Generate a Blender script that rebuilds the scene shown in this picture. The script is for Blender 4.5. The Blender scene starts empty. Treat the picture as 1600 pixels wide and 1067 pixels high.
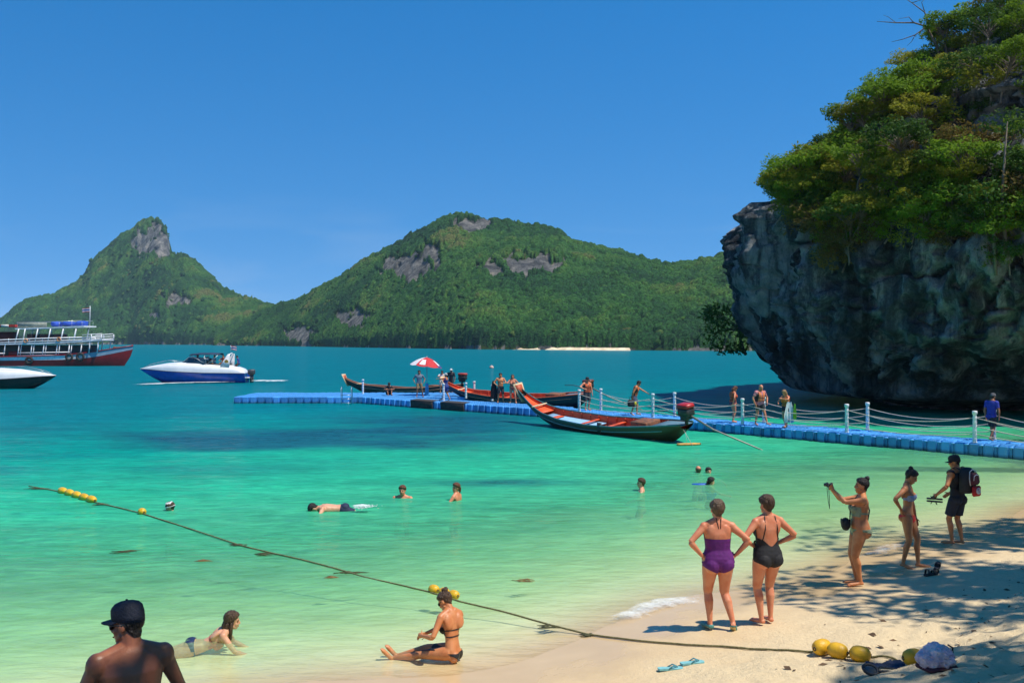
import bpy, bmesh, math, random
import numpy as np
from mathutils import Vector, Matrix
from mathutils.bvhtree import BVHTree
R = math.radians
random.seed(7)
rng = np.random.default_rng(7)
scene = bpy.context.scene
col = scene.collection

# ------------------------------------------------------------------ camera, sky, sun, exposure
F = 1500.0                      # focal length in photograph pixels (1600 wide)
CAMZ = 4.0
cam_d = bpy.data.cameras.new('camera')
cam_d.sensor_width = 36.0
cam_d.lens = 36.0 * F / 1600.0
cam_d.clip_start = 0.1
cam_d.clip_end = 20000
cam = bpy.data.objects.new('camera', cam_d)
cam.location = (0, 0, CAMZ)
cam.rotation_euler = (R(90), 0, 0)
col.objects.link(cam)
scene.camera = cam

SUN_EL, SUN_AZ = 64.0, 114.0     # azimuth from +Y towards +X
sd = Vector((math.sin(R(SUN_AZ)) * math.cos(R(SUN_EL)), math.cos(R(SUN_AZ)) * math.cos(R(SUN_EL)), math.sin(R(SUN_EL))))
w = bpy.data.worlds.new('World')
scene.world = w
w.use_nodes = True
wn, wl = w.node_tree.nodes, w.node_tree.links
sky = wn.new('ShaderNodeTexSky')
sky.sky_type = 'NISHITA'
sky.sun_disc = False
sky.sun_elevation = R(SUN_EL)
sky.sun_rotation = R(SUN_AZ)
sky.altitude = 0
sky.air_density = 1.0
sky.dust_density = 0.0
sky.ozone_density = 2.2
hs = wn.new('ShaderNodeHueSaturation')
hs.inputs['Saturation'].default_value = 1.44
hs.inputs['Hue'].default_value = 0.5
wtc = wn.new('ShaderNodeTexCoord'); wsp = wn.new('ShaderNodeSeparateXYZ'); wcb = wn.new('ShaderNodeCombineXYZ'); wma = wn.new('ShaderNodeMath')
wl.new(wtc.outputs['Generated'], wsp.inputs[0])
wma.operation = 'MULTIPLY_ADD'; wma.inputs[1].default_value = 0.75; wma.inputs[2].default_value = 0.22
wl.new(wsp.outputs['Z'], wma.inputs[0]); wl.new(wsp.outputs['X'], wcb.inputs['X']); wl.new(wsp.outputs['Y'], wcb.inputs['Y']); wl.new(wma.outputs[0], wcb.inputs['Z'])
wl.new(wcb.outputs[0], sky.inputs['Vector'])
wl.new(sky.outputs[0], hs.inputs['Color'])
wmp = wn.new('ShaderNodeMapping'); wmp.inputs['Scale'].default_value = (2.2, 2.2, 9.0)
wnz = wn.new('ShaderNodeTexNoise'); wnz.inputs['Scale'].default_value = 2.6; wnz.inputs['Detail'].default_value = 6; wnz.inputs['Distortion'].default_value = 0.4
wl.new(wtc.outputs['Generated'], wmp.inputs['Vector']); wl.new(wmp.outputs[0], wnz.inputs['Vector'])
wr1 = wn.new('ShaderNodeMapRange'); wr1.inputs['From Min'].default_value = 0.52; wr1.inputs['From Max'].default_value = 0.75; wr1.inputs['To Max'].default_value = 0.16
wl.new(wnz.outputs['Fac'], wr1.inputs['Value'])
wr2 = wn.new('ShaderNodeMapRange'); wr2.inputs['From Min'].default_value = 0.16; wr2.inputs['From Max'].default_value = 0.05
wl.new(wsp.outputs['Z'], wr2.inputs['Value'])
wmu = wn.new('ShaderNodeMath'); wmu.operation = 'MULTIPLY'; wl.new(wr1.outputs[0], wmu.inputs[0]); wl.new(wr2.outputs[0], wmu.inputs[1])
wmx = wn.new('ShaderNodeMixRGB'); wmx.inputs[2].default_value = (4.2, 4.6, 5.0, 1)
wl.new(wmu.outputs[0], wmx.inputs[0]); wl.new(hs.outputs[0], wmx.inputs[1])
wl.new(wmx.outputs[0], wn['Background'].inputs['Color'])
wn['Background'].inputs['Strength'].default_value = 0.142
sun_d = bpy.data.lights.new('sun', 'SUN')
sun_d.energy = 4.8
sun_d.angle = R(0.75)
sun_d.color = (1.0, 0.94, 0.84)
sun = bpy.data.objects.new('sun', sun_d)
sun.rotation_euler = (-sd).to_track_quat('-Z', 'Y').to_euler()
col.objects.link(sun)
scene.view_settings.view_transform = 'Standard'
scene.view_settings.look = 'None'
scene.view_settings.exposure = 0.2
scene.view_settings.gamma = 1.0
scene.cycles.max_bounces = 6
scene.cycles.diffuse_bounces = 3
scene.cycles.glossy_bounces = 3
scene.cycles.transmission_bounces = 4
scene.cycles.transparent_max_bounces = 8
scene.cycles.volume_bounces = 1
scene.cycles.caustics_reflective = False
scene.cycles.caustics_refractive = False
scene.cycles.use_denoising = True

# ------------------------------------------------------------------ helpers
def srgb(r, g, b):
    f = lambda c: (c / 255 / 12.92) if c / 255 <= 0.04045 else ((c / 255 + 0.055) / 1.055) ** 2.4
    return (f(r), f(g), f(b))

def hash3(ix, iy, iz, seed):
    n = (ix * 374761393 + iy * 668265263 + iz * 1442695041 + seed * 974711) & 0xffffffff
    n = ((n ^ (n >> 13)) * 1274126177) & 0xffffffff
    n = ((n ^ (n >> 16)) * 2246822519) & 0xffffffff
    return ((n ^ (n >> 15)) & 0xffffff) / 16777215.0

def vnoise(p, seed=0):
    p = np.asarray(p, float)
    i = np.floor(p).astype(np.int64)
    f = p - i
    f = f * f * (3 - 2 * f)
    o = np.zeros(len(p))
    for a in (0, 1):
        for b in (0, 1):
            for c in (0, 1):
                wgt = (f[:, 0] if a else 1 - f[:, 0]) * (f[:, 1] if b else 1 - f[:, 1]) * (f[:, 2] if c else 1 - f[:, 2])
                o += wgt * hash3(i[:, 0] + a, i[:, 1] + b, i[:, 2] + c, seed)
    return o

def fbm(p, octv=4, seed=0, gain=0.5):
    p = np.asarray(p, float)
    a, s, t = 1.0, np.zeros(len(p)), 0.0
    for k in range(octv):
        s += a * (vnoise(p, seed + k * 17) - 0.5)
        t += a
        a *= gain
        p = p * 2.03 + 3.7
    return s / t * 2.0

def new_mesh(name, v, f):
    me = bpy.data.meshes.new(name)
    v = np.asarray(v, np.float32).reshape(-1, 3)
    if isinstance(f, np.ndarray):
        k = f.shape[1]
        me.vertices.add(len(v))
        me.vertices.foreach_set('co', v.ravel())
        me.loops.add(f.size)
        me.loops.foreach_set('vertex_index', f.astype(np.int32).ravel())
        me.polygons.add(len(f))
        me.polygons.foreach_set('loop_start', np.arange(0, f.size, k, dtype=np.int32))
        me.update(calc_edges=True)
    else:
        me.from_pydata([tuple(map(float, q)) for q in v], [], f)
        me.update()
    return me

def smooth(me, on=True):
    me.polygons.foreach_set('use_smooth', np.full(len(me.polygons), on))

def link(name, me, m=None, parent=None, sm=False):
    if m is not None:
        me.materials.clear()
        me.materials.append(m)
    if sm:
        smooth(me)
    o = bpy.data.objects.new(name, me)
    col.objects.link(o)
    if parent is not None:
        o.parent = parent
    return o

def tag(o, label=None, cat=None, group=None, kind=None):
    if label: o['label'] = label
    if cat: o['category'] = cat
    if group: o['group'] = group
    if kind: o['kind'] = kind
    return o

def thing(name, loc, rz, label, cat, group=None):
    o = bpy.data.objects.new(name, None)
    col.objects.link(o)
    o.location = loc
    o.rotation_euler = (0, 0, rz)
    o.empty_display_size = 0.2
    return tag(o, label, cat, group)

def copy_tree(o, parent=None):
    c = o.copy()
    col.objects.link(c)
    c.parent = parent
    for ch in list(o.children):
        copy_tree(ch, c)
    return c

class MB:
    """collects shapes into one mesh"""
    def __init__(s):
        s.v, s.f = [], []
    def add(s, v, f):
        b = len(s.v)
        s.v.extend([tuple(q) for q in v])
        s.f.extend([tuple(b + i for i in q) for q in f])
        return s
    def box(s, c, d, rot=None, bev=0.0):
        hx, hy, hz = d[0] / 2, d[1] / 2, d[2] / 2
        if bev <= 0:
            v = [Vector((x * hx, y * hy, z * hz)) for x in (-1, 1) for y in (-1, 1) for z in (-1, 1)]
            f = [(0, 1, 3, 2), (4, 6, 7, 5), (0, 4, 5, 1), (2, 3, 7, 6), (0, 2, 6, 4), (1, 5, 7, 3)]
        else:
            bm = bmesh.new()
            bmesh.ops.create_cube(bm, size=1.0)
            bmesh.ops.scale(bm, vec=d, verts=bm.verts)
            bmesh.ops.bevel(bm, geom=bm.edges[:], offset=bev, segments=1, affect='EDGES', profile=0.5)
            bm.verts.index_update()
            v = [q.co.copy() for q in bm.verts]
            f = [[q.index for q in p.verts] for p in bm.faces]
            bm.free()
        if rot is not None:
            v = [rot @ q for q in v]
        return s.add([q + Vector(c) for q in v], f)
    def rings(s, rings, cap=True, closed=False):
        n = len(rings[0])
        v = [q for r in rings for q in r]
        f = []
        m = len(rings)
        for i in range(m if closed else m - 1):
            for j in range(n):
                a, b = i * n + j, i * n + (j + 1) % n
                c, d = ((i + 1) % m) * n + (j + 1) % n, ((i + 1) % m) * n + j
                f.append((a, b, c, d))
        if cap and not closed:
            f.append(tuple(range(n - 1, -1, -1)))
            f.append(tuple(range((m - 1) * n, m * n)))
        return s.add(v, f)
    def tube(s, pts, rad, n=8, flat=(1, 1), up=None, cap=True):
        pts = [Vector(p) for p in pts]
        if not hasattr(rad, '__len__'):
            rad = [rad] * len(pts)
        rr = []
        ref = Vector(up) if up is not None else None
        for i, p in enumerate(pts):
            t = (pts[min(i + 1, len(pts) - 1)] - pts[max(i - 1, 0)])
            t = t.normalized() if t.length > 1e-9 else Vector((0, 0, 1))
            if ref is None:
                ref = Vector((1, 0, 0)) if abs(t.x) < 0.8 else Vector((0, 1, 0))
            a = (ref - t * ref.dot(t))
            a = a.normalized() if a.length > 1e-6 else t.orthogonal().normalized()
            b = t.cross(a)
            if up is None:
                ref = a
            rr.append([p + (a * math.cos(k * 2 * math.pi / n) * flat[0] + b * math.sin(k * 2 * math.pi / n) * flat[1]) * rad[i] for k in range(n)])
        return s.rings(rr, cap)
    def ell(s, c, r, rot=None, n=12, m=8):
        c = Vector(c)
        rr = []
        for i in range(m + 1):
            th = math.pi * (0.04 + 0.92 * i / m)
            ring = []
            for k in range(n):
                ph = 2 * math.pi * k / n
                q = Vector((r[0] * math.sin(th) * math.cos(ph), r[1] * math.sin(th) * math.sin(ph), -r[2] * math.cos(th)))
                ring.append((rot @ q if rot is not None else q) + c)
            rr.append(ring)
        return s.rings(rr)
    def lathe(s, prof, c=(0, 0, 0), n=16, rot=None, cap=True):
        c = Vector(c)
        rr = []
        for r, z in prof:
            rr.append([(lambda q: (rot @ q if rot is not None else q) + c)(Vector((r * math.cos(2 * math.pi * k / n), r * math.sin(2 * math.pi * k / n), z))) for k in range(n)])
        return s.rings(rr, cap)
    def torus(s, c, R_, r, rot=None, n=20, m=8):
        c = Vector(c)
        rr = []
        for i in range(n):
            a = 2 * math.pi * i / n
            rr.append([(lambda q: (rot @ q if rot is not None else q) + c)(Vector(((R_ + r * math.cos(2 * math.pi * k / m)) * math.cos(a), (R_ + r * math.cos(2 * math.pi * k / m)) * math.sin(a), r * math.sin(2 * math.pi * k / m)))) for k in range(m)])
        return s.rings(rr, closed=True)
    def build(s, name, m, parent=None, sm=True):
        me = new_mesh(name, s.v, s.f)
        return link(name, me, m, parent, sm)

def P(px, py, Y):
    """world point at depth Y that the photograph shows at pixel px, py"""
    return Vector(((px - 800) / F * Y, Y, CAMZ + (533.5 - py) / F * Y))

def G(px, py, z=0.0):
    """point of the level plane z that the photograph shows at px, py"""
    Y = (CAMZ - z) * F / (py - 533.5)
    return Vector(((px - 800) / F * Y, Y, z))

# ------------------------------------------------------------------ materials
MATS = {}
def mat(name, c, rough=0.6, c2=None, scale=6.0, bump=0.0, bscale=40.0, metal=0.0, spec=0.5, sss=0.0, stretch=(1, 1, 1), detail=4.0, alpha=None, sheen=0.0, rnd=0.0):
    if name in MATS:
        return MATS[name]
    m = bpy.data.materials.new(name)
    m.use_nodes = True
    nt = m.node_tree
    b = nt.nodes['Principled BSDF']
    b.inputs['Roughness'].default_value = rough
    b.inputs['Metallic'].default_value = metal
    b.inputs['Specular IOR Level'].default_value = spec
    if sss > 0:
        b.inputs['Subsurface Weight'].default_value = sss
        b.inputs['Subsurface Radius'].default_value = (0.02, 0.008, 0.004)
        b.inputs['Subsurface Scale'].default_value = 0.4
    tc = nt.nodes.new('ShaderNodeTexCoord')
    mp = nt.nodes.new('ShaderNodeMapping')
    mp.inputs['Scale'].default_value = stretch
    nt.links.new(tc.outputs['Object'], mp.inputs['Vector'])
    if c2 is None:
        c2 = tuple(x * 0.8 for x in c)
    nz = nt.nodes.new('ShaderNodeTexNoise')
    nz.inputs['Scale'].default_value = scale
    nz.inputs['Detail'].default_value = detail
    nt.links.new(mp.outputs[0], nz.inputs['Vector'])
    rp = nt.nodes.new('ShaderNodeValToRGB')
    rp.color_ramp.elements[0].position = 0.35
    rp.color_ramp.elements[0].color = (*c2, 1)
    rp.color_ramp.elements[1].position = 0.62
    rp.color_ramp.elements[1].color = (*c, 1)
    nt.links.new(nz.outputs['Fac'], rp.inputs['Fac'])
    out = rp.outputs[0]
    if rnd > 0:
        oi = nt.nodes.new('ShaderNodeObjectInfo')
        mr = nt.nodes.new('ShaderNodeMapRange')
        mr.inputs['To Min'].default_value = 1 - rnd
        mr.inputs['To Max'].default_value = 1 + rnd
        nt.links.new(oi.outputs['Random'], mr.inputs['Value'])
        hv = nt.nodes.new('ShaderNodeHueSaturation')
        nt.links.new(mr.outputs[0], hv.inputs['Value'])
        nt.links.new(out, hv.inputs['Color'])
        out = hv.outputs[0]
    nt.links.new(out, b.inputs['Base Color'])
    if bump > 0:
        n2 = nt.nodes.new('ShaderNodeTexNoise')
        n2.inputs['Scale'].default_value = bscale
        n2.inputs['Detail'].default_value = 5
        nt.links.new(mp.outputs[0], n2.inputs['Vector'])
        bp = nt.nodes.new('ShaderNodeBump')
        bp.inputs['Strength'].default_value = bump
        bp.inputs['Distance'].default_value = 0.05
        nt.links.new(n2.outputs['Fac'], bp.inputs['Height'])
        nt.links.new(bp.outputs[0], b.inputs['Normal'])
    MATS[name] = m
    return m

class NT:
    """tiny node-graph helper"""
    def __init__(s, name):
        s.m = bpy.data.materials.new(name)
        s.m.use_nodes = True
        s.t = s.m.node_tree
        s.bsdf = s.t.nodes['Principled BSDF']
        s.out = s.t.nodes['Material Output']
        s.tc = s.n('ShaderNodeTexCoord')
    def n(s, typ, **kw):
        nd = s.t.nodes.new(typ)
        for k, v in kw.items():
            if k.startswith('i_'):
                nd.inputs[k[2:].replace('_', ' ')].default_value = v
            else:
                setattr(nd, k, v)
        return nd
    def l(s, a, b):
        s.t.links.new(a, b)
    def noise(s, scale, detail=4, stretch=(1, 1, 1), coord='Object', rough=0.5, dist=0.0):
        mp = s.n('ShaderNodeMapping')
        mp.inputs['Scale'].default_value = stretch
        s.l(s.tc.outputs[coord], mp.inputs['Vector'])
        nz = s.n('ShaderNodeTexNoise')
        nz.inputs['Scale'].default_value = scale
        nz.inputs['Detail'].default_value = detail
        nz.inputs['Roughness'].default_value = rough
        nz.inputs['Distortion'].default_value = dist
        s.l(mp.outputs[0], nz.inputs['Vector'])
        return nz.outputs['Fac']
    def ramp(s, fac, stops, interp='LINEAR'):
        r = s.n('ShaderNodeValToRGB')
        cr = r.color_ramp
        cr.interpolation = interp
        while len(cr.elements) < len(stops):
            cr.elements.new(0.5)
        for e, (p, c) in zip(cr.elements, stops):
            e.position = p
            e.color = (*c, 1) if len(c) == 3 else c
        s.l(fac, r.inputs['Fac'])
        return r.outputs[0]
    def mix(s, fac, a, b, mode='MIX'):
        m = s.n('ShaderNodeMixRGB', blend_type=mode)
        for sock, v in ((m.inputs[0], fac), (m.inputs[1], a), (m.inputs[2], b)):
            if isinstance(v, (int, float)):
                sock.default_value = v
            elif isinstance(v, tuple):
                sock.default_value = (*v, 1)
            else:
                s.l(v, sock)
        return m.outputs[0]
    def math(s, op, a, b=0.0, clamp=False):
        m = s.n('ShaderNodeMath', operation=op, use_clamp=clamp)
        for sock, v in ((m.inputs[0], a), (m.inputs[1], b)):
            if isinstance(v, (int, float)):
                sock.default_value = v
            else:
                s.l(v, sock)
        return m.outputs[0]
    def attr(s, name):
        a = s.n('ShaderNodeAttribute', attribute_name=name)
        return a
    def bump(s, h, strength=0.5, dist=0.1, normal=None):
        b = s.n('ShaderNodeBump')
        b.inputs['Strength'].default_value = strength
        b.inputs['Distance'].default_value = dist
        s.l(h, b.inputs['Height'])
        if normal is not None:
            s.l(normal, b.inputs['Normal'])
        return b.outputs[0]
# ================================================================== the setting
# ------------------------------------------------------------------ beach and sea floor
SHORE = np.array([(-400, -60), (-60, -4), (-30, 3), (-10, 7.6), (-2.25, 11.1), (-0.8, 11.75), (1.5, 13.5), (3, 14.9), (6.3, 17.6), (12, 22.3), (18, 27.5), (27, 33), (45, 38), (90, 42), (400, 60)], float)
def shore_dist(x, y):
    """signed distance to the waterline: positive on land"""
    p = np.stack([x, y], 1)
    best = np.full(len(p), 1e9)
    sign = np.ones(len(p))
    for a, b in zip(SHORE[:-1], SHORE[1:]):
        ab = b - a
        t = np.clip(((p - a) @ ab) / (ab @ ab), 0, 1)
        q = a + t[:, None] * ab
        d = np.hypot(*(p - q).T)
        cr = ab[0] * (p[:, 1] - a[1]) - ab[1] * (p[:, 0] - a[0])
        m = d < best
        best = np.where(m, d, best)
        sign = np.where(m, np.where(cr > 0, -1, 1), sign)
    return best * sign

ZD = ([-2000, -400, -100, -40, -20, -10, -5, -2, 0, 2, 4, 5.5, 8, 10, 14, 60, 500],
      [-14, -12, -8, -3.2, -1.7, -0.9, -0.46, -0.17, 0, 0.17, 0.42, 0.85, 1.65, 2.2, 3.0, 7, 12])
def ground_z(x, y, fine=True):
    x = np.atleast_1d(np.asarray(x, float)); y = np.atleast_1d(np.asarray(y, float))
    d = shore_dist(x, y)
    z = np.interp(d + 0.35 * np.sin(x * 0.9 + y * 0.4) * np.clip(1 - abs(d) / 6, 0, 1), *ZD)
    if fine:
        p = np.stack([x, y, np.zeros_like(x)], 1)
        rough = np.interp(d, [-6, 0, 1.5, 3.2, 5, 30], [0.03, 0.004, 0.010, 0.075, 0.13, 0.15])
        z = z + rough * (fbm(p * 1.6, 4, 3) * 0.9 + 0.5 * fbm(p * 5.5, 3, 9))
    return z
def gz(x, y):
    return float(ground_z([x], [y])[0])
def HIT(px, py):
    """where the photograph's ray through px, py meets the beach or the water"""
    Y = np.linspace(3, 60, 6000)
    X = (px - 800) / F * Y
    Z = CAMZ + (533.5 - py) / F * Y
    g = np.maximum(ground_z(X, Y, False), 0.0)
    k = int(np.argmax(Z <= g))
    return Vector((X[k], Y[k], gz(X[k], Y[k])))

def axis(lo, a, b, hi, fine, grow=1.16):
    mid = list(np.arange(a, b + fine / 2, fine))
    s, v, left = fine, a, []
    while v > lo:
        s *= grow; v -= s; left.append(v)
    s, v, right = fine, b, []
    while v < hi:
        s *= grow; v += s; right.append(v)
    return np.array(left[::-1] + mid + right)

def grid_mesh(name, xs, ys, zf):
    X, Y = np.meshgrid(xs, ys)
    x, y = X.ravel(), Y.ravel()
    z = zf(x, y)
    nx, ny = len(xs), len(ys)
    i = np.arange(nx * ny).reshape(ny, nx)
    f = np.stack([i[:-1, :-1].ravel(), i[:-1, 1:].ravel(), i[1:, 1:].ravel(), i[1:, :-1].ravel()], 1)
    return new_mesh(name, np.stack([x, y, z], 1), f), x, y

xs = axis(-3500, -9, 16, 3500, 0.085)
ys = axis(-400, 7.5, 24, 4500, 0.085)
me, x, y = grid_mesh('beach', xs, ys, lambda x, y: ground_z(x, y))
k = NT('sand')
pos = k.n('ShaderNodeSeparateXYZ'); k.l(k.tc.outputs['Object'], pos.inputs[0])
n1 = k.noise(1.3, 6); n2 = k.noise(14, 6, rough=0.65); n3 = k.noise(90, 3)
dry = k.mix(n2, srgb(203, 179, 140), srgb(231, 210, 170))
wetc = k.mix(n1, srgb(192, 162, 118), srgb(212, 184, 140))
wetline = k.math('ADD', pos.outputs['Z'], k.math('MULTIPLY', k.math('SUBTRACT', n1, 0.5), 0.22))
wet = k.n('ShaderNodeMapRange'); wet.inputs['From Min'].default_value = 0.24; wet.inputs['From Max'].default_value = 0.06
k.l(wetline, wet.inputs['Value'])
base = k.mix(wet.outputs[0], dry, wetc)
sub = k.n('ShaderNodeMapRange'); sub.inputs['From Min'].default_value = 0.0; sub.inputs['From Max'].default_value = -0.12
k.l(pos.outputs['Z'], sub.inputs['Value'])
base = k.mix(sub.outputs[0], base, k.mix(n1, srgb(225, 210, 165), srgb(238, 226, 186)))
# bits of leaf litter on the dry sand
lit = k.ramp(k.noise(26, 2, stretch=(1, 2.2, 1)), [(0.70, (0, 0, 0)), (0.75, (1, 1, 1))])
inland = k.n('ShaderNodeMapRange'); inland.inputs['From Min'].default_value = 0.28; inland.inputs['From Max'].default_value = 0.6
k.l(pos.outputs['Z'], inland.inputs['Value'])
base = k.mix(k.math('MULTIPLY', k.math('MULTIPLY', lit, inland.outputs[0]), 0.8), base, srgb(96, 66, 38))
k.l(base, k.bsdf.inputs['Base Color'])
rg = k.n('ShaderNodeMapRange'); rg.inputs['To Min'].default_value = 0.95; rg.inputs['To Max'].default_value = 0.22
k.l(wet.outputs[0], rg.inputs['Value']); k.l(rg.outputs[0], k.bsdf.inputs['Roughness'])
k.bsdf.inputs['Specular IOR Level'].default_value = 0.3
hgt = k.math('ADD', k.math('MULTIPLY', n2, 0.8), k.math('MULTIPLY', n3, 0.25))
dryf = k.math('SUBTRACT', 1.0, wet.outputs[0])
k.l(k.bump(k.math('MULTIPLY', hgt, dryf), 0.9, 0.05), k.bsdf.inputs['Normal'])
beach = tag(link('beach', me, k.m, sm=True), kind='structure')

# ------------------------------------------------------------------ the sea
xs = axis(-4500, -16, 20, 4500, 0.22, 1.12)
ys = axis(-60, 7.5, 45, 6000, 0.22, 1.10)
def sea_z(x, y):
    d = -shore_dist(x, y)
    p = np.stack([x * 0.5 + y * 0.1, y * 1.1, np.zeros_like(x)], 1)
    return 0.03 * fbm(p, 3, 21) * np.clip(d / 4, 0, 1) * np.clip(1 - d / 90, 0, 1)
me, x, y = grid_mesh('sea', xs, ys, sea_z)
d = -shore_dist(x, y)
p = np.stack([x * 0.05, y * 0.10, np.zeros_like(x)], 1)
dn = d + 3.0 * fbm(p * 2.5, 3, 5) * np.clip(d / 8, 0, 1)
# sea-grass beds: dark stretches of sea floor about twenty metres off the beach
p2 = np.stack([x * 0.10 + 0.05 * y, y * 0.24, np.zeros_like(x)], 1)
gn = fbm(p2, 5, 31, 0.6)
band = np.exp(-((d - 27 + 0.16 * (x + 10)) / 10.5) ** 4) * np.clip((7 - x) / 9, 0, 1) * np.clip((d - 14) / 7, 0, 1)
grass = np.clip((gn + 0.30) * 1.7, 0, 1) * band
spots = np.exp(-(((x + 0.2) / 2.2) ** 2 + ((y - 27.2) / 0.7) ** 2))
grass = np.clip(grass + 0.8 * spots, 0, 1)
for nm, arr in (('sea_distance', dn), ('sea_grass', grass)):
    a = me.attributes.new(nm, 'FLOAT', 'POINT')
    a.data.foreach_set('value', arr.astype(np.float32))
k = NT('sea_water')
dist = k.math('DIVIDE', k.attr('sea_distance').outputs['Fac'], 80.0, True)
S = lambda m: m / 80.0
body = k.ramp(dist, [(0.0, (0.60, 0.64, 0.38)), (S(2.0), (0.48, 0.66, 0.38)), (S(4.5), (0.22, 0.58, 0.32)), (S(8), (0.085, 0.50, 0.255)), (S(15), (0.026, 0.43, 0.24)), (S(26), (0.0, 0.255, 0.20)), (S(42), (0.0, 0.165, 0.195)), (1.0, (0.0, 0.142, 0.185))])
body = k.mix(k.math('MULTIPLY', k.attr('sea_grass').outputs['Fac'], 0.86), body, (0.008, 0.068, 0.120))
ripple_light = k.noise(0.55, 6, stretch=(0.35, 1.3, 1), rough=0.6)
body = k.mix(0.32, body, k.mix(1.0, body, k.ramp(ripple_light, [(0.3, (0.35, 0.45, 0.5)), (0.7, (1.4, 1.35, 1.3))]), 'MULTIPLY'))  # light and dark streaks of the ripples, painted into the water colour
fine_ripple_light = k.noise(2.6, 5, stretch=(0.5, 1.3, 1), rough=0.65, dist=0.6)
body = k.mix(0.36, body, k.mix(1.0, body, k.ramp(fine_ripple_light, [(0.35, (0.4, 0.5, 0.5)), (0.5, (1, 1, 1)), (0.68, (1.9, 1.75, 1.6))]), 'MULTIPLY'))  # finer ripple glints and dark troughs, likewise painted into the colour
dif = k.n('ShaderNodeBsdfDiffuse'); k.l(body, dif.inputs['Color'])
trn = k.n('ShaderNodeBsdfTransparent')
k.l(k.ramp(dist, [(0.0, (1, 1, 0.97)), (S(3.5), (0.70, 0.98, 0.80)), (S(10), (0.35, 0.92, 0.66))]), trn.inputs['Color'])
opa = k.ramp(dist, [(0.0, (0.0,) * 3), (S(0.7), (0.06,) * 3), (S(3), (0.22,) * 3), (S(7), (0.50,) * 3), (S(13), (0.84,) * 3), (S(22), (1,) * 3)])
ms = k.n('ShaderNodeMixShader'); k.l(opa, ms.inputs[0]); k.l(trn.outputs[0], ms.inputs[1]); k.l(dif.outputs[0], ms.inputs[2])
w1 = k.noise(1.1, 4, stretch=(0.55, 1.5, 1), dist=0.3); w2 = k.noise(4.2, 3, stretch=(0.6, 1.4, 1), dist=0.4); w3 = k.noise(0.16, 3, stretch=(0.5, 1.4, 1))
hh = k.math('ADD', k.math('MULTIPLY', w1, 0.55), k.math('ADD', k.math('MULTIPLY', w2, 0.30), k.math('MULTIPLY', w3, 1.6)))
nrm = k.bump(hh, 0.85, 0.28)
k.l(nrm, dif.inputs['Normal'])
gl = k.n('ShaderNodeBsdfGlossy'); gl.inputs['Roughness'].default_value = 0.07
k.l(nrm, gl.inputs['Normal'])
fr = k.n('ShaderNodeFresnel'); fr.inputs['IOR'].default_value = 1.30; k.l(nrm, fr.inputs['Normal'])
fac = k.math('MINIMUM', k.math('MULTIPLY', fr.outputs[0], 0.60), 0.21)
m2 = k.n('ShaderNodeMixShader'); k.l(fac, m2.inputs[0]); k.l(ms.outputs[0], m2.inputs[1]); k.l(gl.outputs[0], m2.inputs[2])
k.l(m2.outputs[0], k.out.inputs['Surface'])
sea = tag(link('sea', me, k.m, sm=True), kind='structure')

# ------------------------------------------------------------------ leaf and rock materials
def leaf_mat(name, c, c2, trans=0.3):
    k = NT(name)
    oi = k.n('ShaderNodeObjectInfo')
    nz = k.noise(1.4, 3)
    cc = k.mix(nz, c2, c)
    hv = k.n('ShaderNodeHueSaturation')
    mr = k.n('ShaderNodeMapRange'); mr.inputs['To Min'].default_value = 0.75; mr.inputs['To Max'].default_value = 1.2
    k.l(oi.outputs['Random'], mr.inputs['Value']); k.l(mr.outputs[0], hv.inputs['Value']); k.l(cc, hv.inputs['Color'])
    k.l(hv.outputs[0], k.bsdf.inputs['Base Color'])
    k.bsdf.inputs['Roughness'].default_value = 0.6
    k.bsdf.inputs['Specular IOR Level'].default_value = 0.12
    tr = k.n('ShaderNodeBsdfTranslucent')
    k.l(hv.outputs[0], tr.inputs['Color'])
    m = k.n('ShaderNodeMixShader'); m.inputs[0].default_value = trans
    k.l(k.bsdf.outputs[0], m.inputs[1]); k.l(tr.outputs[0], m.inputs[2]); k.l(m.outputs[0], k.out.inputs['Surface'])
    return k.m
LEAF = [leaf_mat('leaf_green', (0.22, 0.33, 0.022), (0.10, 0.20, 0.016), 0.45),
        leaf_mat('leaf_dark', (0.075, 0.145, 0.02), (0.035, 0.08, 0.014), 0.35),
        leaf_mat('leaf_olive', (0.34, 0.33, 0.03), (0.18, 0.20, 0.02), 0.45),
        leaf_mat('leaf_dry', (0.22, 0.155, 0.035), (0.11, 0.085, 0.025), 0.35)]
BARK = mat('bark', (0.20, 0.16, 0.12), 0.9, (0.09, 0.07, 0.05), 12, 0.5, 30, stretch=(1, 1, 0.2))

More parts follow.
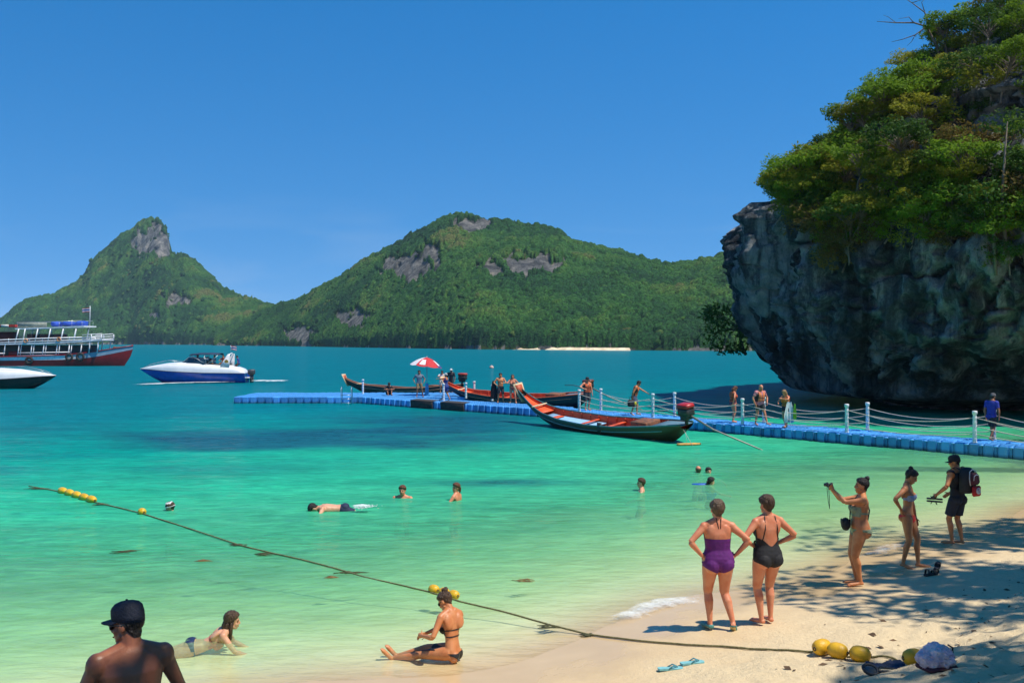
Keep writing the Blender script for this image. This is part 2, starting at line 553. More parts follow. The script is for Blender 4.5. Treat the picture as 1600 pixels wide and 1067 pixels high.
# ------------------------------------------------------------------ far islands: rock hills, then the woods on them
def island(name, sil, shore, depth, px0, px1, step, seed, bare, rows=64):
    """sil: skyline of the hill as (px, py); shore: waterline (px, py); a real hill behind that waterline"""
    pxs = np.arange(px0, px1, step)
    sp = np.array(sil, float); sh = np.array(shore, float)
    top = np.interp(pxs, sp[:, 0], sp[:, 1])
    top = top + 3.2 * fbm(np.stack([pxs / 17, pxs * 0, pxs * 0], 1), 4, seed + 2, 0.6) + 1.0
    D0 = CAMZ * F / (np.interp(pxs, sh[:, 0], sh[:, 1]) - 533.5)
    W = np.interp(pxs, *depth)
    t = np.concatenate([[-0.03, 0.0], np.linspace(0.01, 1.0, rows), np.linspace(1.05, 1.9, 14)])
    T, PX = np.meshgrid(t, pxs)
    D = D0[:, None] + W[:, None] * T
    Hc = (CAMZ + (533.5 - top) / F * (D0 + W))[:, None]
    prof = np.where(T < 0, T * 0.3, np.where(T < 1, 0.035 * np.clip(T / 0.02, 0, 1) + 0.965 * np.clip(T, 0, 1) ** 0.88, np.cos((np.clip(T, 1, 1.9) - 1) / 0.9 * math.pi / 2) * 1.0))
    X = (PX - 800) / F * D
    p = np.stack([X.ravel() / 60, D.ravel() / 60, np.zeros(X.size)], 1)
    nz = fbm(p, 5, seed).reshape(X.shape)
    amp = np.clip(T * 4, 0, 1) * np.clip((1.0 - T) * 5, 0.0, 1)
    Z = Hc * prof * (1 + 0.20 * nz * amp)
    Z = np.minimum(Z, np.where(T < 1, (CAMZ + (533.5 - top)[:, None] / F * D), 1e9))
    lo = np.clip(1 - T / 0.05, 0, 1)
    ny, nx = X.shape
    # bare rock: where the photograph shows cliffs on the hillside
    py = 533.5 - (Z - CAMZ) / D * F
    rn = fbm(np.stack([PX.ravel() / 9, py.ravel() / 11, np.zeros(X.size)], 1), 5, seed + 4, 0.65).reshape(X.shape)
    rock = np.zeros_like(X)
    for cx, cy, rx, ry, s in bare:
        e = 1 - np.hypot((PX - cx) / rx, (py - cy) / ry)
        rock = np.maximum(rock, np.clip((e - 0.12 + 0.95 * rn) * 3.2, 0, 1) * s)
    rock = np.where(T < 1.02, rock, 0)
    rock = np.maximum(rock, np.clip((0.8 + 7.0 * rn - Z) / 2.0, 0, 1))
    # cliffs are cut: steep with relief
    rel = fbm(np.stack([X.ravel() / 5, D.ravel() / 14, Z.ravel() / 9], 1), 3, seed + 9).reshape(X.shape)
    D2 = D + rock * 9.0 * rel
    i = np.arange(nx * ny).reshape(ny, nx)
    f = np.stack([i[:-1, :-1].ravel(), i[1:, :-1].ravel(), i[1:, 1:].ravel(), i[:-1, 1:].ravel()], 1)
    me = new_mesh(name, np.stack([X.ravel(), D2.ravel(), Z.ravel()], 1), f)
    a = me.attributes.new('rock', 'FLOAT', 'POINT')
    a.data.foreach_set('value', rock.ravel().astype(np.float32))
    return me, X, D2, Z, rock, T

k = NT('hill_ground')
rn = k.noise(0.10, 6, stretch=(1, 1, 0.35), rough=0.7)
rc = k.ramp(rn, [(0.30, (0.035, 0.04, 0.04)), (0.45, (0.13, 0.13, 0.125)), (0.58, (0.29, 0.275, 0.24)), (0.72, (0.48, 0.40, 0.30))])
gc = k.mix(k.noise(0.05, 4), (0.03, 0.06, 0.015), (0.05, 0.085, 0.02))
rr = k.ramp(k.attr('rock').outputs['Fac'], [(0.3, (0, 0, 0)), (0.55, (1, 1, 1))])
k.l(k.mix(rr, gc, rc), k.bsdf.inputs['Base Color'])
k.bsdf.inputs['Roughness'].default_value = 0.95
k.bsdf.inputs['Specular IOR Level'].default_value = 0.1
k.l(k.bump(k.noise(0.4, 7, stretch=(1, 1, 0.4), rough=0.75), 1.0, 6.0), k.bsdf.inputs['Normal'])
HILL = k.m
silL = [(-260, 522), (-120, 515), (-60, 510), (0, 502), (20, 484), (36, 473), (84, 461), (117, 444), (128, 432), (144, 408), (160, 394), (177, 378), (196, 366), (208, 360), (216, 349), (230, 344), (250, 345), (260, 355), (265, 380), (269, 396), (288, 399), (304, 409), (322, 424), (335, 436), (348, 452), (381, 466), (425, 479), (470, 486), (540, 512), (600, 530)]
silR = [(330, 530), (380, 503), (410, 484), (432, 478), (460, 471), (500, 452), (550, 422), (575, 404), (610, 386), (640, 368), (690, 343), (722, 335), (760, 341), (800, 348), (850, 358), (878, 364), (893, 377), (930, 387), (975, 397), (1010, 408), (1040, 414), (1085, 412), (1115, 404), (1160, 392), (1230, 380), (1330, 372), (1450, 395), (1560, 430), (1750, 520)]
shL = [(-300, 537.6), (200, 538.2), (430, 539.3), (640, 541)]
shR = [(330, 539.6), (430, 540.6), (600, 543.5), (750, 545.8), (1000, 547.4), (1120, 548.2), (1800, 549)]
bareL = [(243, 382, 40, 40, 1.0), (276, 470, 30, 13, 0.75), (240, 495, 14, 8, 0.6), (345, 440, 8, 16, 0.6)]
bareR = [(640, 420, 52, 25, 1.0), (672, 396, 26, 22, 0.8), (735, 352, 36, 15, 0.75), (830, 414, 62, 19, 0.95), (770, 420, 26, 18, 0.6), (550, 500, 34, 22, 0.55), (470, 523, 40, 16, 0.6), (700, 475, 22, 9, 0.3)]
meL, XL, DL, ZL, RL, TL = island('hill_island', silL, shL, ([-300, 0, 240, 420, 600], [120, 170, 260, 200, 120]), -260, 600, 2.0, 41, bareL)
tag(link('hill_island', meL, HILL, sm=True), kind='structure')
meR, XR, DR, ZR, RR_, TR = island('hill_island', silR, shR, ([330, 430, 720, 1000, 1800], [120, 170, 300, 260, 240]), 335, 1700, 2.0, 57, bareR)
tag(link('hill_island', meR, HILL, sm=True), kind='structure')

def ico(sub):
    bm = bmesh.new()
    bmesh.ops.create_icosphere(bm, subdivisions=sub, radius=1.0)
    bm.verts.index_update()
    v = np.array([q.co for q in bm.verts]); f = np.array([[q.index for q in t.verts] for t in bm.faces])
    bm.free()
    return v, f
def woods(name, X, D, Z, rock, T, n, seed, label, rmin, rmax):
    r = np.random.default_rng(seed)
    v0, f0 = ico(1)
    protos = []
    for q in range(7):
        s = 1 + 1.0 * fbm(v0 * 2.6 + q * 9, 2, seed + q)[:, None]
        protos.append(v0 * s * np.array([1, 1, 0.85]))
    cells = np.array(np.nonzero((T[:-1, :-1] > 0.0) & (T[:-1, :-1] < 1.06))).T
    # even over the hillside: weight by cell area
    dx = X[1:, :-1] - X[:-1, :-1]; dd = D[:-1, 1:] - D[:-1, :-1]; dz = Z[:-1, 1:] - Z[:-1, :-1]
    area = (np.abs(dx) * np.hypot(dd, dz))[cells[:, 0], cells[:, 1]]
    pick = cells[r.choice(len(cells), n, p=area / area.sum())]
    u, t = r.random(n), r.random(n)
    i, j = pick[:, 0], pick[:, 1]
    bl = lambda A: (A[i, j] * (1 - u) * (1 - t) + A[i + 1, j] * u * (1 - t) + A[i, j + 1] * (1 - u) * t + A[i + 1, j + 1] * u * t)
    x, y, z, rk = bl(X), bl(D), bl(Z), bl(rock)
    keep = r.random(n) > np.clip(rk * 2.4, 0, 0.97)
    x, y, z = x[keep], y[keep], z[keep]
    m = len(x)
    hue = fbm(np.stack([x / 50, y / 50, z / 40], 1), 3, seed + 3)
    sc = rmin + (rmax - rmin) * r.random(m) ** 1.8
    V, Fc, C = [], [], []
    for a in range(m):
        pv = protos[a % 7]
        th = r.random() * 6.283
        c, s = math.cos(th), math.sin(th)
        q = pv @ np.array([[c, s, 0], [-s, c, 0], [0, 0, 1]]) * sc[a]
        V.append(q + (x[a], y[a], z[a] + sc[a] * 0.45))
        Fc.append(f0 + a * len(v0))
    hv = np.clip(0.5 + 0.9 * hue + 0.42 * (r.random(m) - 0.5), 0, 1)
    me = new_mesh(name, np.concatenate(V), np.concatenate(Fc))
    at = me.attributes.new('tint', 'FLOAT', 'POINT')
    at.data.foreach_set('value', np.repeat(hv, len(v0)).astype(np.float32))
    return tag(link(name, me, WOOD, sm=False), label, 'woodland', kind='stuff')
k = NT('far_foliage')
tint = k.attr('tint').outputs['Fac']
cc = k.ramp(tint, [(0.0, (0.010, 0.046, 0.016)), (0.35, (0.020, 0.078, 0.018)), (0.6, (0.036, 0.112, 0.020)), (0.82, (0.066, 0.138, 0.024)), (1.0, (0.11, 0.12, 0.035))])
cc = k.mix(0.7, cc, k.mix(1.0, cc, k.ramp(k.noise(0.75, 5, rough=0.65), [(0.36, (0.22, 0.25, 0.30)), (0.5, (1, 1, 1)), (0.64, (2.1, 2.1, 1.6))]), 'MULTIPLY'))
k.l(cc, k.bsdf.inputs['Base Color'])
k.bsdf.inputs['Roughness'].default_value = 0.8
k.bsdf.inputs['Specular IOR Level'].default_value = 0.15
k.l(k.bump(k.noise(0.9, 5, rough=0.65), 1.0, 2.5), k.bsdf.inputs['Normal'])
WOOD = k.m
def worley(x, y, cell, seed):
    gx, gy = np.floor(x / cell).astype(np.int64), np.floor(y / cell).astype(np.int64)
    best = np.full(len(x), 9.0); cid = np.zeros(len(x))
    for a in (-1, 0, 1):
        for b in (-1, 0, 1):
            cx, cy = gx + a, gy + b
            z0 = np.zeros_like(cx)
            px, py = (cx + hash3(cx, cy, z0, seed)) * cell, (cy + hash3(cx, cy, z0, seed + 1)) * cell
            dd = np.hypot(x - px, y - py) / cell
            r_ = hash3(cx, cy, z0, seed + 2)
            m = dd < best
            best = np.where(m, dd, best); cid = np.where(m, r_, cid)
    return best, cid
def canopy(name, args, rows, cell, seed, label):
    """the merged roof of the forest: domes of unequal size over the hillside, open where rock shows"""
    me, X, D, Z, rock, T = island(name, *args, rows=rows)
    x, y, z, rk, t = X.ravel(), D.ravel(), Z.ravel(), rock.ravel(), T.ravel()
    wx = x + cell * 0.8 * fbm(np.stack([x / cell / 1.5, y / cell / 1.5, z * 0], 1), 2, seed + 5)
    f1, c1 = worley(wx, y * 0.8, cell, seed)
    f2, c2 = worley(wx, y * 0.8, cell * 0.42, seed + 9)
    h = cell * (0.62 * np.sqrt(np.clip(1 - (f1 / 0.8) ** 2, 0, 1)) + 0.62 * c1 + 0.30 * np.sqrt(np.clip(1 - (f2 / 0.8) ** 2, 0, 1)) + 0.22 * c2)
    cover = np.clip(1 - (rk - 0.25) / 0.25, 0, 1) * np.clip((t + 0.005) / 0.01, 0, 1)
    z2 = z + h * cover - 3.0 * (1 - cover) - 0.5 * cell
    v = np.stack([x, y, z2], 1)
    n1, n2 = X.shape
    i = np.arange(n1 * n2).reshape(n1, n2)
    f = np.stack([i[:-1, :-1].ravel(), i[1:, :-1].ravel(), i[1:, 1:].ravel(), i[:-1, 1:].ravel()], 1)
    me = new_mesh(name, v, f)
    hue = fbm(np.stack([x / 45, y / 45, z / 30], 1), 3, seed + 3)
    tint = np.clip(0.42 + 0.85 * hue + 0.40 * (c1 - 0.5) + 0.22 * (c2 - 0.5), 0, 1)
    at = me.attributes.new('tint', 'FLOAT', 'POINT')
    at.data.foreach_set('value', tint.astype(np.float32))
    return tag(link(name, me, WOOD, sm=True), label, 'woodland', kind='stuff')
canopy('forest_canopy', (silL, shL, ([-300, 0, 240, 420, 600], [120, 170, 260, 200, 120]), -120, 600, 1.6, 41, bareL), 210, 6.5, 101, 'dense forest roof of the steep island with the rock tooth')
canopy('forest_canopy', (silR, shR, ([330, 430, 720, 1000, 1800], [120, 170, 300, 260, 240]), 335, 1420, 1.4, 57, bareR), 330, 4.2, 131, 'dense forest roof of the long broad island hill')
woods('emergent_trees', XL, DL, ZL, RL, TL, 3600, 11, 'taller tree crowns standing out on the steep island', 1.6, 4.2)
woods('emergent_trees', XR, DR, ZR, RR_, TR, 8500, 12, 'taller tree crowns standing out on the broad island hill', 0.9, 2.6)
# pale strip of sand at the foot of the right island
mb = []
pts = [(758, 545.6), (800, 546.0), (850, 546.4), (900, 546.9), (940, 547.3), (985, 547.6)]
v, f = [], []
for i, (px, py) in enumerate(np.array([(np.interp(t, range(6), [a for a, b in pts]), np.interp(t, range(6), [b for a, b in pts])) for t in np.linspace(0, 5, 40)])):
    g = G(px, py + 0.1, 0.0)
    wd = 3.5 * math.sin(math.pi * (i + 0.5) / 40) ** 0.5 * (0.7 + 0.5 * math.sin(i * 1.7))
    for q, (dy, dz) in enumerate(((-2.5, -0.3), (0, 0.15), (wd + 1, 0.8), (wd + 3.5, 1.2), (wd + 6, 0.2))):
        v.append((g.x, g.y + dy, dz))
    if i:
        for q in range(4):
            a = (i - 1) * 5 + q
            f.append((a, a + 5, a + 6, a + 1))
tag(link('far_beach', new_mesh('far_beach', v, f), mat('far_sand', srgb(232, 214, 176), 0.95, srgb(205, 180, 140), 0.2)), kind='structure')

# ------------------------------------------------------------------ the limestone cliff
CL = np.array([(62, 112), (40, 97), (27, 82), (21.4, 71.5), (19.6, 65), (19.3, 60.5), (20.0, 56), (22.0, 52), (25, 48.6), (29.3, 45.6), (36, 42.4), (50, 39), (75, 37)], float)
cl_s = np.concatenate([[0], np.cumsum(np.hypot(*np.diff(CL, axis=0).T))])
def cl_pt(s):
    # smoothed polyline
    o = np.zeros((len(s), 2))
    for k_, wgt in ((-2, 0.15), (-1, 0.2), (0, 0.3), (1, 0.2), (2, 0.15)):
        ss = np.clip(s + k_, 0, cl_s[-1])
        o += wgt * np.stack([np.interp(ss, cl_s, CL[:, 0]), np.interp(ss, cl_s, CL[:, 1])], 1)
    return o
PZ = [-1.5, 0.1, 0.40, 0.60, 0.80, 1.1, 2.2, 3.2, 4.6, 6.2, 7.8, 9.4, 10.8, 11.8, 12.6, 13.4, 15.0, 17.0, 20.0, 24.0, 28.0, 32.0, 36.0]
PB = [-4.5, -4.6, -3.2, -0.9, 0.65, 1.05, 1.65, 2.2, 3.0, 3.8, 4.35, 4.6, 4.45, 4.1, 3.2, 1.6, -1.4, -3.8, -7.8, -12.3, -17.2, -22.5, -29.0]
ns, nz_ = 560, 310
sv = np.concatenate([np.linspace(0, 34, 70)[:-1], np.linspace(34, 92, 431), np.linspace(92, cl_s[-1], 61)[1:]])
zv = np.concatenate([np.linspace(-1.5, 1.6, 30), np.linspace(1.65, 14, 150), np.linspace(14.15, 36, 130)])
SS, ZZ = np.meshgrid(sv, zv)
base = cl_pt(SS.ravel())
e = 0.8
tan = cl_pt(np.clip(SS.ravel() + e, 0, None)) - cl_pt(np.clip(SS.ravel() - e, 0, None))
tan /= np.maximum(np.hypot(*tan.T)[:, None], 1e-6)
nor = np.stack([tan[:, 1], -tan[:, 0]], 1)
sgn = np.sign((nor @ np.array([-1.0, -0.6])))          # outward: to the west and south
nor *= np.where(sgn == 0, 1, sgn)[:, None]
zz = ZZ.ravel()
bul = np.interp(zz, PZ, PB)
# towards the beach end the wall steps back into a cave and stands steeper
endf = np.clip((base[:, 0] - 20.5) / 4.0, 0, 1)
bul = bul - endf * np.clip(zz, 0, 9) * 0.10 - endf * 4.5 * np.clip(1 - np.clip(zz - 1.2, 0, None) / 3.2, 0, 1)
inw = np.minimum(bul, 0.0) * np.clip((zz - 12.0) / 2.0, 0, 1)   # above the lip the rock slopes back inland
offs = bul - inw
p0 = np.stack([base[:, 0] + nor[:, 0] * offs - 0.93 * inw, base[:, 1] + nor[:, 1] * offs - 0.36 * inw, zz], 1)
flute = fbm(np.stack([SS.ravel() * 0.55 + zz * 0.14, np.zeros_like(zz), zz * 0.10], 1), 4, 71)
big = fbm(p0 * 0.14, 4, 73)
fin = fbm(p0 * np.array([0.75, 0.75, 0.4]), 4, 77)
crag = np.abs(fbm(p0 * np.array([0.42, 0.42, 0.42]), 4, 79))
ridge = 1 - 2.2 * np.abs(fbm(p0 * np.array([0.5, 0.5, 0.22]) + 31, 4, 83))
stp = fbm(np.stack([p0[:, 0] * 0.09, p0[:, 1] * 0.09, zz * 0.5], 1), 3, 85)
hi = np.clip((zz - 11) / 3, 0, 1)
notch = np.clip((zz - 0.6) / 1.6, 0.12, 1)
dg = SS.ravel() * 0.9 - zz * 0.55                       # joints dip towards the sea
rib = fbm(np.stack([dg * 0.9, zz * 0.05, SS.ravel() * 0.05], 1), 5, 91, 0.62)
crk = np.exp(-(fbm(np.stack([dg * 0.33, zz * 0.16, zz * 0], 1), 4, 93) / 0.05) ** 2) + 0.7 * np.exp(-(fbm(p0 * np.array([0.5, 0.5, 0.6]), 3, 95) / 0.035) ** 2)
pit = np.clip(fbm(p0 * np.array([0.8, 0.8, 0.5]) + 5, 3, 97) - 0.32, 0, 1)
mic = fbm(p0 * np.array([2.3, 2.3, 1.3]), 4, 99, 0.6)
blk_ = np.floor(3 * fbm(p0 * np.array([0.30, 0.30, 0.22]), 2, 88)) / 3
disp = notch * (0.8 * flute + 1.9 * big * (1 + 1.1 * hi) + 0.5 * fin - 1.0 * crag + 0.45 * ridge + 1.05 * rib - 0.75 * crk - 2.6 * pit + 0.34 * mic + 0.7 * blk_) + hi * 3.0 * stp
p1 = p0.copy()
p1[:, 0] += nor[:, 0] * disp
p1[:, 1] += nor[:, 1] * disp
p1[:, 2] += hi * 0.9 * fbm(p0 * 0.3, 4, 87) + 0.16 * np.clip((zz - 0.9) / 1, 0, 1) * fin
i = np.arange(ns * nz_).reshape(nz_, ns)
f = np.stack([i[:-1, :-1].ravel(), i[:-1, 1:].ravel(), i[1:, 1:].ravel(), i[1:, :-1].ravel()], 1)
me = new_mesh('limestone_cliff', p1, f)
k = NT('limestone')
st = k.noise(0.55, 9, stretch=(1, 1, 0.14), rough=0.7, dist=0.5)
sp = k.noise(1.7, 6, rough=0.7)
fine = k.noise(6.5, 6, stretch=(1, 1, 0.6), rough=0.7)
c = k.ramp(st, [(0.34, (0.016, 0.02, 0.024)), (0.44, (0.05, 0.06, 0.068)), (0.51, (0.12, 0.136, 0.148)), (0.57, (0.31, 0.32, 0.325)), (0.70, (0.48, 0.46, 0.42))])
c = k.mix(0.5, c, k.mix(1.0, c, k.ramp(sp, [(0.32, (0.25, 0.26, 0.28)), (0.52, (0.9, 0.9, 0.9)), (0.7, (1.8, 1.65, 1.45))]), 'MULTIPLY'))
c = k.mix(k.math('MULTIPLY', k.ramp(k.noise(0.33, 4, dist=0.5), [(0.62, (0, 0, 0)), (0.72, (1, 1, 1))]), 0.08), c, (0.22, 0.17, 0.13))
k.l(c, k.bsdf.inputs['Base Color'])
k.bsdf.inputs['Roughness'].default_value = 0.9
k.bsdf.inputs['Specular IOR Level'].default_value = 0.2
b1 = k.bump(st, 0.9, 0.8)
k.l(k.bump(k.math('ADD', sp, k.math('MULTIPLY', fine, 0.5)), 1.0, 0.35, b1), k.bsdf.inputs['Normal'])
CLIFF = k.m
tag(link('limestone_cliff', me, CLIFF, sm=True), 'dark overhanging limestone cliff undercut by the sea', 'cliff', kind='structure')
cliff_bvh = BVHTree.FromPolygons([tuple(q) for q in p1], [tuple(q) for q in f])
def cliff_at(px, py):
    dr = Vector(((px - 800) / F, 1, (533.5 - py) / F)).normalized()
    h = cliff_bvh.ray_cast(Vector((0, 0, CAMZ)), dr)
    return h[0], h[1]

# ------------------------------------------------------------------ plants
def leaf_cloud(mb_v, mb_f, centre, rad, n, size, r, droop=0.25):
    for q in range(n):
        d = Vector(r.normal(size=3)); d.normalize()
        rr = rad[0] * (0.45 + 0.55 * r.random() ** 0.6)
        c = Vector(centre) + Vector((d.x * rr, d.y * rr, d.z * rr * rad[1]))
        a = Vector(r.normal(size=3)); a.z *= 0.5; a.z -= droop; a.normalize()
        nrm = (d * 0.8 + Vector((0, 0, 0.9)) + Vector(r.normal(size=3)) * 0.6)
        b = nrm.cross(a)
        if b.length < 1e-3: continue
        b.normalize()
        s = size * (0.6 + 0.8 * r.random())
        k0 = len(mb_v)
        mid = c + nrm.normalized() * s * 0.10
        mb_v.extend([c - a * s, mid + b * s * 0.42, c + a * s, mid - b * s * 0.42])
        mb_f.append((k0, k0 + 1, k0 + 2, k0 + 3))

def plant_proto(seed, h, spread, clumps, leaves, lsize, trunk_r, shape='tree', flat=0.6):
    """trunk with limbs, leaf clumps at the limb ends; returns (crown mesh, trunk mesh)"""
    r = np.random.default_rng(seed)
    tb = MB(); v, f = [], []
    th = h * (0.55 if shape == 'tree' else 0.25)
    lean = Vector((r.normal() * 0.12 * h, r.normal() * 0.12 * h, 0))
    path = [Vector((0, 0, -0.5)), Vector((0, 0, 0)), lean * 0.3 + Vector((0, 0, th * 0.5)), lean + Vector((0, 0, th))]
    tb.tube(path, [trunk_r * 1.3, trunk_r * 1.15, trunk_r, trunk_r * 0.75], 7)
    for c in range(clumps):
        a = 6.283 * (c / clumps) + r.normal() * 0.4
        rad = spread * (0.25 + 0.75 * r.random() ** 0.7)
        zc = th + (h - th) * (0.15 + 0.85 * r.random()) * (1.05 - 0.5 * rad / spread)
        tip = Vector((math.cos(a) * rad, math.sin(a) * rad, zc)) + lean
        start = path[2].lerp(path[3], 0.3 + 0.7 * r.random())
        mid = start.lerp(tip, 0.5) + Vector((0, 0, 0.12 * h * r.random()))
        tb.tube([start, mid, tip], [trunk_r * 0.5, trunk_r * 0.33, trunk_r * 0.12], 5)
        cr = spread * (0.20 + 0.26 * r.random())
        leaf_cloud(v, f, tip, (cr, flat), leaves, lsize, r)
    return new_mesh('crown', v, f), new_mesh('trunk', tb.v, tb.f)

BUSH = [plant_proto(201 + q, 2.2, 1.4, 20, 62, 0.10, 0.045, 'bush', 0.62) for q in range(6)]
TREE = [plant_proto(221 + q, 4.2, 2.1, 26, 80, 0.125, 0.085, 'tree', 0.45) for q in range(6)]
def plant(name, protos, idx, leaf, loc, rz, sc, label, cat, group, tilt=(0, 0)):
    t = thing(name, loc, rz, label, cat, group)
    t.rotation_euler = (tilt[0], tilt[1], rz)
    t.scale = (sc, sc, sc)
    cr, tr = protos[idx % len(protos)]
    key = ('crown', id(cr), leaf)
    if key not in MATS:
        c2 = cr.copy(); c2.materials.append(LEAF[leaf]); MATS[key] = c2
    link('crown', MATS[key], None, t)
    if not tr.materials: tr.materials.append(BARK)
    link('trunk', tr, None, t)
    return t
# trees and bushes on the cliff: (px, py, size, kind, leaf, label)
CP = []
def cp(px, py, size, kind, leaf, label): CP.append((px, py, size, kind, leaf, label))
SKYX = [1184, 1198, 1211, 1244, 1277, 1294, 1303, 1323, 1359, 1395, 1428, 1448, 1471, 1490, 1600, 1660]
SKYY = [296, 274, 256, 238, 216, 172, 138, 114, 96, 88, 68, 50, 22, -10, -60, -80]
def sky_y(px): return float(np.interp(px, SKYX, SKYY))
cp(1224, 282, 1.7, 'b', 0, 'small bright bush at the left end of the cliff top')
cp(1206, 306, 1.2, 'b', 2, 'low olive shrub on the lip of the leftmost rock block')
cp(1250, 312, 1.9, 'b', 3, 'rusty brown dry shrub behind the lip of the rock block')
cp(1262, 290, 1.8, 'b', 1, 'dark bush between the rusty shrub and the skyline')
cp(1300, 316, 2.1, 'b', 2, 'yellow green shrub above the hanging brush on the cliff')
cp(1262, 352, 2.0, 'b', 2, 'yellow green shrub spilling left over the cliff face')
cp(1300, 348, 2.4, 'b', 0, 'bright green shrub hanging in the middle of the cliff face')
cp(1340, 352, 2.2, 'b', 2, 'olive shrub right of the hanging green shrub')
cp(1290, 384, 2.2, 'b', 3, 'brown dry brush hanging under the yellow green shrubs')
cp(1326, 392, 2.0, 'b', 3, 'brown dry brush lowest on the cliff face')
cp(1320, 208, 3.0, 't', 0, 'spreading tree leaning left over the cliff edge')
cp(1345, 176, 2.9, 't', 0, 'green tree at the cliff edge above the leaning tree')
cp(1384, 152, 3.0, 't', 0, 'layered green tree high on the cliff skyline')
cp(1424, 128, 2.8, 't', 2, 'olive tree below the bare branches on the skyline')
cp(1478, 92, 3.4, 't', 1, 'dark tree under the top edge beside the bare branches')
HNG = ['topmost', 'upper', 'middle', 'lower', 'lowest']
rh = random.Random(9)
for q in range(64):
    px, py = rh.uniform(1215, 1600), rh.uniform(325, 430)
    if py > 345 + 75 * math.exp(-((px - 1305) / 55) ** 2) + (45 if px > 1440 else 20 if px > 1380 else 0): continue
    lf = rh.choices([0, 2, 3, 1], [4, 4, 2, 2])[0]
    cp(px, py, rh.uniform(1.1, 2.2), 'b', lf, '%s %s bush clinging to the cliff face %s' % (HNG[min(4, int((py - 325) / 20))], ['bright green', 'dark green', 'olive', 'dry brown'][lf], 'at its left' if px < 1270 else 'in its middle' if px < 1345 else 'right of its middle' if px < 1450 else 'near the right edge of the view'))
GEN = 'bushes and trees covering the cliff'
COLN = ['bright green', 'dark green', 'olive', 'dry brown']
rs = random.Random(5)
for row in range(330):
    px = rs.uniform(1215, 1640)
    kind = 't' if rs.random() < 0.5 else 'b'
    size = rs.uniform(1.9, 3.8) if kind == 't' else rs.uniform(0.9, 2.3)
    lo = sky_y(px) + size * 24
    hi_ = float(np.interp(px, [1200, 1280, 1350, 1450, 1600], [300, 350, 400, 400, 470]))
    if hi_ < lo: continue
    py = lo + (hi_ - lo) * rs.random() ** 1.25
    leaf = rs.choices([0, 1, 2, 3], [7, 4, 3, 0.7])[0]
    zx = 'near the left cliff edge' if px < 1310 else 'left of the middle of the cliff slope' if px < 1390 else 'in the middle of the cliff slope' if px < 1460 else 'right of the middle of the cliff slope' if px < 1540 else 'near the right edge of the view'
    fr_ = (py - lo) / max(hi_ - lo, 1)
    zy = 'high up' if fr_ < .33 else 'halfway up' if fr_ < .66 else 'low down'
    sz = ('small' if size < (2.9 if kind == 't' else 1.5) else 'large' if size > (3.6 if kind == 't' else 2.0) else 'middling')
    cp(px, py, size, kind, leaf, '#%s %s %s %s %s' % (sz, COLN[leaf], 'tree' if kind == 't' else 'bush', zy, zx))
nb = 0
for q, (px, py, size, kind, leaf, label) in enumerate(CP):
    h, nn = cliff_at(px, py)
    if h is None:
        h, nn = cliff_at(px + 14, py + 26)
    if h is None or h.y > 95:
        continue
    if nn.dot(Vector((-1, -0.6, 0.5))) < 0: nn = -nn
    if label[0] == '#' and (nn.z < -0.25 or (nn.z < 0.25 and rs.random() < 0.62)):
        continue
    out = Vector((nn.x, nn.y, 0))
    if 'clinging' in label: h = h + out * 0.15
    tl = 0.22 if 'clinging' not in label else 0.7
    plant('cliff_tree' if kind == 't' else 'cliff_bush', TREE if kind == 't' else BUSH, q, leaf, h - Vector((0, 0, 0.2)), rs.random() * 6.28, size / (4.2 if kind == 't' else 2.2),
          label.lstrip('#'), 'tree' if kind == 't' else 'bush', GEN, tilt=(-out.y * tl, out.x * tl))
    nb += 1
print('cliff plants', nb)
# a tree behind the left foot of the cliff, low over the water
plant('shore_tree', TREE, 2, 1, (17.6, 73, 3.4), 1.0, 1.2, 'dark green tree poking out behind the left foot of the cliff', 'tree', None, tilt=(0, -0.9))
# bare branches against the sky
h, nn = cliff_at(1475, 95)
if h is None: h = P(1475, 95, 55)
t = thing('bare_tree', h, 0, 'leafless branches reaching left against the sky at the cliff top', 'tree')
r = random.Random(3)
mbk = MB()
L = lambda px, py, dy=0: P(px, py, h.y + dy) - h
mbk.tube([Vector((0, 0, -0.4)), L(1462, 70), L(1448, 42), L(1428, 36), L(1400, 36), L(1370, 34)], [0.12, 0.1, 0.075, 0.055, 0.04, 0.015], 6)
mbk.build('branch', BARK, t)
for pts, r0 in (([(1448, 42), (1430, 55), (1410, 62), (1393, 66)], 0.05), ([(1428, 36), (1420, 27), (1404, 30)], 0.035), ([(1400, 36), (1388, 27), (1380, 24)], 0.025), ([(1455, 55), (1445, 20), (1425, 5), (1408, -6)], 0.06), ([(1445, 20), (1440, 4), (1452, -8)], 0.035), ([(1430, 55), (1424, 66), (1417, 72)], 0.03), ([(1425, 5), (1440, 0), (1462, -4)], 0.03)):
    b = MB(); b.tube([L(px, py, r.uniform(-0.5, 0.5)) for px, py in pts], [r0 * (1 - 0.75 * q / (len(pts) - 1)) for q in range(len(pts))], 5)
    b.build('branch', BARK, t)
